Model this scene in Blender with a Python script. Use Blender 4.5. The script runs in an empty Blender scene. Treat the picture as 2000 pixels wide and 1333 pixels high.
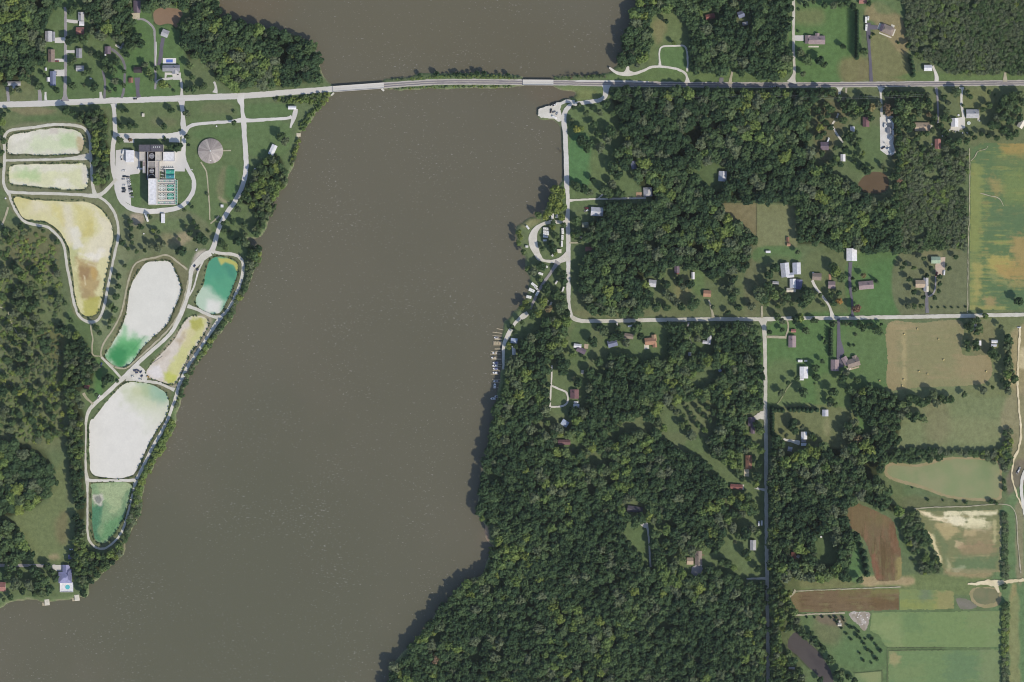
import bpy, bmesh, math, random
import numpy as np
from mathutils import Vector, Matrix
from mathutils.geometry import tessellate_polygon

# ------------------------------------------------------------------ camera, sky, sun, exposure
S = 0.65                      # metres on the ground per photograph pixel
SC = bpy.context.scene
COL = SC.collection
R = math.radians
def W(px, py): return ((px - 1000.0) * S, (666.5 - py) * S)

cam_data = bpy.data.cameras.new('camera')
cam = bpy.data.objects.new('camera', cam_data); COL.objects.link(cam)
CAM_H = 4500.0
HAZE = 0.5e-5                 # per metre
cam.location = (0, 0, CAM_H); cam.rotation_euler = (0, 0, 0)
cam_data.sensor_width = 36.0
cam_data.lens = 36.0 * CAM_H / (2000 * S)
cam_data.clip_start = 10.0; cam_data.clip_end = 20000.0
SC.camera = cam

SUN_EL, SUN_AZ = R(44), R(133)          # azimuth clockwise from north (+Y)
world = bpy.data.worlds.new('World'); SC.world = world; world.use_nodes = True
wn = world.node_tree.nodes; wl = world.node_tree.links
sky = wn.new('ShaderNodeTexSky'); sky.sky_type = 'NISHITA'; sky.sun_disc = False
sky.sun_elevation = SUN_EL; sky.sun_rotation = SUN_AZ; sky.altitude = 200
bgn = wn['Background']; bgn.inputs['Strength'].default_value = 0.15
wl.new(sky.outputs['Color'], bgn.inputs['Color'])
sd_ = bpy.data.lights.new('sun', 'SUN'); sd_.energy = 3.4; sd_.angle = R(0.5); sd_.color = (1.0, 0.91, 0.76)
sun = bpy.data.objects.new('sun', sd_); COL.objects.link(sun)
sdir = Vector((math.sin(SUN_AZ) * math.cos(SUN_EL), math.cos(SUN_AZ) * math.cos(SUN_EL), math.sin(SUN_EL)))
sun.rotation_euler = sdir.to_track_quat('Z', 'Y').to_euler(); sun.location = (0, 0, 300)
SC.cycles.pixel_filter_type = 'BLACKMAN_HARRIS'; SC.cycles.filter_width = 1.05
vs = SC.view_settings
vs.view_transform = 'Standard'; vs.look = 'None'; vs.exposure = 0.0; vs.gamma = 1.0; vs.use_curve_mapping = False

random.seed(7); NR = np.random.default_rng(11)

# ------------------------------------------------------------------ colours and materials
def lin(c):
    g = .3 * c[0] + .59 * c[1] + .11 * c[2]; c = [v + (g - v) * .11 for v in c]      # the photograph's muted film colour
    return tuple(((v / 255.0) / 12.92 if v <= 10.3 else (((v / 255.0) + 0.055) / 1.055) ** 2.4) for v in c)
LIGHT = 1.04                   # light on a level sunlit surface; photo colour / LIGHT = base colour
VEIL = (.007, .0077, .0087)   # light the thin haze adds, taken off so that surfaces keep their own colour
def alb(c): return tuple(max(.004, min(0.84, (v - q) / LIGHT)) for v, q in zip(lin(c), VEIL))
def unveil(a): return np.clip((a - np.array(VEIL)) / LIGHT, .004, .84)
MATS = {}
def mat(name, c1, c2=None, scale=0.3, rough=0.9, spec=0.2, c3=None, stretch=None, rot=0, wave=None, detail=6.0, lo=0.35, hi=0.65, fine=0.12, fine_scale=1.1, metal=0):
    """procedural: large noise between c1 and c2 (and c3 in blotches), fine grain, optional wave rows. colours are photo sRGB"""
    if name in MATS: return MATS[name]
    m = bpy.data.materials.new(name); m.use_nodes = True; MATS[name] = m
    nt = m.node_tree; N = nt.nodes; L = nt.links; b = N['Principled BSDF']
    b.inputs['Roughness'].default_value = rough; b.inputs['Specular IOR Level'].default_value = spec
    b.inputs['Metallic'].default_value = metal
    geo = N.new('ShaderNodeNewGeometry'); mp = N.new('ShaderNodeMapping')
    mp.inputs['Rotation'].default_value = (0, 0, R(rot))
    if stretch: mp.inputs['Scale'].default_value = (stretch[0], stretch[1], 1)
    L.new(geo.outputs['Position'], mp.inputs['Vector'])
    c2 = c2 or c1
    no = N.new('ShaderNodeTexNoise'); no.inputs['Scale'].default_value = scale; no.inputs['Detail'].default_value = detail
    L.new(mp.outputs['Vector'], no.inputs['Vector'])
    mr = N.new('ShaderNodeMapRange'); mr.interpolation_type = 'SMOOTHSTEP'
    mr.inputs['From Min'].default_value = lo; mr.inputs['From Max'].default_value = hi
    L.new(no.outputs['Fac'], mr.inputs['Value'])
    mx = N.new('ShaderNodeMix'); mx.data_type = 'RGBA'
    mx.inputs['A'].default_value = (*alb(c1), 1); mx.inputs['B'].default_value = (*alb(c2), 1)
    L.new(mr.outputs['Result'], mx.inputs['Factor']); col = mx.outputs['Result']
    if c3:
        n3 = N.new('ShaderNodeTexNoise'); n3.inputs['Scale'].default_value = scale * 0.63; n3.inputs['Detail'].default_value = detail
        n3.noise_dimensions = '4D'; n3.inputs['W'].default_value = 7.3
        L.new(mp.outputs['Vector'], n3.inputs['Vector'])
        m3 = N.new('ShaderNodeMapRange'); m3.interpolation_type = 'SMOOTHSTEP'
        m3.inputs['From Min'].default_value = 0.52; m3.inputs['From Max'].default_value = 0.66
        L.new(n3.outputs['Fac'], m3.inputs['Value'])
        x3 = N.new('ShaderNodeMix'); x3.data_type = 'RGBA'; x3.inputs['B'].default_value = (*alb(c3), 1)
        L.new(m3.outputs['Result'], x3.inputs['Factor']); L.new(col, x3.inputs['A']); col = x3.outputs['Result']
    if wave:                    # (spacing m, angle deg, amount, colour)
        mp2 = N.new('ShaderNodeMapping'); mp2.inputs['Rotation'].default_value = (0, 0, R(wave[1]))
        L.new(geo.outputs['Position'], mp2.inputs['Vector'])
        wv = N.new('ShaderNodeTexWave'); wv.inputs['Scale'].default_value = 0.314 / wave[0]
        wv.inputs['Distortion'].default_value = 2.2; wv.inputs['Detail'].default_value = 3; wv.inputs['Detail Scale'].default_value = 0.6
        L.new(mp2.outputs['Vector'], wv.inputs['Vector'])
        ml = N.new('ShaderNodeMath'); ml.operation = 'MULTIPLY'; ml.inputs[1].default_value = wave[2]
        L.new(wv.outputs['Fac'], ml.inputs[0])
        xw = N.new('ShaderNodeMix'); xw.data_type = 'RGBA'; xw.inputs['B'].default_value = (*alb(wave[3]), 1)
        L.new(ml.outputs['Value'], xw.inputs['Factor']); L.new(col, xw.inputs['A']); col = xw.outputs['Result']
    if fine:
        nf = N.new('ShaderNodeTexNoise'); nf.inputs['Scale'].default_value = fine_scale; nf.inputs['Detail'].default_value = 3
        L.new(geo.outputs['Position'], nf.inputs['Vector'])
        mf = N.new('ShaderNodeMapRange'); mf.inputs['To Min'].default_value = 1 - 2.2 * fine; mf.inputs['To Max'].default_value = 1 + 2.2 * fine
        L.new(nf.outputs['Fac'], mf.inputs['Value'])
        vm = N.new('ShaderNodeVectorMath'); vm.operation = 'SCALE'
        L.new(col, vm.inputs[0]); L.new(mf.outputs['Result'], vm.inputs['Scale']); col = vm.outputs['Vector']
    L.new(col, b.inputs['Base Color'])
    return m

def painted_mat(name, rough=0.95, spec=0.1, g1=0.30, g2=0.22, s1=0.16, s2=0.9):
    """base colour from the surface's own painted colour attribute, broken up by two scales of grain"""
    m = bpy.data.materials.new(name); m.use_nodes = True; MATS[name] = m
    nt = m.node_tree; N = nt.nodes; L = nt.links; b = N['Principled BSDF']
    b.inputs['Roughness'].default_value = rough; b.inputs['Specular IOR Level'].default_value = spec
    at = N.new('ShaderNodeAttribute'); at.attribute_name = 'col'
    geo = N.new('ShaderNodeNewGeometry'); col = at.outputs['Color']
    for sc, am, ww in ((s1, g1, 1.0), (s2, g2, 4.0)):
        n = N.new('ShaderNodeTexNoise'); n.noise_dimensions = '4D'; n.inputs['W'].default_value = ww
        n.inputs['Scale'].default_value = sc; n.inputs['Detail'].default_value = 5; n.inputs['Roughness'].default_value = 0.65
        L.new(geo.outputs['Position'], n.inputs['Vector'])
        mr = N.new('ShaderNodeMapRange'); mr.inputs['From Min'].default_value = 0.2; mr.inputs['From Max'].default_value = 0.8
        mr.inputs['To Min'].default_value = 1 - am; mr.inputs['To Max'].default_value = 1 + am
        L.new(n.outputs['Fac'], mr.inputs['Value'])
        vm = N.new('ShaderNodeVectorMath'); vm.operation = 'SCALE'
        L.new(col, vm.inputs[0]); L.new(mr.outputs['Result'], vm.inputs['Scale']); col = vm.outputs['Vector']
    L.new(col, b.inputs['Base Color'])
    return m

# ------------------------------------------------------------------ object helpers
def link(name, data, parent=None, loc=(0, 0, 0), rz=0.0):
    o = bpy.data.objects.new(name, data); COL.objects.link(o)
    o.location = loc; o.rotation_euler = (0, 0, rz)
    if parent is not None: o.parent = parent
    return o
def tag(o, label=None, cat=None, group=None, kind=None):
    if label: o['label'] = label
    if cat: o['category'] = cat
    if group: o['group'] = group
    if kind: o['kind'] = kind
    return o
def mesh_from(name, verts, faces, mats=None, fm=None, smooth=False):
    me = bpy.data.meshes.new(name); me.from_pydata(verts, [], faces)
    for m in (mats or []): me.materials.append(m)
    if fm: me.polygons.foreach_set('material_index', fm)
    if smooth: me.polygons.foreach_set('use_smooth', [True] * len(faces))
    me.update(); return me
class MB:
    """collects boxes, prisms and tubes for one mesh"""
    def __init__(s): s.v = []; s.f = []; s.m = []; s.mats = []
    def mi(s, m):
        if m not in s.mats: s.mats.append(m)
        return s.mats.index(m)
    def add(s, vs, fs, m):
        b = len(s.v); s.v += [tuple(v) for v in vs]; i = s.mi(m)
        for f in fs: s.f.append([b + k for k in f]); s.m.append(i)
    def box(s, x0, x1, y0, y1, z0, z1, m, taper=0.0):
        t = taper
        vs = [(x0, y0, z0), (x1, y0, z0), (x1, y1, z0), (x0, y1, z0), (x0 + t, y0 + t, z1), (x1 - t, y0 + t, z1), (x1 - t, y1 - t, z1), (x0 + t, y1 - t, z1)]
        s.add(vs, [(3, 2, 1, 0), (4, 5, 6, 7), (0, 1, 5, 4), (1, 2, 6, 5), (2, 3, 7, 6), (3, 0, 4, 7)], m)
    def cyl(s, x, y, z0, z1, r0, r1, m, n=16, cap=True):
        vs = [(x + r0 * math.cos(2 * math.pi * i / n), y + r0 * math.sin(2 * math.pi * i / n), z0) for i in range(n)]
        vs += [(x + r1 * math.cos(2 * math.pi * i / n), y + r1 * math.sin(2 * math.pi * i / n), z1) for i in range(n)]
        fs = [(i, (i + 1) % n, n + (i + 1) % n, n + i) for i in range(n)]
        if cap: fs += [tuple(range(n, 2 * n)), tuple(range(n - 1, -1, -1))]
        s.add(vs, fs, m)
    def beam(s, p, q, w, h, m):
        p = Vector(p); q = Vector(q); d = (q - p); d.normalize()
        u = d.cross(Vector((0, 0, 1)))
        if u.length < 1e-4: u = Vector((1, 0, 0))
        u.normalize(); n = u.cross(d); u *= w / 2; n *= h / 2
        vs = [p - u - n, p + u - n, p + u + n, p - u + n, q - u - n, q + u - n, q + u + n, q - u + n]
        s.add(vs, [(0, 1, 2, 3), (7, 6, 5, 4), (0, 4, 5, 1), (1, 5, 6, 2), (2, 6, 7, 3), (3, 7, 4, 0)], m)
    def build(s, name, parent=None, loc=(0, 0, 0), rz=0.0):
        return link(name, mesh_from(name, s.v, s.f, s.mats, s.m), parent, loc, rz)

# ------------------------------------------------------------------ plane geometry in photograph pixels
def spline(pts, closed=False, step=3.0):
    P = [np.array(p, float) for p in pts]; n = len(P); out = []
    rng = range(n) if closed else range(n - 1)
    for i in rng:
        p1 = P[i]; p2 = P[(i + 1) % n]
        p0 = P[(i - 1) % n] if closed or i > 0 else p1
        p3 = P[(i + 2) % n] if closed or i + 2 < n else p2
        d = np.linalg.norm((p2 - p1)[:2]); k = max(1, int(d / step))
        for j in range(k):
            t = j / k
            out.append(0.5 * ((2 * p1) + (-p0 + p2) * t + (2 * p0 - 5 * p1 + 4 * p2 - p3) * t * t + (-p0 + 3 * p1 - 3 * p2 + p3) * t ** 3))
    if not closed: out.append(P[-1])
    return np.array(out)
def sdf(poly, X, Y):
    """signed distance in px, negative inside"""
    P = np.asarray(poly, float); d2 = np.full(X.shape, 1e12); ins = np.zeros(X.shape, bool)
    for i in range(len(P)):
        ax, ay = P[i]; bx, by = P[(i + 1) % len(P)]
        ex, ey = bx - ax, by - ay; L2 = ex * ex + ey * ey + 1e-9
        t = np.clip(((X - ax) * ex + (Y - ay) * ey) / L2, 0, 1)
        d2 = np.minimum(d2, (X - ax - t * ex) ** 2 + (Y - ay - t * ey) ** 2)
        if ay != by:
            c = ((ay > Y) != (by > Y)) & (X < (bx - ax) * (Y - ay) / (by - ay) + ax)
            ins ^= c
    d = np.sqrt(d2); return np.where(ins, -d, d)
def inside(poly, x, y):
    c = False; n = len(poly); j = n - 1
    for i in range(n):
        xi, yi = poly[i][0], poly[i][1]; xj, yj = poly[j][0], poly[j][1]
        if (yi > y) != (yj > y) and x < (xj - xi) * (y - yi) / (yj - yi) + xi: c = not c
        j = i
    return c
def fbm(h, w, cell, octv=4, seed=0):
    rg = np.random.default_rng(seed); out = np.zeros((h, w)); amp = 1.0; tot = 0
    for o in range(octv):
        gh, gw = int(h / cell) + 3, int(w / cell) + 3
        g = rg.standard_normal((gh, gw))
        yy = np.arange(h) / cell; xx = np.arange(w) / cell
        y0 = yy.astype(int); x0 = xx.astype(int); fy = (yy - y0)[:, None]; fx = (xx - x0)[None]
        fy = fy * fy * (3 - 2 * fy); fx = fx * fx * (3 - 2 * fx)
        a = g[y0][:, x0]; b = g[y0][:, x0 + 1]; c = g[y0 + 1][:, x0]; d = g[y0 + 1][:, x0 + 1]
        out += amp * ((a * (1 - fx) + b * fx) * (1 - fy) + (c * (1 - fx) + d * fx) * fy)
        tot += amp; amp *= 0.55; cell = max(1.0, cell / 2.1)
    return out / tot
def sstep(a, b, x):
    t = np.clip((x - a) / (b - a), 0, 1); return t * t * (3 - 2 * t)
# ------------------------------------------------------------------ shorelines (photograph pixels)
WEST_LAND = [(-200,-200),(426,-200),(428,0),(428,15),(425,28),(434,36),(452,38),(470,46),(500,52),(530,57),(560,62),(590,76),(610,90),(620,103),(624,122),(627,138),(632,150),(638,160),(652,168),(655,179),(648,186),(640,195),(631,207),(615,224),(597,249),(586,262),(580,284),(575,305),(573,322),(562,345),(561,363),(545,380),(534,396),(526,415),(524,431),(519,446),(509,462),(495,466),(483,466),(480,471),(483,476),(497,482),(511,493),(507,508),(495,529),(486,557),(476,577),(460,598),(455,620),(441,634),(420,665),(400,692),(378,722),(363,750),(352,790),(344,815),(339,845),(325,861),(322,879),(306,894),(296,919),(282,936),(280,957),(276,975),(274,1003),(268,1012),(257,1035),(246,1058),(241,1082),(227,1096),(205,1115),(191,1130),(172,1140),(171,1160),(164,1168),(154,1165),(130,1172),(108,1174),(84,1177),(56,1170),(42,1172),(14,1179),(0,1189),(-60,1200),(-200,1210)]
EAST_LAND = [(1268,-200),(1262,0),(1241,20),(1230,45),(1223,70),(1219,100),(1206,120),(1196,133),(1187,141),(1150,147),(1120,148),(1084,149),(1080,152),(1080,168),(1100,177),(1123,180),(1121,189),(1104,194),(1090,201),(1070,209),(1054,213),(1050,222),(1054,233),(1072,234),(1084,238),(1092,247),(1097,262),(1099,300),(1101,340),(1099,352),(1092,362),(1082,368),(1074,385),(1068,400),(1058,415),(1053,422),(1028,429),(1017,436),(1008,444),(1006,455),(1010,470),(1016,482),(1023,498),(1026,510),(1029,530),(1034,540),(1031,553),(1028,575),(1024,588),(1008,604),(997,616),(984,628),(981,642),(979,656),(980,680),(979,700),(978,725),(974,755),(969,772),(966,795),(965,818),(961,843),(951,880),(940,935),(935,975),(930,1000),(938,1016),(946,1027),(947,1047),(955,1060),(962,1068),(954,1090),(943,1122),(920,1132),(903,1139),(880,1165),(862,1186),(840,1215),(815,1246),(787,1275),(766,1298),(757,1333),(740,1400),(730,1600),(2300,1600),(2300,-200)]
CAUSEWAY = [(746,158),(752,153),(800,149),(820,145),(870,143),(960,143),(1000,145),(1020,149),(1023,152),(1023,167),(1000,171),(940,172),(840,174),(780,177),(748,175)]
LANDS = [WEST_LAND, EAST_LAND, CAUSEWAY]
# lagoons and ponds: outline, level below ground
PONDS = {
 'upper': [(17,272),(26,263),(58,258),(98,251),(122,251),(150,256),(161,265),(164,282),(156,298),(140,301),(105,303),(60,302),(19,300),(15,288)],
 'second': [(19,328),(30,324),(52,321),(100,321),(157,320),(168,326),(172,340),(170,357),(161,370),(105,368),(52,363),(21,359),(17,345)],
 'boot': [(26,389),(35,385),(60,390),(110,393),(150,393),(175,396),(195,408),(210,425),(219,445),(220,470),(214,500),(207,535),(202,565),(196,595),(190,612),(175,619),(160,615),(152,600),(146,570),(142,540),(138,510),(134,485),(124,465),(108,445),(90,434),(60,430),(45,425),(34,408)],
 'milky': [(285,515),(305,511),(329,511),(338,522),(353,561),(349,582),(338,606),(325,635),(287,670),(255,709),(237,717),(219,712),(205,695),(219,673),(234,647),(244,622),(249,600),(254,566),(268,535)],
 'emerald': [(414,505),(439,503),(462,514),(464,533),(458,554),(443,589),(432,610),(422,613),(407,612),(387,600),(383,582),(397,557),(402,530)],
 'wedge': [(362,626),(375,619),(390,618),(402,623),(407,633),(399,650),(385,672),(368,696),(356,720),(346,744),(335,751),(315,747),(300,741),(288,736),(286,726),(300,706),(325,681),(345,656)],
 'white': [(250,747),(275,748),(297,752),(322,767),(329,784),(327,805),(308,838),(287,875),(266,921),(259,929),(234,934),(192,932),(177,922),(175,898),(175,830),(186,814),(210,783),(228,763)],
 'weedy': [(184,945),(252,944),(254,966),(242,1010),(234,1024),(220,1046),(206,1061),(189,1058),(181,1042),(179,1000),(180,960)],
 'brown_west': [(299,28),(308,18),(330,16),(350,18),(357,28),(350,40),(345,55),(335,48),(325,46),(312,50),(303,45)],
 'brown_east': [(1676,358),(1688,344),(1700,338),(1712,336),(1724,338),(1732,344),(1736,362),(1724,376),(1700,378),(1680,372)],
 'dark': [(1540,1249),(1550,1237),(1562,1238),(1578,1254),(1602,1278),(1618,1301),(1626,1322),(1628,1345),(1612,1350),(1602,1326),(1578,1301),(1555,1279),(1540,1265)],
}
PONDS = {k: spline(v, True, 3.0) for k, v in PONDS.items()}
LANDS = [spline(v, True, 4.0) if v is not CAUSEWAY else np.array(v, float) for v in LANDS]

# ------------------------------------------------------------------ ground sheet with banks
STEP = 3.2
gx = np.arange(-150, 2151, STEP); gy = np.arange(-120, 1455, STEP)
GX, GY = np.meshgrid(gx, gy); GH, GW = GX.shape
jit = fbm(GH, GW, 7, 3, 5) * 2.2 + fbm(GH, GW, 3, 2, 6) * 1.0
def sub(poly, m):
    P = np.asarray(poly); x0, x1 = P[:, 0].min() - m, P[:, 0].max() + m; y0, y1 = P[:, 1].min() - m, P[:, 1].max() + m
    j0, j1 = np.searchsorted(gx, x0), np.searchsorted(gx, x1); i0, i1 = np.searchsorted(gy, y0), np.searchsorted(gy, y1)
    return slice(max(0, i0), i1), slice(max(0, j0), j1)
SD_LAND = np.full(GX.shape, 60.0)
for L_ in LANDS:
    s_ = sub(L_, 40)
    SD_LAND[s_] = np.minimum(SD_LAND[s_], sdf(L_, GX[s_], GY[s_]))
WATER_Z = -2.8
HGT = np.clip(-(SD_LAND + jit * 0.9) * 0.62 + WATER_Z, -5.0, 0.0)
SD_POND = np.full(GX.shape, 60.0)
for k_, P_ in PONDS.items():
    s_ = sub(P_, 14); d_ = sdf(P_, GX[s_], GY[s_]); SD_POND[s_] = np.minimum(SD_POND[s_], d_)
HGT = np.minimum(HGT, np.clip((SD_POND + jit * 0.55) * 0.36 - 0.8, -2.2, 0.0))
COLR = np.zeros((GH, GW, 3)); COLR[:] = lin((101, 117, 80))
NZ = [fbm(GH, GW, 9, 4, 21), fbm(GH, GW, 30, 4, 22), fbm(GH, GW, 4, 2, 23)]
def blend(a, c):
    COLR[:] = COLR * (1 - a[..., None]) + np.array(lin(c)) * a[..., None]
def paint(poly, c, feather=4.0, strength=1.0, rough=1.0, smooth=True):
    P = spline(poly, True, 5.0) if smooth else np.array(poly, float)
    s_ = sub(P, feather * 3 + 6)
    d = sdf(P, GX[s_], GY[s_]) + NZ[0][s_] * 3.0 * rough + NZ[2][s_] * 1.2 * rough
    a = sstep(feather, -feather, d) * strength
    COLR[s_] = COLR[s_] * (1 - a[..., None]) + np.array(lin(c)) * a[..., None]
def rect(x0, y0, x1, y1): return [(x0, y0), (x1, y0), (x1, y1), (x0, y1)]
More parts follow.
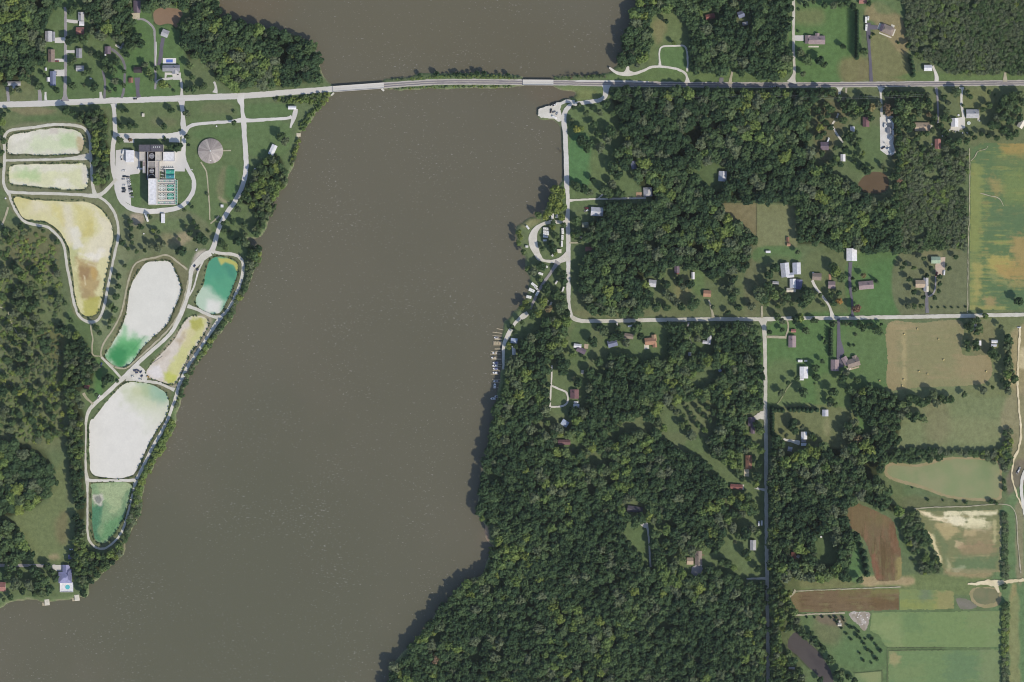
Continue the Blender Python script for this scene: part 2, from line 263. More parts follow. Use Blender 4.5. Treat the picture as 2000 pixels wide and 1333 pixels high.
# broad mottling of the grass everywhere
blend(sstep(0.1, 1.1, NZ[1]) * 0.55, (88, 114, 70)); blend(sstep(0.2, 1.3, -NZ[1]) * 0.5, (122, 124, 88))
blend(sstep(0.5, 1.5, NZ[0]) * 0.3, (84, 104, 66))
for args in [
 # north-west houses and verge
 (rect(80,0,260,190), (90,116,72), 10, .6), (rect(255,30,350,185), (88,120,70), 8, .7), (rect(215,130,260,192), (84,120,70), 5, .6),
 (rect(-150,208,215,250), (104,117,80), 5, .9), ([(20,214),(60,210),(110,214),(100,222),(50,224)], (140,128,98), 3, .6), (rect(60,228,160,240), (84,110,68), 4, .6),
 (rect(228,205,355,260), (102,118,78), 3, .9), (rect(365,205,470,236), (98,116,76), 4, .8), (rect(480,205,568,232), (92,118,74), 4, .8), (rect(300,232,340,245),(124,116,92),6,.35),
 (rect(400,205,450,235), (118,116,88), 7, .4), (rect(484,240,560,300), (96,120,76), 5, .8), (rect(365,244,476,430), (98,118,76), 6, .8),
 (rect(385,255,470,270), (88,116,72), 5, .6), ([(424,365),(432,330),(442,325),(440,360),(430,400)], (132,124,96), 5, .5), (rect(442,330,462,385), (80,118,72), 4, .6),
 ([(425,385),(440,388),(450,398),(435,400)], (176,160,132), 3, .6), (rect(245,345,272,400), (92,116,72), 2, .9), (rect(344,330,372,402), (94,116,74), 3, .8),
 ([(250,410),(330,415),(360,410),(400,430),(415,460),(395,480),(380,490),(350,500),(300,495),(262,505),(240,520),(232,480),(232,440)], (112,120,88), 5, .9),
 ([(340,462),(365,450),(372,470),(352,482)], (178,160,132), 4, .6), ([(255,420),(275,418),(282,432),(262,440)], (176,160,140), 4, .8), (rect(300,430,370,450),(98,124,78),8,.5),
 (rect(320,460,350,478),(150,140,106),6,.5), ([(378,500),(392,490),(404,492),(385,530),(370,530)], (186,176,164), 4, .9),
 # lagoon banks
 ([(4,258),(160,240),(185,300),(195,380),(8,372)], (118,122,92), 3, .95), ([(22,380),(190,388),(232,440),(205,610),(176,628),(140,600),(95,440),(40,430)], (122,124,92), 3, .9),
 ([(255,520),(330,500),(370,530),(365,590),(345,630),(250,718),(200,700),(230,620)], (120,118,88), 4, .9), ([(395,500),(470,500),(476,530),(440,615),(375,600)], (112,118,86), 4, .9),
 ([(290,735),(355,640),(395,612),(412,635),(350,755)], (172,160,138), 4, .8), ([(170,935),(240,735),(335,760),(265,940)], (112,114,84), 4, .8), (rect(176,940,258,1062), (112,118,84), 4, .8),
 ([(226,440),(250,520),(235,600),(200,650),(180,640),(205,600)], (124,132,98), 6, .8), ([(182,640),(240,560),(225,650),(200,690)], (122,134,98), 6, .7),
 ([(175,700),(200,700),(235,740),(180,790),(168,770)], (96,120,74), 5, .8), ([(187,712),(198,715),(200,770),(185,778)], (84,126,72), 4, .8),
 # western meadow
 ([(-150,440),(60,442),(105,470),(128,600),(122,700),(130,860),(60,880),(-150,870)], (108,118,82), 8, .95), (rect(20,455,110,530), (108,108,76), 10, .7), (rect(20,560,118,660), (104,118,78), 14, .7), (rect(10,690,118,860), (112,120,82), 16, .6), ([(78,650),(122,640),(126,700),(120,740),(95,700)], (104,106,68), 6, .8),
 (rect(-30,620,22,690), (110,118,84), 9, .7), (rect(0,770,70,830), (104,118,78), 12, .6), (rect(118,480,135,600), (98,112,78), 4, .8), ([(-150,860),(60,868),(100,930),(60,990),(-150,1010)], (70,78,52), 8, .8),
 ([(125,905),(128,1100),(60,1095),(42,1050),(30,1010),(85,985),(105,950)], (112,124,82), 4, .95), ([(105,1020),(130,1000),(132,1060),(112,1060)], (122,110,82), 8, .6), ([(95,1085),(112,1082),(115,1092),(98,1095)], (170,150,118), 4, .6),
 (rect(-150,1098,125,1172), (98,114,76), 5, .8), (rect(-20,1108,13,1135), (74,100,66), 3, .7),
 # north-east
 ([(1268,32),(1330,25),(1336,140),(1285,138),(1265,120),(1272,80)], (106,122,78), 5, .9), ([(1275,45),(1300,40),(1296,80),(1280,85)], (146,132,96), 6, .5), (rect(1290,92,1342,138), (94,124,76), 3, .8), (rect(1215,138,1500,160), (100,122,74), 3, .8),
 (rect(1553,18,1668,160), (92,122,72), 3, .95), (rect(1555,20,1605,45), (122,122,84), 8, .6), ([(1640,120),(1670,110),(1700,120),(1700,158),(1650,160)], (128,120,84), 8, .8), (rect(1702,60,1768,160), (124,124,84), 3, .9),
 ([(1698,12),(1725,10),(1765,40),(1767,110),(1715,50),(1690,30)], (146,132,96), 4, .8), (rect(1715,0,1768,25), (100,120,78), 4, .7), (rect(1780,145,2150,158), (100,122,74), 3, .9),
 (rect(1640,172,2150,270), (108,118,82), 4, .8), (rect(1660,250,1720,330), (94,116,74), 6, .7), ([(1610,185),(1660,190),(1640,260),(1610,320),(1590,270)], (112,106,80), 8, .7), (rect(1735,175,1760,300), (98,90,74), 5, .5),
 (rect(1880,178,1952,215), (116,122,80), 4, .8), (rect(1890,255,1990,285), (110,118,82), 4, .7),
 # middle
 ([(1112,205),(1180,200),(1230,270),(1255,360),(1190,385),(1113,388)], (100,120,78), 4, .9), (rect(1114,270,1150,360), (84,126,78), 5, .8), ([(1160,300),(1200,330),(1190,360),(1150,340)], (106,122,78), 6, .5),
 (rect(1090,172,1178,196), (112,128,80), 4, .8), (rect(1125,178,1165,192), (126,130,80), 5, .5),
 (rect(1360,315,1402,375), (108,116,78), 6, .7), (rect(1113,505,1136,612), (98,116,78), 4, .8), (rect(1118,580,1150,620), (108,118,84), 6, .8), (rect(1150,605,1490,620), (122,124,88), 3, .7),
 (rect(1300,530,1470,612), (104,116,78), 8, .7), (rect(1320,545,1345,590), (140,134,92), 8, .6), (rect(1355,530,1375,575), (96,122,74), 5, .7), (rect(1408,398,1478,482), (128,120,88), 2, .95, .4, False), (rect(1478,400,1556,484), (124,128,90), 2, .95, .4, False),
 (rect(1455,480,1480,612), (112,116,84), 4, .9), (rect(1478,484,1556,512), (92,120,74), 2, .9, .5), (rect(1478,512,1560,615), (104,112,80), 8, .6), (rect(1575,500,1660,612), (104,114,76), 6, .7), (rect(1672,494,1688,518), (176,156,112), 4, .7),
 (rect(1662,500,1758,612), (90,120,72), 3, .95), (rect(1700,520,1758,612), (84,122,72), 10, .6), (rect(1758,494,1888,612), (110,116,84), 3, .95, .4), ([(1800,494),(1840,492),(1842,500),(1815,505)], (138,132,96), 4, .6),
 # lower middle
 (rect(1115,636,1296,700), (98,118,76), 5, .8), ([(1232,680),(1262,680),(1262,700),(1240,705)], (84,130,72), 4, .7), (rect(1078,690,1146,800), (106,118,76), 4, .9), ([(1080,762),(1105,770),(1100,790),(1080,792)], (92,126,74), 4, .8),
 (rect(1335,636,1400,690), (104,118,76), 5, .8), ([(1300,790),(1392,785),(1400,830),(1365,850),(1300,840),(1215,848),(1200,838),(1235,815)], (108,122,78), 6, .9), (rect(1340,800,1392,832), (140,142,100), 7, .7),
 (rect(1325,800,1345,825), (96,126,78), 5, .6), ([(1218,1030),(1262,1018),(1268,1080),(1262,1108),(1235,1065)], (104,124,76), 4, .9), (rect(1285,1030,1495,1130), (96,118,74), 6, .85), (rect(1395,860,1490,1000), (98,116,72), 7, .8),
 (rect(1500,636,1735,830), (90,122,72), 4, .9), (rect(1500,715,1560,830), (108,120,80), 10, .6), (rect(1600,735,1660,800), (104,120,76), 8, .6), (rect(1650,650,1735,770), (98,120,76), 8, .6), (rect(1506,800,1660,875), (114,120,82), 4, .9), (rect(1610,818,1622,848), (146,144,104), 4, .6),
 # right fields
 (rect(1735,758,1990,872), (120,130,90), 5, .95), (rect(1840,820,1950,860), (132,136,96), 12, .6), (rect(1810,790,1850,860), (126,122,90), 12, .6), (rect(1882,622,2000,760), (116,124,84), 5, .9), (rect(1898,630,1940,690), (132,124,92), 6, .5), ([(1985,640),(2150,640),(2150,770),(1985,765)], (160,146,108), 5, .8), ([(1994,680),(2020,680),(2020,720),(1990,715)], (206,192,152), 4, .7),
 (rect(1975,770,2150,900), (146,136,104), 6, .7), (rect(1985,900,2150,990), (122,110,96), 6, .8), (rect(1735,972,1960,995), (106,112,78), 5, .9), (rect(1500,1128,1960,1158), (112,126,80), 3, .9), (rect(1550,1134,1660,1148), (122,116,80), 5, .5), (rect(1855,1110,1956,1125), (160,142,104), 3, .8),
 (rect(1686,1128,1775,1143), (178,152,116), 4, .7), (rect(1958,990,2150,1440), (100,126,84), 4, .9), (rect(1972,1170,1990,1440), (156,142,96), 3, .8), (rect(1985,990,1999,1130), (150,134,108), 3, .6), (rect(1978,1170,2150,1440), (98,130,86), 4, .4),
 ([(1560,1200),(1690,1200),(1735,1260),(1725,1345),(1640,1345),(1600,1270)], (98,120,78), 4, .95), ([(1590,1208),(1635,1215),(1640,1260),(1600,1250)], (116,116,84), 10, .6), (rect(1640,1250,1720,1300), (92,122,78), 10, .5), (rect(1505,1130,1560,1345), (84,96,62), 6, .7), ([(1590,1204),(1645,1203),(1645,1224),(1610,1218)], (122,104,92), 4, .7),
 (rect(1658,1055,1680,1130), (88,124,76), 4, .8), ([(1590,1050),(1625,1050),(1630,1100),(1590,1100)], (98,112,74), 5, .8), ([(1605,1065),(1622,1062),(1626,1100),(1608,1098)], (112,92,70), 4, .8), (rect(1726,900,1760,985), (104,116,76), 8, .7),
]: paint(*args)
# litter under the closed woods, muddy shore line, sandy patch
FLOOR = []
def shore_tint():
    a = sstep(2.2, 0.0, np.abs(SD_LAND + 0.6 + jit * 0.6)) * 0.8
    blend(a, (138, 132, 108))
    a = sstep(2.4, 0.2, np.abs(SD_POND - 1.2 + jit * 0.8)) * 0.85
    blend(a * sstep(0.35, -0.3, NZ[0]), (70, 74, 58))
shore_tint()
paint([(946,1028),(953,1036),(957,1062),(950,1060)], (170,140,122), 2, .9)
paint([(1012,436),(1050,428),(1055,432),(1030,445)], (146,142,98), 3, .7)
def bank_ring(P, a=.2, b=2.6):
    P = np.asarray(P)[::2]; T_ = np.roll(P, -1, 0) - np.roll(P, 1, 0); T_ /= np.linalg.norm(T_, axis=1)[:, None] + 1e-9; N_ = np.stack([T_[:, 1], -T_[:, 0]], 1)
    if (P[:, 0] * np.roll(P[:, 1], -1) - np.roll(P[:, 0], -1) * P[:, 1]).sum() < 0: N_ = -N_
    o = P + N_ * b; i = P + N_ * a
    return o.tolist() + [o[0].tolist()] + [i[0].tolist()] + i[::-1].tolist()
# outlines of the woods and the clearings inside them (photograph pixels)
SHORE_S = [(966,800),(964,820),(960,845),(951,882),(941,935),(936,975),(931,1000),(941,1012),(960,1026),(968,1050),(974,1066),(962,1090),(955,1122),(944,1126),(922,1134),(905,1142),(882,1168),(864,1189),(842,1218),(817,1249),(789,1279),(768,1300),(759,1335),(745,1400),(740,1450)]
BIG_SOUTH = [(1020,628),(1040,622),(1060,628),(1080,622),(1112,622),(1130,634),(1300,632),(1490,633),(1491,800),(1492,1000),(1494,1200),(1497,1450)] + SHORE_S[::-1] + [(980,770),(990,735),(996,700),(1012,690),(1014,660)]
C_SOUTH = [
 [(1079,694),(1100,688),(1130,694),(1148,700),(1149,740),(1144,800),(1120,802),(1105,812),(1076,803),(1075,740)],
 [(1098,665),(1108,640),(1140,634),(1292,634),(1298,665),(1296,702),(1262,706),(1240,696),(1200,690),(1170,706),(1150,716),(1140,697),(1120,690)],
 [(1336,636),(1400,636),(1394,690),(1360,694),(1340,682)], [(1352,730),(1384,724),(1380,764),(1360,764)], [(1302,788),(1390,782),(1402,828),(1386,860),(1366,852),(1336,838),(1302,846),(1240,842),(1262,830),(1292,822)], [(1198,842),(1228,824),(1262,818),(1284,836),(1262,848),(1236,842),(1212,854)], [(1288,795),(1310,785),(1316,815),(1292,820)],
 [(1290,836),(1330,842),(1362,872),(1340,884),(1300,862)], [(1338,864),(1364,850),(1388,880),(1372,902),(1346,888)], [(1180,845),(1212,842),(1216,862),(1190,868)], [(1418,962),(1446,974),(1440,1002),(1412,990)], [(1188,650),(1296,640),(1296,704),(1200,696)], [(1296,794),(1334,790),(1340,840),(1300,842)], [(1212,822),(1264,812),(1272,844),(1214,850)], [(1212,728),(1224,726),(1238,750),(1230,756)], [(1362,884),(1382,884),(1432,924),(1428,940),(1400,924)], [(1142,886),(1172,884),(1180,904),(1146,908)], [(1120,640),(1150,634),(1150,700),(1120,712),(1110,690)], [(1452,890),(1491,848),(1492,1000),(1475,975),(1450,968),(1425,955),(1410,935),(1385,905),(1370,890),(1382,886),(1415,915),(1445,925)], [(1452,808),(1490,800),(1492,860),(1468,868),(1452,850)],
 [(1216,1030),(1258,1016),(1272,1024),(1272,1112),(1262,1112),(1248,1086),(1234,1066)], [(1285,1038),(1320,1052),(1345,1078),(1400,1072),(1418,1014),(1450,1010),(1493,990),(1494,1134),(1450,1132),(1420,1114),(1372,1122),(1345,1124),(1322,1106),(1298,1096)],
 [(1090,812),(1112,814),(1120,840),(1096,842)], [(1084,858),(1128,852),(1148,866),(1150,882),(1126,884),(1086,876)], [(1146,895),(1170,890),(1176,902),(1150,906)], [(1218,986),(1262,984),(1262,1004),(1218,1004)], [(1338,686),(1356,686),(1356,700),(1338,700)], [(1036,622),(1050,622),(1050,800),(1044,800),(1040,700)]]
WOOD_LIST = [
 dict(name='riverside_wood', label='vast broadleaf wood filling the land south of the county road down to the river', polys=[BIG_SOUTH], clear=C_SOUTH, d=8.8, r=(5.0,11.0), seed=1, smooth=False, bright=.10, hk=(1.1,1.35)),
 dict(name='main_wood', label='large dark wood between the highway and the narrow gravel drive', polys=[[(1188,178),(1240,176),(1630,176),(1642,190),(1590,200),(1578,215),(1576,250),(1580,292),(1592,322),(1604,340),(1640,342),(1662,358),(1690,388),(1722,396),(1742,386),(1752,392),(1754,490),(1700,492),(1660,486),(1640,482),(1590,478),(1560,480),(1556,398),(1500,390),(1440,392),(1406,396),(1300,394),(1276,392),(1272,386),(1254,364),(1240,352),(1232,334),(1226,300),(1222,270),(1212,240),(1202,212)]], clear=[[(1205,187),(1400,190.5),(1640,191),(1640,198),(1400,197),(1205,194)], [(1358,322),(1400,316),(1424,330),(1424,362),(1400,376),(1385,372),(1360,360)], [(1228,306),(1246,306),(1248,336),(1230,336)], [(1376,214),(1392,212),(1398,245),(1384,250)]], d=9.4, seed=2, bright=.08, smooth=False, hk=(1.1,1.35)),
 dict(name='middle_wood', label='rounded wood between the campground road and the two pastures', polys=[[(1150,436),(1176,424),(1190,402),(1290,400),(1404,392),(1410,420),(1424,432),(1442,437),(1462,452),(1476,468),(1470,486),(1462,498),(1464,520),(1440,530),(1398,536),(1334,514),(1302,520),(1286,536),(1256,548),(1248,590),(1256,612),(1200,612),(1160,608),(1144,590),(1138,560),(1142,530),(1140,505),(1160,494),(1162,478),(1144,465),(1156,446)]], clear=[[(1262,462),(1282,462),(1286,490),(1262,484)]], d=9.2, seed=3, bright=.05, smooth=False, hk=(1.1,1.35)),
 dict(name='north_wood', label='wood north of the highway between the gravel loop and the pale side road', polys=[[(1244,-60),(1546,-60),(1546,150),(1500,152),(1446,152),(1440,142),(1426,122),(1416,134),(1408,146),(1350,142),(1348,100),(1348,56),(1338,34),(1300,22),(1270,30),(1272,60),(1266,92),(1264,122),(1258,132),(1240,126),(1228,126),(1214,130),(1208,124),(1220,100),(1224,70),(1232,46),(1244,20)]], clear=[[(1374,22),(1400,22),(1402,46),(1376,46)], [(1436,18),(1458,16),(1464,52),(1446,56)], [(1205,134),(1240,136),(1240,150),(1205,150)]], d=9.4, seed=4, smooth=False, bright=.05, hk=(1.1,1.35)),
 dict(name='western_wood', label='wood on the north western shore above the highway', polys=[[(356,66),(366,40),(385,34),(400,26),(412,8),(428,18),(436,38),(470,50),(500,56),(530,61),(560,66),(588,80),(608,94),(618,106),(622,124),(625,140),(626,152),(606,160),(566,168),(522,166),(472,170),(434,164),(424,150),(412,132),(400,118),(380,110),(370,118),(362,102)]], d=9.2, seed=5, smooth=False, bright=.12),
 dict(name='roadside_wood', label='belt of trees along the top left corner above the houses', polys=[[(-40,-40),(124,-40),(118,10),(108,16),(90,40),(86,60),(82,92),(84,128),(66,128),(56,150),(28,160),(8,168),(-40,165)], [(184,-40),(258,-40),(256,60),(246,84),(226,66),(200,76),(186,66),(180,40),(166,16),(168,-10)], [(278,-40),(420,-40),(412,4),(396,22),(362,14),(336,10),(306,12),(286,20)]], d=9.4, seed=6, smooth=False, bright=.1, tint=(.27,.16)),
 dict(name='far_wood', pack=.56, label='dense young wood in the top right corner north of the highway', polys=[[(1772,-60),(2120,-60),(2120,146),(1900,145),(1850,142),(1832,126),(1800,120),(1790,108),(1776,94),(1768,60)]], d=6.4, r=(3.2,6.0), hk=(.66,.78), seed=7, smooth=False, bright=.02, tint=(.47,.06)),
 dict(name='young_wood', pack=.56, label='dense young wood west of the striped crop field', polys=[[(1751,262),(1758,246),(1768,262),(1784,284),(1805,302),(1822,300),(1850,304),(1876,292),(1890,300),(1892,486),(1836,486),(1792,492),(1757,492),(1752,400)]], clear=[[(1822,330),(1836,326),(1842,350),(1824,346)], [(1802,340),(1826,338),(1828,352),(1806,352)]], d=6.4, r=(3.0,6.0), hk=(.6,.74), seed=8, smooth=False, bright=.015, tint=(.47,.06)),
 dict(name='lagoon_wood', label='belt of dark trees between the northern lagoons and the plant road', polys=[[(152,222),(164,222),(178,218),(204,218),(210,236),(206,262),(214,292),(216,330),(210,358),(198,372),(190,352),(184,322),(182,286),(182,262),(170,246),(150,238),(158,226)]], d=8.6, r=(4.4,7.6), seed=9, smooth=False, bright=.10),
 dict(name='bank_wood', label='belt of trees on the river bank east of the reservoir road', polys=[[(518,312),(534,302),(548,312),(560,342),(556,364),(541,380),(531,398),(523,418),(516,440),(506,456),(496,450),(506,430),(497,418),(494,402),(478,398),(468,394),(476,374),(488,352),(502,334)]], d=8.8, r=(4.4,8), seed=10, smooth=False, bright=.14, tint=(.3,.15)),
 dict(name='dike_scrub', label='ragged strip of scrub and small trees along the river dike', polys=[[(511,494),(506,510),(494,530),(485,557),(475,577),(459,598),(454,620),(440,634),(419,665),(399,692),(377,722),(362,750),(351,790),(343,815),(338,845),(324,861),(321,879),(305,894),(295,919),(281,936),(279,957),(275,975),(273,1003),(267,1012),(256,1035),(245,1058),(232,1064),(245,1036),(253,1012),(260,984),(265,960),(270,945),(282,922),(295,896),(308,872),(321,850),(331,828),(339,808),(348,784),(356,753),(372,720),(391,692),(409,664),(426,638),(438,622),(450,606),(461,590),(472,566),(480,545),(482,515),(482,498),(498,490)]], d=4.6, r=(2.2,6.0), hk=(.42,.75), seed=11, smooth=False, bright=.4, tint=(.5,.16), gap=.3),
 dict(name='point_wood', label='dense wood at the southern tip below the weedy lagoon', polys=[[(146,1050),(164,1050),(166,1066),(176,1078),(200,1082),(222,1074),(240,1064),(240,1080),(226,1095),(204,1113),(190,1128),(172,1138),(168,1152),(156,1146),(150,1120),(150,1085)]], d=8.6, r=(4.2,7.6), seed=12, smooth=False, bright=.25, tint=(.36,.15)),
 dict(name='lagoon_edge_wood', label='long belt of tall trees west of the white and weedy lagoons', polys=[[(128,690),(136,672),(150,662),(164,664),(178,690),(190,716),(182,736),(178,752),(164,758),(154,768),(158,785),(162,806),(163,860),(163,930),(164,1000),(164,1056),(148,1056),(149,1000),(146,960),(140,930),(136,890),(132,850),(137,820),(134,790),(130,760),(127,725)]], d=8.8, r=(4.4,8), seed=13, smooth=False, bright=.1, tint=(.24,.15), hk=(1.1,1.35)),
 dict(name='meadow_wood', label='dense dark thicket in the south of the western meadow', polys=[[(-40,868),(30,872),(60,880),(84,898),(100,910),(104,940),(96,962),(80,985),(42,1000),(20,1008),(-40,1004)], [(-40,1018),(24,1020),(44,1050),(50,1086),(30,1098),(-40,1098)]], d=8.8, seed=14, smooth=False, bright=.16, tint=(.28,.16)),
 dict(name='meadow_scrub', label='scattered scrub over the rough western meadow', polys=[[(-40,446),(60,452),(104,476),(122,560),(118,640),(122,700),(124,850),(90,868),(-40,862)]], d=6.0, r=(1.4,4.6), hk=(.4,.75), dens=.5, seed=15, smooth=False, bright=.2, tint=(.56,.12), shrub=True),
 dict(name='meadow_trees', label='loose scatter of trees among scrub in the lower western meadow', polys=[[(-40,560),(20,560),(60,610),(110,640),(84,700),(60,740),(110,760),(122,850),(90,862),(-40,858)]], d=15, r=(4,8.5), hk=(.45,.75), dens=.24, seed=16, smooth=False, bright=.15, tint=(.36,.2)),
 dict(name='county_wood', label='wood east of the southern county road', polys=[[(1506,884),(1545,886),(1600,874),(1650,878),(1682,868),(1720,884),(1724,902),(1714,930),(1734,960),(1744,985),(1758,992),(1752,1004),(1738,996),(1712,988),(1690,976),(1672,974),(1654,984),(1650,1012),(1654,1030),(1668,1044),(1676,1058),(1660,1056),(1656,1128),(1600,1130),(1545,1128),(1520,1124),(1506,1090)]], clear=[[(1590,1052),(1626,1048),(1632,1096),(1606,1104),(1592,1098)], [(1540,1074),(1566,1074),(1568,1096),(1542,1096)]], d=9.2, seed=17, smooth=False, bright=.16, tint=(.32,.16), gap=-1.5, hk=(1.35,1.6)),
 dict(name='roadside_belt', label='tall belt of trees shading the eastern side of the southern county road', polys=[[(1504,882),(1514,882),(1515,1130),(1518,1240),(1518,1450),(1508,1450),(1506,1240),(1504,1130)]], d=7, r=(5,8), hk=(1.6,1.9), seed=31, smooth=False, bright=.15, tint=(.3,.15), gap=-3.2, pack=.5),
 dict(name='grove', label='grove of big dark trees between the lawn and the eastern hedge', polys=[[(1662,768),(1690,758),(1718,762),(1754,778),(1758,828),(1752,868),(1722,880),(1690,872),(1664,866),(1684,846),(1700,850),(1708,838),(1690,812),(1668,812)]], d=9.6, r=(5.5,9), seed=18, smooth=False, bright=.03, tint=(.1,.1), hk=(1.1,1.35)),
 dict(name='tree_line', label='long line of trees between the pasture and the oval meadow', polys=[[(1724,884),(1784,880),(1860,882),(1906,884),(1950,880),(1970,862),(1974,880),(1968,912),(1900,890),(1870,888),(1840,892),(1810,902),(1770,900),(1734,900),(1724,908)], [(1962,842),(1974,842),(1972,930),(1963,930)]], d=7.6, r=(4,7), hk=(.62,.9), seed=19, smooth=False, tint=(.34,.14)),
 dict(name='small_wood', label='narrow grey green wood between ploughed field and bare plot', polys=[[(1758,1004),(1776,1002),(1792,1000),(1800,1020),(1812,1046),(1824,1076),(1836,1104),(1834,1116),(1800,1122),(1786,1100),(1770,1060),(1760,1030)]], d=8.2, r=(4,6.6), hk=(.7,.9), seed=20, smooth=False, tint=(.40,.12), bright=.05),
 dict(name='roadside_scrub', label='strip of trees along the southern county road above the dark pond', polys=[[(1505,1132),(1528,1140),(1543,1162),(1548,1198),(1544,1218),(1526,1240),(1522,1268),(1534,1290),(1548,1306),(1566,1322),(1570,1450),(1508,1450)]], d=8.8, r=(4.4,8), gap=-1.5, hk=(1.4,1.8), seed=21, smooth=False, bright=.25, tint=(.34,.16)),
 dict(name='hedge_line', label='long straight grey green hedge at the far right below the sand track', polys=[[(1957,1180),(1968,1180),(1969,1450),(1957,1450)], [(1958,998),(1967,998),(1967,1128),(1958,1128)]], d=4.6, r=(2.4,5.2), hk=(.3,.5), seed=22, smooth=False, bright=.0, tint=(.53,.05)),
 dict(name='shore_scrub', label='low scrub and reeds along the river inlet below the big wood', polys=[[(955,1070),(975,1068),(1000,1072),(1020,1086),(1000,1100),(980,1112),(958,1122),(946,1120),(956,1092)]], d=5, r=(2,3.6), hk=(.8,1.2), seed=23, smooth=False, bright=.5, tint=(.5,.12), shrub=True),
 dict(name='bank_scrub', label='scrub along the west river bank and highway embankment', polys=[[(520,196),(600,188),(645,180),(648,184),(631,206),(616,222),(598,247),(588,260),(586,246),(606,222),(622,202),(560,200)], [(574,296),(577,284),(584,268),(588,272),(582,290),(576,310),(572,324),(566,324),(568,308)], [(520,440),(526,414),(536,398),(538,404),(530,418),(524,436)], [(484,481),(500,486),(510,493),(500,500),(486,494)]], d=5, r=(2.4,4.2), hk=(.9,1.4), seed=24, smooth=False, bright=.3, tint=(.42,.16), shrub=True, gap=.2),
 dict(name='causeway_scrub', label='low green scrub on both banks of the causeway', polys=[[(750,157),(800,153),(850,149),(960,147),(1018,150),(1018,154),(960,153),(850,153),(800,157)], [(752,175.5),(800,171.5),(850,168.5),(1000,168.5),(1000,171),(850,172.5),(780,176)], [(1084,150),(1180,146),(1184,152),(1084,155)]], d=3.6, r=(1.2,2.2), hk=(.5,.8), dens=.7, seed=25, smooth=False, bright=.35, tint=(.5,.14), shrub=True, gap=-2),
 dict(name='lagoon_bank_scrub', label='dark ragged scrub on the banks of the lagoons', polys=[bank_ring(PONDS[k_]) for k_ in ('upper', 'second', 'boot', 'milky', 'emerald', 'wedge', 'white', 'weedy')], d=2.6, r=(.7,1.7), hk=(.6,1.0), dens=.42, seed=26, smooth=False, bright=.1, tint=(.22,.16), shrub=True, gap=-1.0),
]
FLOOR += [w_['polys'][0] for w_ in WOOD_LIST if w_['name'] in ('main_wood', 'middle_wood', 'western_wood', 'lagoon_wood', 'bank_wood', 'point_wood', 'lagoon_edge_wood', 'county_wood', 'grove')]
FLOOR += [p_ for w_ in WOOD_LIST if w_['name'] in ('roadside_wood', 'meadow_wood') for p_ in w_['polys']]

CLEARED = [c_ for w_ in WOOD_LIST for c_ in w_.get('clear', [])]
# ------------------------------------------------------------------ build the ground, river and lagoons
def grid_mesh(name, X, Y, Z, C, keep=None):
    h, w = X.shape; idx = np.arange(h * w).reshape(h, w)
    q = np.stack([idx[:-1, :-1], idx[1:, :-1], idx[1:, 1:], idx[:-1, 1:]], -1).reshape(-1, 4)
    V = np.stack([(X - 1000) * S, (666.5 - Y) * S, Z], -1).reshape(-1, 3); Cc = C.reshape(-1, 3)
    if keep is not None:
        kq = (keep[:-1, :-1] & keep[1:, :-1] & keep[1:, 1:] & keep[:-1, 1:]).reshape(-1); q = q[kq]
        used = np.unique(q); remap = np.full(h * w, -1); remap[used] = np.arange(len(used)); q = remap[q]; V = V[used]; Cc = Cc[used]
    me = bpy.data.meshes.new(name); me.vertices.add(len(V)); me.vertices.foreach_set('co', V.astype(np.float32).ravel())
    me.loops.add(q.size); me.loops.foreach_set('vertex_index', q.astype(np.int32).ravel())
    me.polygons.add(len(q)); me.polygons.foreach_set('loop_start', np.arange(0, q.size, 4, dtype=np.int32)); me.polygons.foreach_set('loop_total', np.full(len(q), 4, np.int32))
    me.polygons.foreach_set('use_smooth', np.ones(len(q), bool))
    at = me.attributes.new('col', 'FLOAT_COLOR', 'POINT')
    at.data.foreach_set('color', np.concatenate([Cc, np.ones((len(Cc), 1))], 1).astype(np.float32).ravel())
    me.update(); me.validate(); return me
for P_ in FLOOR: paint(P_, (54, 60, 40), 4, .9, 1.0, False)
for i_, P_ in enumerate(CLEARED): paint(P_, ((100,117,78), (106,118,82), (94,114,74))[i_ % 3], 4, .9, 1.0, True)
COLR = unveil(COLR)
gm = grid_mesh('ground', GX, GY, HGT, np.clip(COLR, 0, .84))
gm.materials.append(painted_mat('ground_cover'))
ground = tag(link('ground', gm), 'green and olive ground of lawns, verges, meadows and banks around the river', kind='structure')

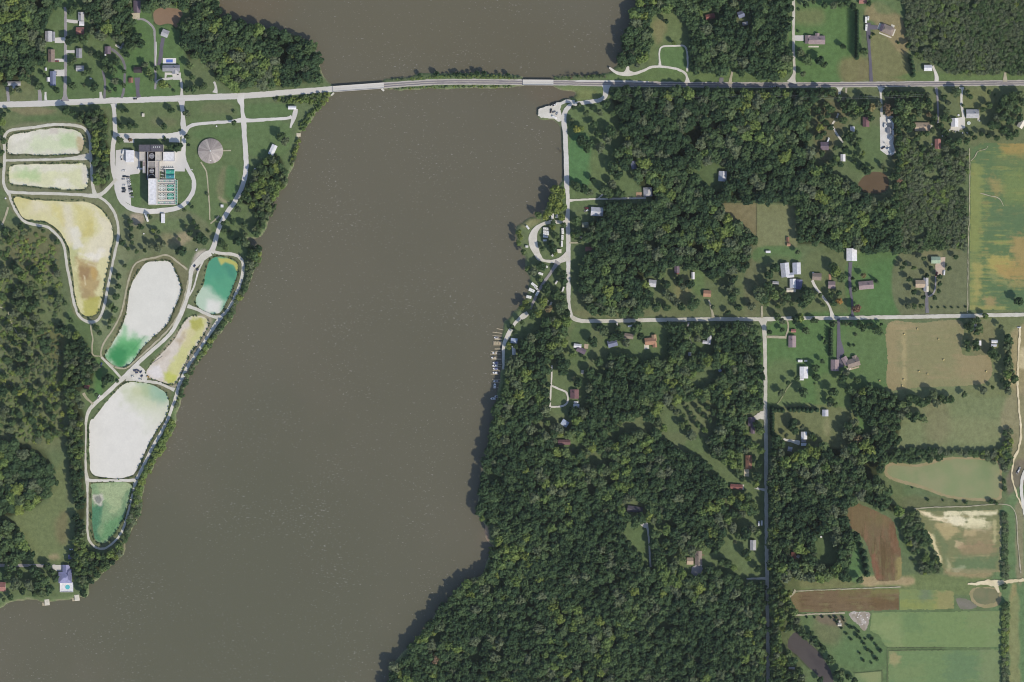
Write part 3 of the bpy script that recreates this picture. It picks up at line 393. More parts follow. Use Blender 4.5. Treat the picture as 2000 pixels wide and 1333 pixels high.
def water_mat(name, c1, c2, specks=True, rough=0.22, spec=0.35):
    m = mat(name, c1, c2, scale=0.006, rough=rough, spec=spec, detail=5, lo=.3, hi=.7, fine=0.03, fine_scale=0.5)
    nt = m.node_tree; N = nt.nodes; L = nt.links; b = N['Principled BSDF']
    geo = N.new('ShaderNodeNewGeometry')
    at = N.new('ShaderNodeAttribute'); at.attribute_name = 'col'; L.new(at.outputs['Color'], b.inputs['Base Color'])
    if specks:                 # foam flecks and sun glints painted into the base colour, thicker in some reaches
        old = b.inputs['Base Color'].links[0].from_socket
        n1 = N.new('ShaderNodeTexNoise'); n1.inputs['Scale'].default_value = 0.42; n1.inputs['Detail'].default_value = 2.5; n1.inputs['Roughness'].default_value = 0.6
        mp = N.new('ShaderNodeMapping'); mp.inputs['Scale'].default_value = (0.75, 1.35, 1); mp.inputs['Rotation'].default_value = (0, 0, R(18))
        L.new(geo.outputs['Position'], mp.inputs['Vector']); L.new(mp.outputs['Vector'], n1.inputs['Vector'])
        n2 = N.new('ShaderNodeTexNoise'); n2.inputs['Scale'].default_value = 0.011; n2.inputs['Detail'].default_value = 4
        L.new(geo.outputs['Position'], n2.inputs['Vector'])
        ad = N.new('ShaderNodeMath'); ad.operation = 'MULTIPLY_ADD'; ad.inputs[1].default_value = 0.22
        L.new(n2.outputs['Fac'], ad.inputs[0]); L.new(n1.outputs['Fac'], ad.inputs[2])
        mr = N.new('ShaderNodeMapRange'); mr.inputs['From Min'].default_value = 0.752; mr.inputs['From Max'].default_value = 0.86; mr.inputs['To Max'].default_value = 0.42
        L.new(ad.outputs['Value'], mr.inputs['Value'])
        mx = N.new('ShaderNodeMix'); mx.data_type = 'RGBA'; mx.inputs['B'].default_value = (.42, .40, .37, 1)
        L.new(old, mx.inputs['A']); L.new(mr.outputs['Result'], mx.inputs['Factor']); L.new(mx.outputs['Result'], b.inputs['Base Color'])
    nb = N.new('ShaderNodeTexNoise'); nb.inputs['Scale'].default_value = 0.55; nb.inputs['Detail'].default_value = 4
    L.new(geo.outputs['Position'], nb.inputs['Vector'])
    bp = N.new('ShaderNodeBump'); bp.inputs['Strength'].default_value = 0.35; bp.inputs['Distance'].default_value = 0.25
    L.new(nb.outputs['Fac'], bp.inputs['Height']); L.new(bp.outputs['Normal'], b.inputs['Normal'])
    return m
rx, ry = np.meshgrid(np.arange(-149, 1440, 9.0), np.arange(-115, 1452, 9.0)); rn = fbm(*rx.shape, 26, 5, 77); rc_ = np.zeros(rx.shape + (3,)); rc_[:] = lin((104,100,83))
def tint_river(cx, cy, rx_, ry_, c, st):
    d = np.sqrt(((rx - cx) / rx_) ** 2 + ((ry - cy) / ry_) ** 2) + rn * .35; a = (sstep(1.1, .2, d) * st)[..., None]; rc_[:] = rc_ * (1 - a) + np.array(lin(c)) * a
tint_river(500, 1200, 700, 420, (97,97,78), .9); tint_river(800, 900, 260, 500, (99,97,79), .6); tint_river(470, 10, 120, 60, (109,99,79), .8); tint_river(800, 60, 300, 120, (104,99,79), .6); tint_river(500, 520, 120, 300, (103,101,84), .6); tint_river(1000, 110, 240, 80, (102,97,78), .5); tint_river(960, 1055, 40, 50, (122,108,92), .6); tint_river(1090, 186, 60, 22, (108,98,80), .7)
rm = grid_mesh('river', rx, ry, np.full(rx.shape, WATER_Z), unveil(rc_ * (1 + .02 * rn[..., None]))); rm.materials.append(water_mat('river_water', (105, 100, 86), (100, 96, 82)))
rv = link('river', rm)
tag(rv, 'wide muddy brown river flecked with foam and painted sun glints', kind='structure')

def pond(key, name, label, base, paints, z=-0.8, mt=None, seed=1, step=1.6):
    soft = .9 if mt else .4
    P = PONDS[key]; xs = np.arange(P[:, 0].min() - 5, P[:, 0].max() + 5, step); ys = np.arange(P[:, 1].min() - 5, P[:, 1].max() + 5, step)
    X, Y = np.meshgrid(xs, ys); d0 = sdf(P, X, Y)
    C = np.zeros(X.shape + (3,)); C[:] = lin(base)
    nz = fbm(*X.shape, 8, 4, seed); n2 = fbm(*X.shape, 3, 2, seed + 9)
    for (poly, c, fe, st) in paints:
        d = sdf(np.array(poly, float), X, Y) + nz * fe * soft + n2 * fe * soft * .3
        a = (sstep(fe, -fe, d) * st)[..., None]; C = C * (1 - a) + np.array(lin(c)) * a
    g = 1 + 0.025 * nz[..., None]; C = unveil(C * g)
    me = grid_mesh(name, X, Y, np.full(X.shape, z), C, d0 < 3.2); me.materials.append(mt or MATS['sludge'])
    return tag(link(name, me), label, kind='structure')
painted_mat('sludge', rough=0.5, spec=0.12, g1=0.05, g2=0.06, s1=0.05, s2=0.5)
painted_mat('crust', rough=0.9, spec=0.1, g1=0.10, g2=0.12, s1=0.12, s2=0.7)
CR = MATS['crust']; painted_mat('weed', rough=.8, spec=.1, g1=.22, g2=.42, s1=.3, s2=.75)
pond('upper', 'settling_lagoon', 'northernmost pale sludge lagoon with a greenish film and white crust', (208,206,188), [
  ([(60,268),(150,262),(160,290),(120,300),(50,296)], (200,208,172), 9, .9), ([(110,268),(140,266),(152,285),(140,292),(118,280)], (178,200,152), 8, .7), ([(150,268),(166,270),(166,298),(152,296)], (186,162,120), 4, .7), ([(20,265),(60,256),(60,268),(25,278)], (222,218,206), 5, .8), ([(96,250),(112,250),(112,262),(96,262)], (200,192,180), 3, .9)], mt=CR, seed=31)
pond('second', 'settling_lagoon', 'pale yellow green lagoon just south of the northernmost one', (206,206,166), [
  ([(20,322),(170,318),(170,330),(100,336),(22,336)], (216,212,194), 5, .8), ([(35,332),(75,330),(72,350),(48,352),(30,342)], (172,196,140), 9, .8), ([(105,345),(130,352),(150,368),(100,368)], (218,214,196), 6, .8), ([(160,325),(174,325),(172,362),(160,360)], (214,208,196), 4, .8), ([(22,352),(50,356),(90,364),(22,364)], (216,212,196), 4, .7)], mt=CR, seed=32)
pond('boot', 'settling_lagoon', 'boot shaped dried lagoon of yellow sludge with a brown toe', (206,200,150), [
  ([(58,398),(100,400),(92,420),(60,415)], (210,200,162), 8, .7), ([(118,396),(140,396),(150,470),(135,480),(125,440)], (214,206,180), 7, .8), ([(145,400),(190,405),(185,450),(150,470)], (204,194,130), 12, .8), ([(185,410),(222,440),(216,500),(190,510),(160,500),(175,470),(195,450)], (218,210,182), 8, .85), ([(155,495),(200,490),(205,505),(185,512),(165,506)], (224,218,204), 5, .85), ([(132,480),(150,488),(145,520),(136,510)], (172,178,122), 6, .7),
  ([(150,505),(190,515),(192,560),(185,585),(165,590),(152,555)], (172,146,98), 7, .85), ([(152,522),(176,525),(176,548),(158,550)], (150,122,86), 5, .8), ([(178,520),(190,525),(186,548),(178,545)], (192,158,92), 4, .7), ([(140,530),(150,530),(158,580),(148,585)], (186,184,128), 5, .7), ([(158,585),(195,580),(190,625),(160,620)], (176,172,84), 6, .85), ([(25,385),(60,388),(40,410)], (200,190,118), 8, .6), ([(66,394),(86,394),(90,408),(70,410)], (216,208,176), 5, .8), ([(150,392),(180,396),(200,412),(190,416),(165,404)], (214,206,170), 6, .7), ([(136,446),(152,444),(158,478),(146,486)], (218,214,200), 5, .8), ([(168,430),(186,432),(180,462),(166,460)], (196,184,112), 6, .7), ([(100,400),(122,402),(124,440),(112,430)], (204,192,120), 6, .6), ([(163,538),(166,540),(169,556),(165,560)], (214,200,160), 1.5, .8), ([(170,514),(190,520),(192,524),(172,518)], (210,196,160), 2, .7), ([(155,560),(175,562),(172,584),(160,584)], (160,140,100), 4, .6)], mt=CR, seed=33)
pond('milky', 'settling_lagoon', 'long milky white lagoon turning bright green at its southern end', (214,212,202), [
  ([(240,648),(292,668),(262,710),(236,722),(200,700)], (176,208,172), 13, .9), ([(232,660),(280,662),(278,680),(252,708),(236,720),(205,698)], (92,170,104), 10, .95), ([(220,676),(258,678),(246,704),(232,716),(206,700)], (56,138,82), 11, .9), ([(240,634),(250,636),(244,670),(236,670)], (112,186,122), 6, .6), ([(283,655),(284.5,656),(256,690),(254,689)], (70,140,88), 1.2, .6)], seed=34)
pond('emerald', 'settling_lagoon', 'emerald green lagoon with a milky white southern end and yellow scum', (86,160,124), [
  ([(405,505),(440,503),(436,540),(398,550)], (72,146,118), 10, .6), ([(440,515),(464,520),(458,550),(440,535)], (62,128,112), 8, .6), ([(380,555),(405,560),(440,590),(430,615),(380,605)], (184,202,180), 8, .9), ([(404,585),(430,590),(430,615),(402,612)], (218,216,208), 6, .9), ([(425,503),(450,506),(466,516),(464,532),(455,518),(440,512),(432,518),(427,510)], (186,182,96), 2.2, .95)], seed=35)
pond('wedge', 'settling_lagoon', 'wedge shaped dry lagoon of pale pink silt and yellow green algae', (206,196,182), [
  ([(375,622),(405,622),(400,650),(370,690),(350,735),(330,750),(320,740),(340,700),(362,660)], (196,196,120), 5, .85), ([(318,725),(345,735),(340,750),(318,748)], (184,190,84), 4, .8), ([(360,640),(385,640),(365,680),(350,670)], (206,194,148), 5, .6), ([(285,725),(310,712),(322,738),(300,742)], (218,212,210), 5, .8), ([(372,628),(392,622),(398,636),(384,646),(372,640)], (168,166,74), 4, .8), ([(345,665),(360,650),(364,660),(350,678)], (178,158,128), 3, .6), ([(300,708),(330,682),(334,688),(306,714)], (190,176,158), 3, .6)], mt=CR, seed=36)
pond('white', 'settling_lagoon', 'large blank white lagoon with green tinted water at its northern rim', (218,215,206), [
  ([(235,757),(300,745),(335,780),(328,815),(300,820),(250,785)], (194,200,164), 20, .85), ([(265,742),(310,748),(334,778),(322,792),(285,772)], (150,182,152), 12, .85), ([(300,752),(326,768),(326,782),(306,772)], (138,176,150), 7, .6), ([(255,752),(290,750),(290,775),(262,770)], (186,192,140), 8, .5), ([(285,800),(325,795),(310,840),(280,850)], (212,212,196), 15, .6)], seed=37)
pond('weedy', 'settling_lagoon', 'southernmost lagoon covered with pale green weed and dark open water', (128,156,114), [
  ([(185,945),(255,943),(250,990),(215,1000),(200,965)], (164,178,134), 9, .8), ([(176,985),(200,985),(192,1030),(198,1060),(178,1050)], (76,128,96), 5, .95), ([(215,1015),(240,1010),(222,1046),(200,1060),(195,1045)], (96,146,98), 7, .8), ([(182,968),(197,966),(202,976),(196,986),(184,985)], (196,192,176), 3, .95), ([(186,971),(194,969),(199,976),(194,983),(187,982)], (128,132,124), 2, .95), ([(243,960),(254,958),(240,1012),(234,1022)], (88,132,96), 4, .7)], mt=MATS['weed'], seed=38)
pond('brown_west', 'pond', 'small tan muddy pond among the north western houses', (140,116,94), [], seed=39)
pond('brown_east', 'pond', 'round brown pond below the gravel yard', (106,90,70), [([(1690,340),(1730,345),(1725,375),(1690,370)], (98,82,64), 12, .6)], seed=40)
pond('dark', 'pond', 'long dark slate pond in the south eastern lawn', (84,79,78), [([(1580,1270),(1630,1320),(1600,1320)], (72,68,72), 12, .7)], seed=41)

# ------------------------------------------------------------------ sheets laid on the ground
SHEET = [0.02]
def next_z():
    SHEET[0] += 0.006; return SHEET[0]
def sheet(name, poly, m, label, jitter=0.5, smooth=True, step=2.5, z=None, seed=0):
    P = spline(poly, True, step) if smooth else np.array(poly, float)
    rg = np.random.default_rng(seed + len(poly) * 7)
    if jitter: P = P + rg.normal(0, jitter, P.shape)
    z = next_z() if z is None else z
    V = [Vector((*W(x, y), z)) for x, y in P]
    tr = tessellate_polygon([V])
    fs = []
    for a, b, c in tr:
        n = (V[b] - V[a]).cross(V[c] - V[a]); fs.append((a, b, c) if n.z > 0 else (a, c, b))
    return tag(link(name, mesh_from(name, [tuple(v) for v in V], fs, [m])), label, kind='structure')
FIELD_M = painted_mat('field_cover', g1=.14, g2=.16, s1=.2, s2=.8)
def painted_sheet(name, poly, base, paints, label, streaks=(), seed=1, step=1.4, ang='x', smooth=True, m=None, rag=1.0):
    P = spline(poly, True, 3.0) if smooth else np.array(poly, float)
    xs = np.arange(P[:, 0].min() - 3, P[:, 0].max() + 4, step); ys = np.arange(P[:, 1].min() - 3, P[:, 1].max() + 4, step); X, Y = np.meshgrid(xs, ys); h, w = X.shape
    nz = fbm(h, w, 9, 4, seed); n2 = fbm(h, w, 3, 2, seed + 9); K = 9
    def streak(sd):
        q = fbm(h, w // K + 3, 2.6, 3, sd) if ang == 'x' else fbm(h // K + 3, w, 2.6, 3, sd)
        if ang == 'x':
            t = np.arange(w) / K; i = t.astype(int); f_ = (t - i)[None]; return q[:, i] * (1 - f_) + q[:, i + 1] * f_
        t = np.arange(h) / K; i = t.astype(int); f_ = (t - i)[:, None]; return q[i] * (1 - f_) + q[i + 1] * f_
    sk = streak(seed + 3); C = np.zeros(X.shape + (3,)); C[:] = lin(base)
    for (c, lo, hi, st) in streaks:
        a = (sstep(lo, hi, streak(seed + int(sum(c))) * .75 + nz * .5) * st)[..., None]; C = C * (1 - a) + np.array(lin(c)) * a
    for (pl, c, fe, st) in paints:
        d = sdf(np.array(pl, float), X, Y) + nz * fe * .8 + sk * fe * .7 + n2 * fe * .3; a = (sstep(fe, -fe, d) * st)[..., None]; C = C * (1 - a) + np.array(lin(c)) * a
    d0 = sdf(P, X, Y) + n2 * .7 * rag
    me = grid_mesh(name, X, Y, np.full(X.shape, next_z()), unveil(C), d0 < 0); me.materials.append(m or FIELD_M)
    return tag(link(name, me), label, kind='structure')
ROADS = []
def ribbon_mesh(name, pts, w, m, z, jitter=0.25, off=0.0, step=2.2, seed=3):
    pts = [(p[0], p[1], (p[2] if len(p) > 2 else w)) for p in pts]
    P = spline(pts, False, step); rg = np.random.default_rng(seed)
    T = np.gradient(P[:, :2], axis=0); T /= np.linalg.norm(T, axis=1)[:, None] + 1e-9; Nn = np.stack([-T[:, 1], T[:, 0]], 1)
    n = len(P); jl = np.convolve(rg.normal(0, jitter, n + 4), np.ones(3) / 1.8, 'same')[2:n + 2]; jr = np.convolve(rg.normal(0, jitter, n + 4), np.ones(3) / 1.8, 'same')[2:n + 2]
    L = P[:, :2] + Nn * (P[:, 2] / 2 + off + jl)[:, None]; Rr = P[:, :2] - Nn * (P[:, 2] / 2 - off + jr)[:, None]
    V = []; F = []
    for i in range(n):
        V.append((*W(*L[i]), z)); V.append((*W(*Rr[i]), z))
        if i: F.append((2 * i - 2, 2 * i, 2 * i + 1, 2 * i - 1))
    me = mesh_from(name, V, F, [m])
    bm = bmesh.new(); bm.from_mesh(me); bm.normal_update()
    for f in bm.faces:
        if f.normal.z < 0: f.normal_flip()
    bm.to_mesh(me); bm.free()
    return me, P
def road(name, pts, w, m, label, jitter=0.25, clear=True):
    me, P = ribbon_mesh(name, pts, w, m, next_z(), jitter, seed=len(ROADS) + 5)
    if clear: ROADS.append(P)
    return tag(link(name, me), label, kind='structure')
# ------------------------------------------------------------------ fields laid as sheets
FIELD_R = painted_mat('ploughed_cover', g1=.16, g2=.3, s1=.25, s2=1.0)
M_OVAL = mat('pale_meadow', (130,142,98), (142,144,104), .03, c3=(118,136,92), fine=.1)
M_RIM = mat('dry_rim', (158,144,108), (146,138,98), .06, fine=.1)
M_PASTURE2 = mat('pasture_grass_light', (122,140,92), (134,144,96), .06, c3=(112,134,88), fine=.12)
def rc(x0, y0, x1, y1): return [(x0, y0), (x1, y0), (x1, y1), (x0, y1)]
painted_sheet('crop_field', [(1896,300),(1900,288),(1920,278),(1960,280),(2150,278),(2150,606),(1893,606),(1894,430)], (96,120,80), [
 (rc(1890,320,1918,490), (136,144,84), 7, .85), (rc(1890,490,1915,605), (132,140,84), 8, .7), ([(1955,280),(2150,282),(2150,306),(1958,306)], (162,140,82), 7, .9), (rc(1940,300,2150,330), (112,126,80), 10, .5),
 ([(1934,350),(1952,354),(1962,376),(1945,386),(1938,368)], (158,142,90), 9, .75), (rc(1960,335,2150,400), (124,138,80), 14, .6), (rc(1925,400,2150,460), (92,116,82), 12, .6), (rc(1975,462,2150,512), (164,142,90), 9, .85),
 ([(1925,503),(1948,498),(1972,503),(1980,530),(1960,540),(1935,528)], (168,156,88), 8, .9), ([(1950,520),(2150,505),(2150,545),(1972,545),(1955,535)], (166,140,86), 9, .85), ([(1903,515),(1917,520),(1916,570),(1910,590),(1900,585)], (160,152,90), 6, .8), ([(1930,530),(1960,545),(1972,560),(1940,552)], (146,148,94), 5, .6),
 (rc(1970,548,2150,562), (158,146,92), 5, .7), (rc(1935,562,2150,596), (86,112,80), 8, .6), ([(1923,578),(1946,580),(1944,600),(1925,602)], (164,142,96), 5, .75), (rc(1890,597,1965,607), (158,152,90), 3, .6)],
 'broad striped green crop field at the right edge with ochre patches', [((146,150,84), .1, .8, .75), ((88,112,76), .2, .9, .6), ((152,140,86), .35, 1.0, .6)], 61, smooth=False)
painted_sheet('hay_field', [(1734,632),(1800,630),(1879,628),(1880,690),(1925,693),(1936,705),(1938,730),(1925,748),(1890,754),(1800,758),(1736,760),(1733,700)], (142,136,98), [(rc(1730,630,1755,765), (152,138,100), 7, .7), (rc(1762,640,1770,760), (170,156,112), 3, .7), (rc(1780,650,1878,720), (132,132,92), 16, .55), (rc(1870,690,1945,755), (154,138,102), 10, .6), (rc(1740,630,1790,645), (162,144,106), 5, .6), (rc(1780,738,1900,760), (136,138,96), 8, .5)],
 'tan mown hay field dotted with round bales', [((126,130,90), .3, 1.0, .45), ((156,140,104), .3, 1.0, .5)], 62)
sheet('oval_field_rim', [(1727,915),(1735,906),(1755,904),(1790,908),(1830,897),(1870,893),(1945,897),(1956,915),(1957,960),(1950,977),(1900,978),(1850,972),(1800,955),(1750,941),(1730,930)], M_RIM, 'dry tan rim of the oval meadow', .5)
sheet('oval_field', [(1733,916),(1740,910),(1765,911),(1800,912),(1840,901),(1880,897),(1940,902),(1952,915),(1952,960),(1945,973),(1900,973),(1850,967),(1805,950),(1755,936),(1736,928)], M_OVAL, 'oval pale green meadow with a dry rim', .6)
painted_sheet('bare_plot', [(1788,994),(1820,998),(1880,998),(1950,995),(1957,1010),(1956,1060),(1954,1118),(1900,1122),(1850,1118),(1838,1108),(1825,1075),(1808,1040),(1797,1015)], (124,128,88), [
 ([(1786,995),(1800,996),(1835,1010),(1875,1012),(1890,1020),(1880,1030),(1850,1024),(1825,1016),(1805,1006)], (226,210,170), 3, 1), (rc(1845,998,1948,1008), (216,206,166), 3, .95), (rc(1846,1008,1890,1028), (222,212,176), 5, 1), (rc(1888,1012,1926,1032), (224,214,172), 4, .95), (rc(1880,1020,1935,1034), (206,196,154), 5, .7),
 ([(1826,1018),(1850,1020),(1872,1030),(1876,1040),(1860,1048),(1848,1055),(1838,1046),(1828,1034)], (174,158,112), 4, .9), (rc(1882,1034,1940,1062), (152,136,100), 10, .6), (rc(1884,1036,1906,1047), (182,164,120), 3, .7), (rc(1866,1057,1882,1068), (186,166,126), 3, .85), (rc(1880,1062,1940,1086), (154,132,100), 7, .7), (rc(1955,1005,1958,1098), (222,206,160), 1.8, .95), (rc(1940,1015,1946,1062), (178,170,124), 2, .7),
 ([(1812,1040),(1822,1046),(1838,1085),(1840,1104),(1832,1100),(1820,1066)], (212,198,152), 3, .95), ([(1845,1078),(1850,1090),(1860,1110),(1850,1116)], (176,170,126), 2.5, .7), ([(1862,1112),(1884,1104),(1886,1108),(1868,1120)], (224,214,176), 2.5, .95), (rc(1862,1086,1950,1116), (98,122,84), 6, .75), ([(1822,1030),(1834,1036),(1850,1066),(1850,1110),(1838,1080)], (108,122,84), 4, .7), (rc(1848,1112,1956,1122), (160,144,108), 3, .5)],
 'rough square plot of pale clay patches and thin grass', [((168,156,112), .3, 1.0, .6), ((104,118,80), .4, 1.1, .6)], 63, smooth=False)
painted_sheet('ploughed_field', [(1655,984),(1670,981),(1690,988),(1720,1002),(1740,1012),(1748,1024),(1752,1045),(1760,1075),(1762,1105),(1758,1132),(1735,1136),(1712,1134),(1704,1110),(1698,1085),(1690,1060),(1672,1040),(1658,1028),(1654,1005)], (117,101,75), [([(1650,980),(1690,985),(1700,1010),(1690,1040),(1660,1035)], (122,106,74), 10, .6), ([(1700,1000),(1740,1010),(1735,1030),(1705,1025)], (118,108,72), 7, .6), ([(1735,1018),(1752,1030),(1760,1090),(1745,1080),(1738,1050)], (124,92,68), 5, .7), ([(1700,1085),(1712,1080),(1722,1130),(1712,1135)], (138,94,74), 4, .7), (rc(1750,1088,1764,1134), (148,138,86), 4, .8), (rc(1715,1060,1745,1120), (102,82,56), 9, .5)],
 'leaning red brown ploughed field beside the small wood', [((96,84,58), .05, .6, .8), ((136,106,82), .1, .7, .8), ((118,114,76), .3, .9, .7)], 64, ang='y', m=FIELD_R)
painted_sheet('tilled_field', [(1543,1166),(1552,1158),(1570,1155),(1600,1153),(1680,1151),(1757,1150),(1756,1192),(1700,1194),(1600,1197),(1562,1197),(1550,1186)], (118,100,75), [(rc(1640,1150,1700,1162), (118,112,70), 6, .6), (rc(1700,1150,1758,1164), (124,124,72), 6, .7), (rc(1640,1170,1757,1176), (128,110,74), 3, .5), (rc(1540,1155,1562,1198), (128,116,80), 5, .6), (rc(1700,1164,1757,1190), (104,84,56), 8, .6)],
 'long brown tilled strip with rounded western end', smooth=False, streaks=[((104,86,62), .1, .8, .8), ((124,120,80), .2, .9, .7), ((136,118,88), .4, 1.0, .5)], seed=65, m=FIELD_R)
painted_sheet('green_strip', [(1756,1150),(1858,1153),(1864,1158),(1864,1190),(1820,1192),(1756,1192)], (122,137,86), [(rc(1798,1152,1822,1192), (106,128,92), 6, .7), (rc(1801,1152,1811,1172), (114,122,98), 6, .5), (rc(1826,1150,1864,1192), (150,140,92), 7, .7), (rc(1756,1176,1830,1192), (140,146,78), 6, .6)], 'yellow green strip continuing the brown tilled strip', smooth=False, streaks=[((142,146,84), .3, 1.0, .6), ((106,132,82), .3, 1.0, .6)], seed=66)
sheet('mown_circle', [(1893,1160),(1900,1150),(1930,1147),(1952,1152),(1956,1165),(1950,1182),(1925,1188),(1903,1180)], M_RIM, 'dry tan ring around the round mown paddock', .7)
sheet('mown_circle', [(1900,1160),(1906,1151),(1930,1149),(1948,1155),(1950,1168),(1942,1178),(1922,1181),(1906,1175)], mat('worn_paddock', (112,118,86), (124,122,90), .06, fine=.12), 'round worn paddock below the sand track', .7)
sheet('slate_patch', [(1868,1170),(1890,1172),(1908,1186),(1878,1190)], mat('slate_ground', (126,122,110), (116,116,98), .08), 'grey wedge of bare ground west of the round paddock', .5)
painted_sheet('pasture', [(1702,1196),(1957,1193),(1957,1265),(1845,1265),(1735,1266),(1728,1262),(1715,1240),(1698,1232)], (117,139,88), [(rc(1700,1194,1760,1225), (128,144,94), 10, .7), ([(1698,1220),(1760,1215),(1762,1262),(1736,1262)], (134,148,98), 9, .7), (rc(1890,1195,1957,1225), (124,138,92), 12, .6), (rc(1762,1198,1800,1230), (104,130,86), 12, .6), (rc(1930,1225,1957,1265), (126,142,96), 9, .5)], 'smooth green pasture under the tilled strip', [((124,144,96), .4, 1.2, .5), ((100,132,90), .4, 1.2, .5)], 67, smooth=False)
painted_sheet('paddock', [(1735,1271),(1845,1270),(1956,1268),(1956,1450),(1733,1450)], (111,135,88), [([(1735,1272),(1752,1272),(1760,1290),(1748,1302),(1736,1300)], (160,148,104), 5, .75), (rc(1850,1275,1915,1330), (98,125,90), 14, .6), (rc(1915,1268,1957,1340), (126,138,96), 10, .6), (rc(1736,1300,1800,1340), (122,138,90), 12, .5)], 'lower green paddock behind the fence', [((122,140,94), .4, 1.2, .5), ((96,126,90), .4, 1.2, .5)], 68, smooth=False)
sheet('small_paddock', [(1670,1316),(1722,1312),(1722,1450),(1660,1450)], M_PASTURE2, 'small fenced paddock at the bottom edge', .5, False)
sheet('rubble_ground', [(1660,1197),(1697,1196),(1697,1212),(1692,1230),(1686,1232),(1676,1220),(1662,1208)], mat('rubble', (166,156,146), (148,138,122), .12, c3=(186,178,170), fine=.2), 'grey triangle of rubble and spoil beside the pasture', .7)
sheet('gravel_yard', [(1718,229),(1727,224),(1744,227),(1746,262),(1744,280),(1749,298),(1742,305),(1732,303),(1719,294)], mat('white_gravel', (218,216,212), (206,202,196), .1, fine=.08), 'white gravel yard full of parked trailers', .4, False)

# ------------------------------------------------------------------ roads, drives, tracks and pads
CONC = mat('pale_concrete', (206,203,197), (198,195,189), .05, c3=(210,208,204), fine=.05, stretch=(.12,1.5), rough=.85)
GRAV = mat('pale_gravel', (202,199,187), (192,188,174), .09, fine=.08, rough=.95)
LIME = mat('limestone_gravel', (212,208,198), (200,196,184), .09, fine=.08, rough=.95)
TAN = mat('tan_track', (180,172,148), (164,160,132), .12, fine=.12)
ASPH = mat('grey_asphalt', (126,124,128), (116,114,120), .07, fine=.06)
ASPL = mat('weathered_asphalt', (160,156,156), (148,144,146), .07, fine=.07)
DARK = mat('dark_asphalt', (108,104,116), (100,97,108), .07, fine=.05)
LANE = mat('worn_wheel_path', (124,118,124), (134,128,130), .1, stretch=(.15,3), fine=.06)
SHOU = mat('road_shoulder', (186,180,172), (174,168,158), .08, fine=.07)
CENT = mat('faded_centre_line', (188,180,160), (170,164,150), .3)
SAND = mat('sandy_track', (222,208,172), (204,190,150), .08, fine=.1)
PAVE = mat('yard_concrete', (208,205,198), (200,197,192), .04, c3=(214,211,206), fine=.03)

# the highway
HW_W = [(-150,208),(-20,205.5),(60,203.5),(130,200.5),(200,197.5),(300,194.5),(400,190.5),(470,188),(520,184.5),(560,181),(610,177.5),(652,174.3)]
HW_C = [(747,167.5),(800,163.8),(850,161),(920,160.3),(1000,161),(1024,161.4)]
HW_E = [(1078,161.8),(1140,163),(1200,164.2),(1300,165.3),(1400,166.3),(1500,166.6),(1600,166.2),(1700,165.3),(1800,164.2),(1900,163.2),(2020,162),(2150,161)]
road('highway', HW_W, 11.4, CONC, 'pale concrete highway west of the bridge')
road('highway', HW_C, 11.2, SHOU, 'pale shouldered highway on the causeway')
road('highway', HW_E, 10.6, SHOU, 'two lane highway running east from the causeway')
ht = next_z()
for nm, seg in (('causeway', HW_C), ('eastern', HW_E)):
    for off, sd in ((2.0, 1), (-2.0, 2)):
        o = link('traffic_lane', ribbon_mesh('traffic_lane', seg, 2.5, LANE, ht, .15, off, seed=sd)[0]); tag(o, '%s dark wheel path of the %s highway' % ('northern' if off < 0 else 'southern', nm), kind='structure')
    o = link('centre_line', ribbon_mesh('centre_line', seg, .7, CENT, ht + .004, .05, 0, seed=4)[0]); tag(o, 'faded centre line of the %s highway' % nm, kind='structure')
for (x0, x1, yy, lab) in ((1140,1268,159.3,'pale northern widening of the highway at the boat ramp junction'),):
    road('paved_shoulder', [(x0-20,158.8,1),(x0,158.6,3.4),(x1-30,159.6,3.4),(x1,160.4,2)], 3, CONC, lab, .2)

# north-western houses
road('residential_street', [(126,14,4),(128,30,5),(128,100,6),(127.5,150,6.2),(127,178,6.5),(127,188,8),(127,198,17)], 6, ASPL, 'worn grey residential street climbing north from the highway')
road('driveway', [(237,192),(242,175),(244,140),(243,126),(236,112),(226,102),(217,95)], 5, ASPH, 'dark curved driveway to the house in the trees')
road('driveway', [(204,193),(205,165),(203,148),(200,135)], 4.5, ASPH, 'straight grey driveway beside the curved dark one')
road('driveway', [(271,191,9),(269,178,7),(268,152,11)], 8, DARK, 'short purple grey driveway with a pale apron')
road('driveway', [(303,175),(304,150),(303,125),(303,95),(302,70),(301,58),(291,45),(278,38),(268,38)], 4, ASPL, 'long grey driveway curving up to the brown pond')
road('driveway', [(310,128),(314,110),(316,90),(319,74)], 7, DARK, 'broad dark driveway leading up to the tilted garage')
road('concrete_strip', [(305,82),(305,105),(304,127)], 2, CONC, 'thin pale concrete strip beside the broad dark driveway', .1)
road('driveway', [(355,194,9),(355,180,5),(354,160),(350,153),(330,154),(315,156),(305,162)], 4.5, CONC, 'pale loop driveway in front of the big house with the pool')
road('driveway', [(17,198,6),(15,180),(14,170)], 6, ASPL, 'grey driveway at the left edge')
road('driveway', [(198,196,7),(197,186,5),(196,180,4)], 4, CONC, 'short pale driveway stub north of the highway'); road('driveway', [(78,197,8),(78,185,7),(76,176,6)], 7, ASPL, 'grey shaded driveway west of the street'); road('driveway', [(89,196,5),(89,180,4)], 4, CONC, 'narrow pale driveway west of the street')
road('driveway', [(420,182,10),(422,172,5),(418,160,4)], 4, CONC, 'pale driveway stub under the large wood')
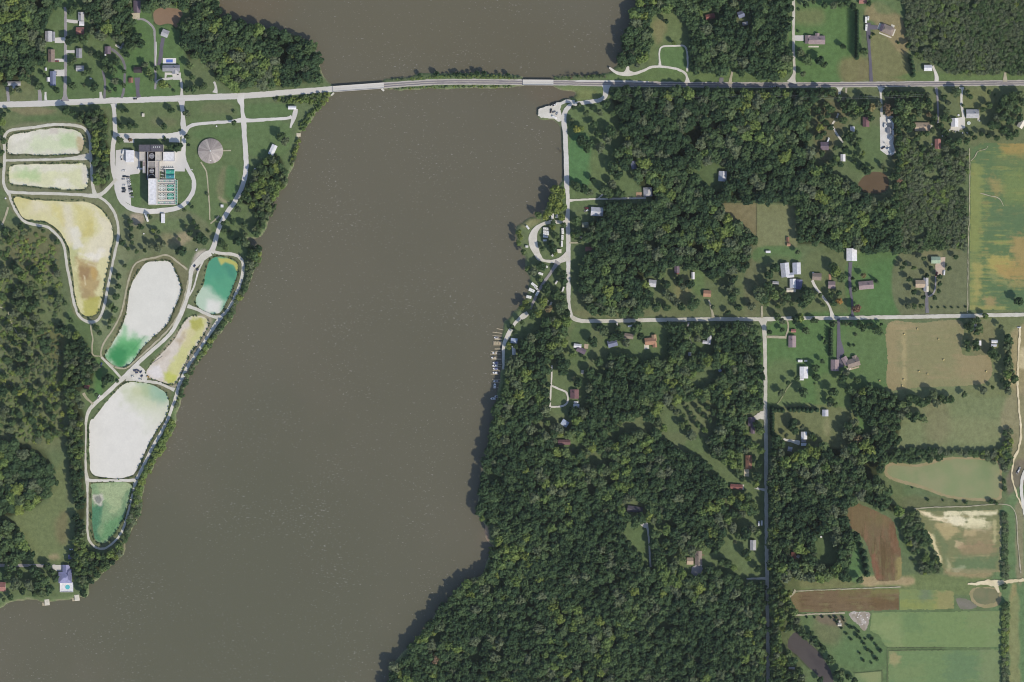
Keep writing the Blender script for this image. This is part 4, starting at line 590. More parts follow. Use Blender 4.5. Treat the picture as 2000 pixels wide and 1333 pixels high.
for p, lab in (([(107,79),(128,79)], 'pale concrete pad beside the grey two tone roof'), ([(106,118),(126,118)], 'beige driveway of the brown roofed house'), ([(105,143),(126,143)], 'broad pale driveway of the blue grey roofed house'), ([(130,41),(152,43)], 'pale drive to the carport'), ([(129,101),(146,101)], 'short pale drive to the grey gabled house')):
    road('driveway', p, {143: 13, 79: 11}.get(p[0][1], 6), CONC, lab, .3)
sheet('patio', rect(256,26,273,38), mat('patio_stone', (192,184,160), (180,170,150), .2), 'pale stone patio below the mauve roof at the top', .4, False)
sheet('driveway', [(322,142),(353,142),(353,156),(338,156),(337,147),(326,147),(324,155),(322,155)], CONC, 'concrete forecourt of the big house', .3, False)

# treatment plant roads
road('plant_road', [(222,203,13),(222.5,212,8),(224,240,8),(225,262,9),(222,278,9),(220,300,9),(221,330,9),(226,352,9),(231,380,9),(240,396,9),(258,408,10),(285,413,10),(315,412,10),(345,407,9),(362,397,9),(374,381,8.5),(379,364,8.5),(377,348,8),(369,333,8),(362,320,9),(358,305,9),(359,285,8.5),(359,262,9)], 9, PAVE, 'pale service road looping round the treatment plant')
road('plant_road', [(224,266),(270,266),(320,266),(345,264),(358,259)], 10.5, PAVE, 'pale service road along the north face of the plant')
road('plant_road', [(354.5,196,16),(355.5,206,9),(357,225,8),(358,245,10),(359,262,11)], 8, PAVE, 'pale access road from the highway to the plant')
road('plant_road', [(471,184,12),(470,196,13),(473,206,8),(474,222,7),(476,236,11),(477,262,9),(480,300,9.5),(480,335,9.5),(473,366,9),(460,392,9),(445,414,9),(432,436,8.5),(424,458,8.5),(418,480,10),(412,494,12)], 9, PAVE, 'long pale road from the highway down past the reservoir')
road('plant_road', [(362,258,8),(369,248,7),(385,243),(420,240),(450,238),(474,235,9),(490,236,7),(525,233.5),(560,231.5),(570,228,8)], 6, PAVE, 'pale cross road past the reservoir to the small white building')
road('plant_road', [(578,213,8),(576,222,9),(572,236,7),(567,250,3)], 7, CONC, 'pale spur beside the small white building')
sheet('plant_yard', [(226,294),(246,292),(274,298),(274,335),(272,340),(254,341),(254,360),(257,402),(240,392),(230,370),(226,340)], PAVE, 'pale concrete parking yard west of the plant', .4, False)
sheet('plant_yard', rect(305,296,361,335), PAVE, 'pale concrete yard east of the plant', .4, False)
sheet('plant_yard', rect(330,268,352,278.5), PAVE, 'pale parking bay north east of the plant', .3, False); sheet('plant_yard', rect(240,269,262,279), PAVE, 'pale parking bay north west of the plant', .3, False)
road('footpath', [(392,317),(402,333),(405,350),(407,375),(409,400),(410,430)], 2.4, TAN, 'thin tan footpath running south from the reservoir', .2); road('footpath', [(411,437),(420,430),(428,422)], 2.6, TAN, 'short tan path joining the plant road', .2)
road('footpath', [(436,294.5),(451,294.5)], 2.6, TAN, 'short tan path east of the reservoir', .1)

# lagoon tracks
road('lagoon_track', [(186,383,9),(181,362,6),(179,335),(177,300),(176,275),(169,256),(150,246),(105,244),(60,250),(25,254),(12,261),(8,275),(9,290),(9,313),(7,340),(8,362),(18,380,7)], 5.6, GRAV, 'pale gravel track round the two northern lagoons')
road('lagoon_track', [(9,314),(50,313),(100,312),(140,310,6),(160,308,11),(177,306,12)], 4.8, GRAV, 'gravel causeway between the two northern lagoons')
road('lagoon_track', [(14,375,6),(50,377.5),(100,378.5),(150,380.5),(186,383,9),(200,378,8),(212,367,7),(228,350,6)], 5.6, GRAV, 'gravel track between the second and the boot shaped lagoon')
road('lagoon_track', [(18,380),(25,400),(37,422),(50,434),(72,440),(93,444),(110,458),(122,474),(127,490),(131,520),(137,550),(142,580),(149,606),(159,622),(177,630,6.5),(193,623),(203,600),(210,565),(217,530),(223,500),(230,470),(231,448),(228,428),(220,410),(208,395),(192,384)], 5.2, GRAV, 'gravel track round the boot shaped lagoon')
road('lagoon_track', [(177,631),(178,645),(181,662),(181,692),(196,696)], 2.8, TAN, 'thin tan link between the boot and the milky lagoon', .3)
road('lagoon_track', [(366,527),(356,519),(345,511),(335,503),(322,498.5),(305,503),(280,508),(262,519),(252,545),(244,580),(237,610),(222,642),(206,665),(199,680),(198,697),(208,707),(220,715),(235,720),(250,717),(268,702),(300,673),(330,643),(350,612),(362,575),(368,548)], 3.4, TAN, 'tan track tight round the milky lagoon', .3)
road('lagoon_track', [(198,698),(215,715),(238,740)], 4.5, GRAV, 'gravel link south of the milky lagoon')
road('lagoon_track', [(412,494,12),(400,500,14),(386,513,12),(374,528,9),(371,555,6.5),(365,584,7),(355,610,8),(344,634,8),(330,655,7),(297,685,7),(271,708,8),(245,735,9),(230,748,8),(208,769,7.5),(186,788,7.5),(173,804,6.5),(168,825,5.5)], 7, LIME, 'main pale haul track running down between the lagoons')
road('lagoon_track', [(168,825,5),(168,850,3.4),(167,880,3),(168,920,5),(170,936,8),(171,960,4),(171,1000,4),(171,1035,4),(175,1057,5),(188,1070,4.5),(202,1072,4),(214,1066,4),(229,1052),(240,1034),(248,1010),(255,980),(261,955),(266,938,8)], 4, GRAV, 'thin pale track round the weedy southern lagoon')
road('lagoon_track', [(168,936,6),(178,939,6),(200,939,5.5),(235,939),(266,938,6)], 5.4, LIME, 'gravel causeway between the white and the weedy lagoon')
road('lagoon_track', [(412,490),(430,495),(455,497.5),(469,504),(475,517),(473,540),(466,562),(455,588),(443,608),(432,620,8),(420,636,8),(404,661,6),(385,690,6),(366,718,6),(351,750,7),(342,780,5.5),(333,805),(325,825),(315,845),(303,865),(290,890),(278,915),(267,936,6)], 6, LIME, 'pale track along the river dike')
road('lagoon_track', [(432,620,9),(418,619,6),(400,612),(383,604),(366,598,8)], 6, GRAV, 'gravel track between the emerald and the wedge shaped lagoon')
road('lagoon_track', [(402,500),(393,518),(386,535),(379,560),(370,578)], 3.2, LIME, 'second pale strip beside the emerald lagoon', .2)
road('lagoon_track', [(246,740,9),(262,742,6),(283,745),(308,748),(325,755),(341,762,7)], 5.2, GRAV, 'gravel track along the top of the white lagoon')
sheet('equipment_pad', [(252,726),(262,715),(275,716),(284,726),(288,738),(282,745),(262,742),(248,738)], LIME, 'pale gravel pad between the lagoons', .6)
road('lagoon_track', [(182,790,5),(176,785,4),(169,778,5),(163,768,6)], 5, TAN, 'short tan spur toward the red roofed shack')
road('footpath', [(0,600),(15,608),(20,625),(30,645),(42,662),(58,682)], 1.6, TAN, 'faint trail across the western meadow', .3, False); road('footpath', [(16,405),(10,425),(4,440)], 4, TAN, 'short tan track at the left edge', .3)
road('driveway', [(-20,1104),(40,1105),(80,1105),(108,1106)], 6, ASPL, 'grey shaded driveway to the lavender roofed house'); sheet('forecourt', rect(103,1104,124,1116), CONC, 'pale forecourt of the lavender roofed house', .4, False)

# east bank
road('ramp_road', [(1184,166,20),(1184,173,12),(1183,183,10),(1180,191,9),(1168,197,8),(1145,200,7.5),(1122,204,8),(1108,212,9),(1102,226,9),(1102,245,10),(1104,262,9),(1105.5,300,9),(1106.5,335,9.5),(1107,360,10),(1109,385,7),(1109,410,7),(1108,430,9),(1109.5,452,8),(1110,492,9),(1110,530,8),(1110.5,570,8),(1111,590,6),(1114,610,6),(1119,622,7),(1134,627,7)], 8, CONC, 'pale riverside road running south from the highway')
road('ramp_road', [(1122,200),(1108,198),(1097,202),(1088,208)], 6, CONC, 'northern arm of the boat ramp turning loop')
sheet('boat_ramp', [(1052,215),(1062,210),(1078,206),(1092,200),(1096,206),(1094,214),(1096,222),(1100,232),(1092,238),(1080,232),(1064,231),(1053,228)], LIME, 'pale gravel point with the boat ramp car park', .5)
road('access_lane', [(1190,132,4),(1200,140,5),(1215,145,7),(1235,145,6.5),(1255,139),(1270,132),(1285,130.5),(1305,132),(1325,136.5),(1338,143),(1342,152),(1342,162,11)], 4.6, LIME, 'curving gravel lane north of the highway')
road('access_lane', [(1289,131,6),(1288,115),(1288,103),(1291,94),(1299,90.5),(1320,90),(1335,90),(1341,98),(1343,118),(1342,140,4.5)], 3.2, LIME, 'thin gravel loop round the square lawn')
sheet('gravel_apron', [(1213,143),(1221,139),(1224,128),(1228,128),(1230,138),(1240,142),(1225,147)], LIME, 'small gravel apron at the wood edge', .4)
road('side_road', [(1550,-60),(1550,40),(1550,90),(1551,120),(1551.5,140,6),(1549,152,9),(1546,162,20)], 5.4, GRAV, 'pale side road going north beside the mauve roofed house')
road('driveway', [(1552,75),(1570,75)], 11, CONC, 'pale driveway of the mauve roofed house', .3)
road('driveway', [(1426,164,9),(1427,155,5),(1430,140,3.5)], 4, TAN, 'short tan driveway into the north wood'); road('driveway', [(1409,163,9),(1409,152,7)], 7, ASPH, 'grey stub of a driveway by the north wood')
road('driveway', [(1702,160,8),(1701,145,6),(1699,110,5.5),(1697,85,6),(1696,65,8),(1696,45,8)], 6, DARK, 'straight dark asphalt driveway to the tan angled house'); road('driveway', [(1697,53,10),(1714,55,8)], 9, DARK, 'dark forecourt beside the parked trailers')
road('driveway', [(1829,160,8),(1829,150,7),(1826,140,4),(1822,129,5)], 5, LIME, 'white gravel drive to the white shed'); road('driveway', [(1963,160,9),(1963,150,6),(1963,142,5)], 5, TAN, 'short pale field gate east of the white shed')
road('driveway', [(1640,171,14),(1640,178,6),(1639,187,4)], 5, LIME, 'short white drive stub south of the highway'); road('driveway', [(1637,222),(1633,233),(1626,244),(1632,258),(1640,270),(1646,279)], 3.6, LIME, 'kinked white gravel drive among scattered trees'); road('driveway', [(1653,172,4),(1653,182,3)], 3, TAN, 'thin pale track beside the short stub')
road('driveway', [(1721,171,16),(1720,180,5),(1721,200,4.5),(1722,228,5)], 5, LIME, 'pale drive to the white gravel yard')
road('driveway', [(1828,171,6),(1831,190),(1832,215),(1832,242)], 4, ASPL, 'grey drive to the beige gabled house'); road('driveway', [(1878,171,10),(1878,180,5),(1878,205,4.6),(1881,222,5),(1882,234,6)], 5, LIME, 'pale drive to the junk strewn white shed')
sheet('yard', [(1858,232),(1884,228),(1884,250),(1870,256),(1856,254)], LIME, 'pale yard round the white shed south of the highway', .6, False)
road('driveway', [(1110,392,7),(1122,391.5,4),(1145,390),(1165,389),(1200,388.5),(1235,388),(1262,387)], 3.6, LIME, 'narrow gravel drive going east into the woods'); road('driveway', [(1168,389),(1173,384),(1178,379)], 3, LIME, 'short fork of the narrow gravel drive')
road('camp_loop', [(1108,433,9),(1098,434,6),(1080,434),(1066,436,6),(1055,441,7),(1046,450,11),(1041,462,16),(1042,478,16),(1047,492,13),(1053,503,11),(1062,509,6),(1080,511,7),(1095,508,11),(1110,500,18)], 8, LIME, 'white gravel loop of the riverside campground')
road('camp_lane', [(1090,511,13),(1084,520,7),(1076,533,5.5),(1062,552),(1050,572),(1042,590),(1036,604)], 5, ASPL, 'shaded lane running diagonally through the campground')
road('camp_lane', [(1031,612,8),(1024,617,11),(1014,624,7),(1004,634,6),(997,646,8),(991,658,9),(986,668,7),(983,682,5.5),(983,700,5),(983,722,4)], 6, LIME, 'pale marina lane along the docks')
road('driveway', [(1112,474.5),(1122,474.5),(1133,474)], 3, TAN, 'thin pale drive opposite the campground', .2)
road('county_road', [(1117,620,8),(1134,627,7.5),(1160,627.5),(1200,627),(1300,625),(1400,624),(1480,624),(1493,624,9),(1520,623),(1560,622),(1640,621.5),(1700,620.5),(1800,619),(1900,617),(1960,615.5),(2150,613)], 7.4, GRAV, 'pale straight county road crossing from the river to the east edge')
road('county_road', [(1490,622,26),(1491,632,12),(1493,645,8.5),(1494,680,7.2),(1495,740),(1495,800),(1496,870),(1496.5,950),(1497,1050),(1498.5,1150),(1499.5,1250),(1500.5,1350),(1501,1450)], 7, GRAV, 'pale straight county road running south under the trees')
road('driveway', [(1496,658.6),(1515,658.6),(1536,659.5)], 5, TAN, 'tan driveway of the mauve barn roofed house'); road('driveway', [(1535,658),(1539,645),(1539.5,634),(1537,626)], 3.2, TAN, 'thin curved drive west of the small brown shed', .2)
sheet('driveway', [(1635,622),(1641,622),(1641.5,662),(1649,688),(1643,697),(1648,716),(1638,720),(1634,700),(1634.5,660)], DARK, 'dark asphalt driveway widening between grey garage and angled house', .25, False)
road('driveway', [(1626,621,12),(1624,612,6),(1619,598,4.6),(1608,581),(1594,563,5),(1586,548,6)], 4.6, LIME, 'white gravel drive running diagonally to the grey house')
road('driveway', [(1661,512,8),(1660,535,6),(1660,560,6),(1664,585,4.5),(1665,610,4),(1665,619,8)], 5, DARK, 'dark driveway to the white barn')
road('driveway', [(1809.5,568),(1810,590),(1811,612)], 6.4, ASPH, 'grey driveway of the beige house with the white garage'); road('driveway', [(1827,540),(1827,558),(1823,573),(1813,580)], 3, ASPL, 'thin grey drive joining the green roofed barn')
sheet('gravel_yard', [(1834,504),(1846,502),(1846,530),(1838,540),(1828,542),(1826,518)], mat('pink_gravel', (198,178,160), (186,168,148), .1, fine=.08), 'pink gravel yard beside the green roofed barn', .4, False)
road('driveway', [(1488,622,5),(1488,610,4),(1488,598,3)], 4, TAN, 'short dirt drive north of the road junction', .2); road('driveway', [(1393,622,7),(1391,610,4),(1388,598,3.5),(1384,586,3)], 4, TAN, 'thin pale drive to the orange roofed house', .2)
road('driveway', [(1205,630,3),(1206,643,3)], 3, CONC, 'short pale drive south of the county road', .2); road('driveway', [(1345,630),(1344,645),(1345,660),(1350,672)], 4, ASPL, 'grey lane to the white angled roof')
road('driveway', [(1078,714),(1077,745),(1075,775),(1074,802)], 3.2, LIME, 'thin straight gravel drive beside the loop lawn', .2); road('driveway', [(1078,754),(1092,760),(1105,766),(1109,776),(1107,788),(1096,794),(1076,795)], 3.6, LIME, 'gravel loop drive in the lawn', .2)
road('driveway', [(1262,1024,8),(1265,1035,4),(1268,1060,3.4),(1269,1085),(1271,1108)], 3.4, GRAV, 'thin straight drive beside the narrow lawn', .2); sheet('concrete_pad', [(1249,1024),(1257,1020),(1265,1022),(1265,1032),(1258,1031)], CONC, 'pale parking pad at the end of the narrow lawn', .3, False)
road('driveway', [(1458,1131),(1475,1130.5),(1496,1130,6)], 3.4, GRAV, 'short pale drive near the bottom of the county road', .2); road('driveway', [(1474,952),(1482,955),(1494,957,5)], 4, CONC, 'short pale drive west of the county road', .2)
sheet('concrete_pad', rect(1453.5,917,1463,931), mat('beige_pad', (206,194,166), (196,184,156), .2), 'beige concrete pad below the rust roofed house', .3, False); sheet('driveway', [(1474,812),(1495,802),(1495,818),(1485,818),(1476,820)], LIME, 'pale drive to the dark grey house', .5)
sheet('driveway', [(1352,1108),(1368,1104),(1372,1114),(1362,1128),(1352,1128)], ASPL, 'shaded concrete drive below the brown grey house', .4); road('driveway', [(1530,858,4),(1545,862,6),(1562,866,9)], 6, LIME, 'white gravel yard by the carport', .5)
road('dirt_track', [(1992,640),(1988,720),(1988,760),(1991,800),(1994,840),(1990,875),(1981,896),(1976,925),(1979,945),(1988,972),(1997,990),(2003,1010)], 3.6, SAND, 'pale dirt track winding down the right edge', .5); road('dirt_track', [(2010,905),(1998,930),(1995,955),(1998,985),(2003,1010)], 6, LIME, 'broader pale track at the right edge', .4)
road('dirt_track', [(1890,1141,4),(1905,1141,6),(1925,1138,9),(1945,1140,13),(1960,1138,8),(1985,1135,6),(2020,1132,6),(2100,1130,6)], 8, SAND, 'pale sand track crossing the right edge', .7); road('dirt_track', [(1943,1140,9),(1948,1150,6),(1950,1158,3)], 6, SAND, 'short spur of the pale sand track', .6)
road('field_track', [(1893,290),(1894,330),(1893,420),(1891,480),(1890,560),(1890,612)], 1.3, TAN, 'thin tan track along the west edge of the crop field', .3); road('field_track', [(1896,315),(1904,306),(1910,296),(1925,292),(1930,286)], 1.0, TAN, 'thin looping track in the corner of the crop field', .3, False); road('field_track', [(1915,378),(1935,383),(1950,388),(1960,402)], 1.3, TAN, 'pale meandering washout in the crop field', .4, False)
road('field_track', [(1540,1168),(1550,1158),(1553,1152)], 3.5, TAN, 'tan gateway at the west end of the tilled strip', .5, False); road('field_track', [(1553,1202),(1600,1199.5),(1650,1197.5)], 3, TAN, 'tan track along the foot of the tilled strip', .4, False); road('field_track', [(1555,1155),(1620,1152),(1700,1149),(1760,1147)], 1.6, TAN, 'tan line along the head of the tilled strip', .3, False)
road('field_track', [(1785,994),(1830,991),(1880,990),(1930,986),(1955,985),(1975,990),(1985,1010),(1988,1060),(1994,1120)], 1.8, TAN, 'thin tan track along the top of the bare plot', .3, False)
road('footpath', [(1548,747),(1540,756),(1530,772),(1518,790)], 2, mat('worn_path', (142,148,108), (132,142,100), .2), 'worn diagonal path across the lawn', .3, False); road('footpath', [(1332,1040),(1350,1060),(1362,1074),(1375,1086)], 2.5, mat('mud_path', (128,108,86), (116,108,80), .2), 'brown mud path down to the brown grey house', .4, False)
# ------------------------------------------------------------------ buildings
def roofm(name, c, k=.12): return mat('roof_' + name, c, tuple(v * .93 for v in c), .35, fine=k, fine_scale=1.6, rough=.8)
RF = {'grey': roofm('grey', (150,152,160)), 'lgrey': roofm('light_grey', (182,182,186)), 'white': roofm('white_metal', (226,226,230), .03), 'cream': roofm('cream', (214,208,192), .05),
 'brown': roofm('brown', (142,126,116)), 'mauve': roofm('mauve', (158,140,142)), 'rust': roofm('rust', (146,108,90)), 'red': roofm('red', (148,98,92)), 'rose': roofm('rose', (168,118,110)), 'blue': roofm('blue_grey', (126,134,162)),
 'navy': roofm('slate_blue', (112,116,152)), 'lav': roofm('lavender', (148,150,190)), 'dark': roofm('charcoal', (98,96,106)), 'black': roofm('black', (72,66,70)), 'beige': roofm('beige', (190,170,146)), 'tan': roofm('tan', (176,146,116)),
 'orange': roofm('orange', (178,136,110)), 'green': roofm('pale_green', (164,186,158)), 'purple': roofm('purple_grey', (124,110,124)), 'maroon': roofm('maroon', (130,98,102)), 'taupe': roofm('taupe', (148,134,124)), 'silver': roofm('silver', (202,204,212), .05), 'lblue': roofm('light_blue', (186,200,226), .05), 'olive': roofm('grey_green', (140,148,132))}
M_WALLS = {'w': mat('siding_white', (214,212,206), (206,204,198), .4), 't': mat('siding_tan', (186,172,146), (178,164,140), .4), 'b': mat('brick', (146,100,82), (134,92,76), .8), 'g': mat('siding_grey', (160,162,164), (150,152,156), .4)}
M_RIDGE = mat('ridge_cap', (170,168,168)); M_CHIM = mat('chimney_brick', (120,88,74), (104,78,68), 2); M_TRIM = mat('white_trim', (224,222,218))
M_GLASS = mat('window_glass', (70,80,92), rough=.15, spec=.6, fine=0)
HOUSES = []; LANDMARK = []
def roof_mesh(mb, L, Wd, z, pitch, m, ov=.45, hip=0.0, th=.16):
    """gable or hip roof, ridge along x; L by Wd walls, eaves at z"""
    hx, hy = L / 2 + ov, Wd / 2 + ov; rise = pitch * hy; r = hx - hip
    top = [(-hx, -hy, z), (hx, -hy, z), (hx, hy, z), (-hx, hy, z), (-r, 0, z + rise), (r, 0, z + rise)]
    bot = [(x, y, zz - th) for x, y, zz in top]
    fs = [(0, 1, 5, 4), (2, 3, 4, 5)] + ([(1, 2, 5), (3, 0, 4)] if hip else [])
    n = 6; allf = list(fs) + [tuple(n + i for i in reversed(f)) for f in fs]
    edge = [(0, 1), (2, 3)] + ([(1, 2), (3, 0)] if hip else [(1, 5), (5, 2), (3, 4), (4, 0)])
    for a, b in edge: allf.append((b, a, n + a, n + b))
    mb.add(top + bot, allf, m); return z + rise
def block(parent, L, Wd, eave, rm, wm, x=0, y=0, rot=0, pitch=.42, hip=0.0, z0=0.0, cap=True, name='roof'):
    """one wing: wall box with gables and a pitched roof, both children of the thing"""
    mb = MB(); hx, hy = L / 2, Wd / 2; rise = pitch * (hy)
    vs = [(-hx, -hy, z0), (hx, -hy, z0), (hx, hy, z0), (-hx, hy, z0), (-hx, -hy, eave), (hx, -hy, eave), (hx, hy, eave), (-hx, hy, eave)]
    fs = [(0, 1, 5, 4), (2, 3, 7, 6)]
    if hip: fs += [(1, 2, 6, 5), (3, 0, 4, 7), (4, 5, 6, 7)]
    else:
        vs += [(-hx, 0, eave + rise), (hx, 0, eave + rise)]; fs += [(1, 2, 6, 9, 5), (3, 0, 4, 8, 7)]
    mb.add(vs, fs, wm); w = mb.build('wall', parent, (x, y, 0), rot)
    mb = MB(); top = roof_mesh(mb, L, Wd, eave + .12, pitch, rm, hip=hip); r = mb.build(name, parent, (x, y, 0), rot)
    if cap:
        c = MB(); c.box(-L / 2 - .4 + hip, L / 2 + .4 - hip, -.18, .18, top - .1, top + .07, rm if not cap == 2 else M_RIDGE); c.build('ridge_cap', r)
    return r, top
def house(short, label, cat, cx, cy, wx, wy, rot=0, rm='grey', wm='w', eave=3.0, pitch=.56, hip=0.0, chim=0, ridge=None, name=None, flat=False):
    x, y = W(cx, cy); L, Wd = wx * S - .9, wy * S - .9; a = R(rot)
    o = link(name or cat.replace(' ', '_'), None, None, (x, y, 0), a); tag(o, label, cat)
    rmm, wmm = RF[rm], M_WALLS[wm]
    if flat:
        mb = MB(); mb.box(-L/2, L/2, -Wd/2, Wd/2, 0, eave, wmm); mb.build('wall', o)
        mb = MB(); mb.box(-L/2-.3, L/2+.3, -Wd/2-.3, Wd/2+.3, eave, eave+.25, rmm); mb.box(-L/2-.1, L/2+.1, -Wd/2-.1, Wd/2+.1, eave+.25, eave+.32, rmm, .1); mb.build('roof', o)
    else:
        alongx = (L >= Wd) if ridge is None else ridge == 'x'
        r, top = block(o, *( (L, Wd) if alongx else (Wd, L)), eave, rmm, wmm, rot=0 if alongx else R(90), pitch=pitch, hip=hip * (min(L, Wd) / 2 + .4))
        if chim:
            c = MB(); q = L * .22 if alongx else .5; c.box(-.45, .45, -.45, .45, eave - .2, top + .8, M_CHIM); c.box(-.3, .3, -.3, .3, top + .8, top + .95, RF['black']); c.build('chimney', r, (L * .2 if alongx else Wd * .2, .9, 0))
    LANDMARK.append((short, cx, cy)); HOUSES.append((cx, cy, max(wx, wy) * .5, min(wx, wy) * .5))
    return o
def wing(o, dx, dy, wx, wy, rot=0, rm='grey', wm='w', eave=2.8, pitch=.56, ridge=None, hip=0.0):
    """further wing; offset in photo px from the thing's centre, in the thing's own turned axes"""
    L, Wd = wx * S - .6, wy * S - .6; alongx = (L >= Wd) if ridge is None else ridge == 'x'
    return block(o, *((L, Wd) if alongx else (Wd, L)), eave, RF[rm], M_WALLS[wm], dx * S, -dy * S, R(rot) + (0 if alongx else R(90)), pitch, hip * (min(L, Wd) / 2 + .4))
def deck(o, dx, dy, wx, wy, c='cream', h=.5, rot=0, name='deck'):
    mb = MB(); L, Wd = wx * S, wy * S; mb.box(-L/2, L/2, -Wd/2, Wd/2, 0, h, RF[c]); return mb.build(name, o, (dx * S, -dy * S, 0), R(rot))

h = house
# north-west neighbourhood
o = h('two tone grey house', 'square two tone grey roofed house west of the residential street', 'house', 95.5, 72, 14, 21, 0, 'lgrey', ridge='y'); wing(o, 9.5, 0, 6, 18, 0, 'grey', eave=2.6); tag(o, None)
h('brown roofed house', 'narrow brown roofed house between two driveways west of the residential street', 'house', 101, 110, 13, 25, 0, 'brown', chim=1)
o = h('blue grey ranch house', 'blue grey roofed house with a white annex near the highway corner', 'house', 104, 154, 11.5, 28, 0, 'blue'); wing(o, -9, 2, 6, 8, 0, 'white', eave=2.4)
o = h('corner house', 'pale grey house with stepped roof at the far left above the highway', 'house', 28, 164, 26, 8, 0, 'lgrey'); wing(o, 3, 5, 11, 9, 0, 'silver', ridge='y')
h('pale gabled house', 'pale grey gabled house at the top of the residential street', 'house', 159, 33, 12, 17, 0, 'lgrey', chim=1); h('carport', 'small white carport below the pale gabled house', 'carport', 160, 47, 10, 9, 0, 'white', eave=2.4, pitch=.15)
h('brown red house', 'brown red roofed house half under trees east of the street', 'house', 157, 61, 16, 14, 0, 'rose'); h('grey gabled house', 'grey gabled house beside a short pale drive', 'house', 155, 105, 12, 19, 0, 'grey'); h('low grey house', 'low pale grey house under trees east of the street', 'house', 157, 134.5, 16, 11, 0, 'lgrey')
h('house in the trees', 'dim grey house at the head of the curved dark driveway', 'house', 211, 99, 12, 15, 0, 'purple'); o = h('slanted house', 'slanted grey roofed house with pale porch among dark trees', 'house', 241, 91, 8, 15, -28, 'grey'); deck(o, -6, 5, 18, 4, 'cream', .4, 0)
h('top edge house', 'mauve roofed house at the top edge with pale stone patio', 'house', 268, 14, 14, 24, 0, 'purple'); h('tilted garage', 'tilted grey garage at the end of the broad dark driveway', 'garage', 323, 66, 14, 14, -22, 'lgrey')
o = h('pool house', 'big grey roofed house north of the highway with a blue swimming pool', 'house', 335, 134, 34, 13, 0, 'grey', chim=1, eave=3.4); wing(o, 8, 7, 12, 8, 0, 'lgrey', ridge='y')
h('dark red shack', 'dark roofed cottage in tree shade above the purple grey driveway', 'house', 270, 137, 17, 12, 0, 'black'); h('brown shed', 'small brown roofed shed beside the purple grey driveway', 'shed', 256, 157.5, 9, 10, 0, 'rust', eave=2.4)
h('white hut', 'tiny white hut in the yard south of the two tone grey house', 'shed', 90, 136, 4, 6, 0, 'white', eave=2.2); h('white garden shed', 'tiny white shed on grass just above the highway', 'shed', 177.5, 154, 4, 3, 0, 'white', eave=2.2)
# treatment plant surroundings
h('riverside office', 'small white roofed building by the river with dark north side', 'shed', 571, 211, 16, 7, 0, 'white', eave=3.4); h('white riverside shed', 'long white roofed shed standing aslant on the river bank', 'shed', 533, 293.5, 11, 21, -25, 'white', eave=3.6, pitch=.25)
h('white trailer shed', 'white flat shed with side porch south of the plant loop', 'shed', 319, 427, 8, 19, 0, 'white', eave=3, flat=True); o = h('white valve house', 'small square white valve house beside the plant road', 'shed', 434, 403, 6, 6, 0, 'white', eave=2.4, flat=True)
h('white lawn kiosk', 'small white kiosk alone on the lawn north of the plant', 'kiosk', 280, 225.5, 5.5, 7, 0, 'cream', eave=2.4, flat=True)
h('red roofed shack', 'small red roofed shack at the end of a tan spur below the milky lagoon', 'shack', 170.5, 755.5, 10, 8, -20, 'red', eave=2.4)
o = h('lavender house', 'lavender roofed villa on the point with pool terrace and pale forecourt', 'house', 128, 1128, 26, 22, 0, 'lav', hip=1, eave=4); wing(o, 2, -17, 14, 15, 0, 'lav', ridge='y', eave=3.4); wing(o, 6, -4, 13, 26, 0, 'navy', ridge='y', eave=4.2, hip=1)
pm = MB(); pm.box(-13*S, 13*S, -9.5*S, 9.5*S, 0, .3, RF['white']); pm.build('terrace', o, (2 * S, -19.5 * S, 0)); pm = MB(); pm.cyl(0, 0, .3, .36, 3.0, 3.0, mat('pool_water', (92,188,196), fine=.02, rough=.1), 20); pm.build('pool', o, (4 * S, -19 * S, 0))
pm = MB(); pm.box(-13*S, -12*S, -8*S, 8*S, .3, 1.2, M_TRIM); pm.box(-11*S, 12.5*S, -9.4*S, -8.7*S, .3, 1.2, M_TRIM); pm.build('terrace_railing', o, (2 * S, -19.5 * S, 0))
h('pink cream house', 'pink and cream roofed house cut by the left edge near the water', 'house', 3, 1146, 18, 18, 0, 'rose', ridge='x'); h('shaded garage', 'bluish garage in deep tree shade north of the lavender house', 'garage', 141, 1088, 14, 9, 0, 'navy')
# north-east
h('red cabin', 'bright red roofed cabin in the north woods', 'cabin', 1387, 33, 18, 10, 12, 'red'); h('blue roofed house', 'blue grey roofed house deep in the north woods', 'house', 1447, 29, 13, 13, 20, 'blue'); h('grey cottage', 'small grey cottage in a gap south of the blue roofed house', 'cottage', 1455, 47, 11, 7, 10, 'lgrey')
h('pink house', 'pink roofed house cut by the top edge behind the lawn trees', 'house', 1685, 2, 16, 12, 0, 'rose')
o = h('mauve house', 'mauve roofed house with three gables alone on the striped lawn', 'house', 1595, 79, 32, 17, 0, 'mauve', chim=1, eave=3.4); wing(o, -17, -1, 12, 16, 0, 'mauve', ridge='y'); wing(o, 1, -7, 8, 12, 0, 'mauve', ridge='y'); deck(o, -6, 12.5, 20, 3, 'cream', .25, name='front_walk')
o = h('tan angled house', 'tan brown angled house with pale terraces east of the dark driveway', 'house', 1733, 59, 24, 17, -22, 'taupe', hip=.8, eave=3.4); wing(o, -10, 0, 10, 14, 0, 'purple', ridge='y'); deck(o, -17, -1, 5, 12, 'cream'); deck(o, 7, -11, 7, 5, 'cream'); deck(o, 0, 11, 26, 2.5, 'cream', .25); deck(o, 14, 0, 2.5, 14, 'cream', .25)
h('white shed', 'white roofed shed at the foot of the far north east wood', 'shed', 1812, 133.5, 16, 12, 0, 'white', eave=3.4)
o = h('beige gabled house', 'beige gabled house under shrubs south of the highway', 'house', 1801, 248.5, 30, 17, 0, 'beige', chim=1); deck(o, 17, 0, 6, 8, 'cream')
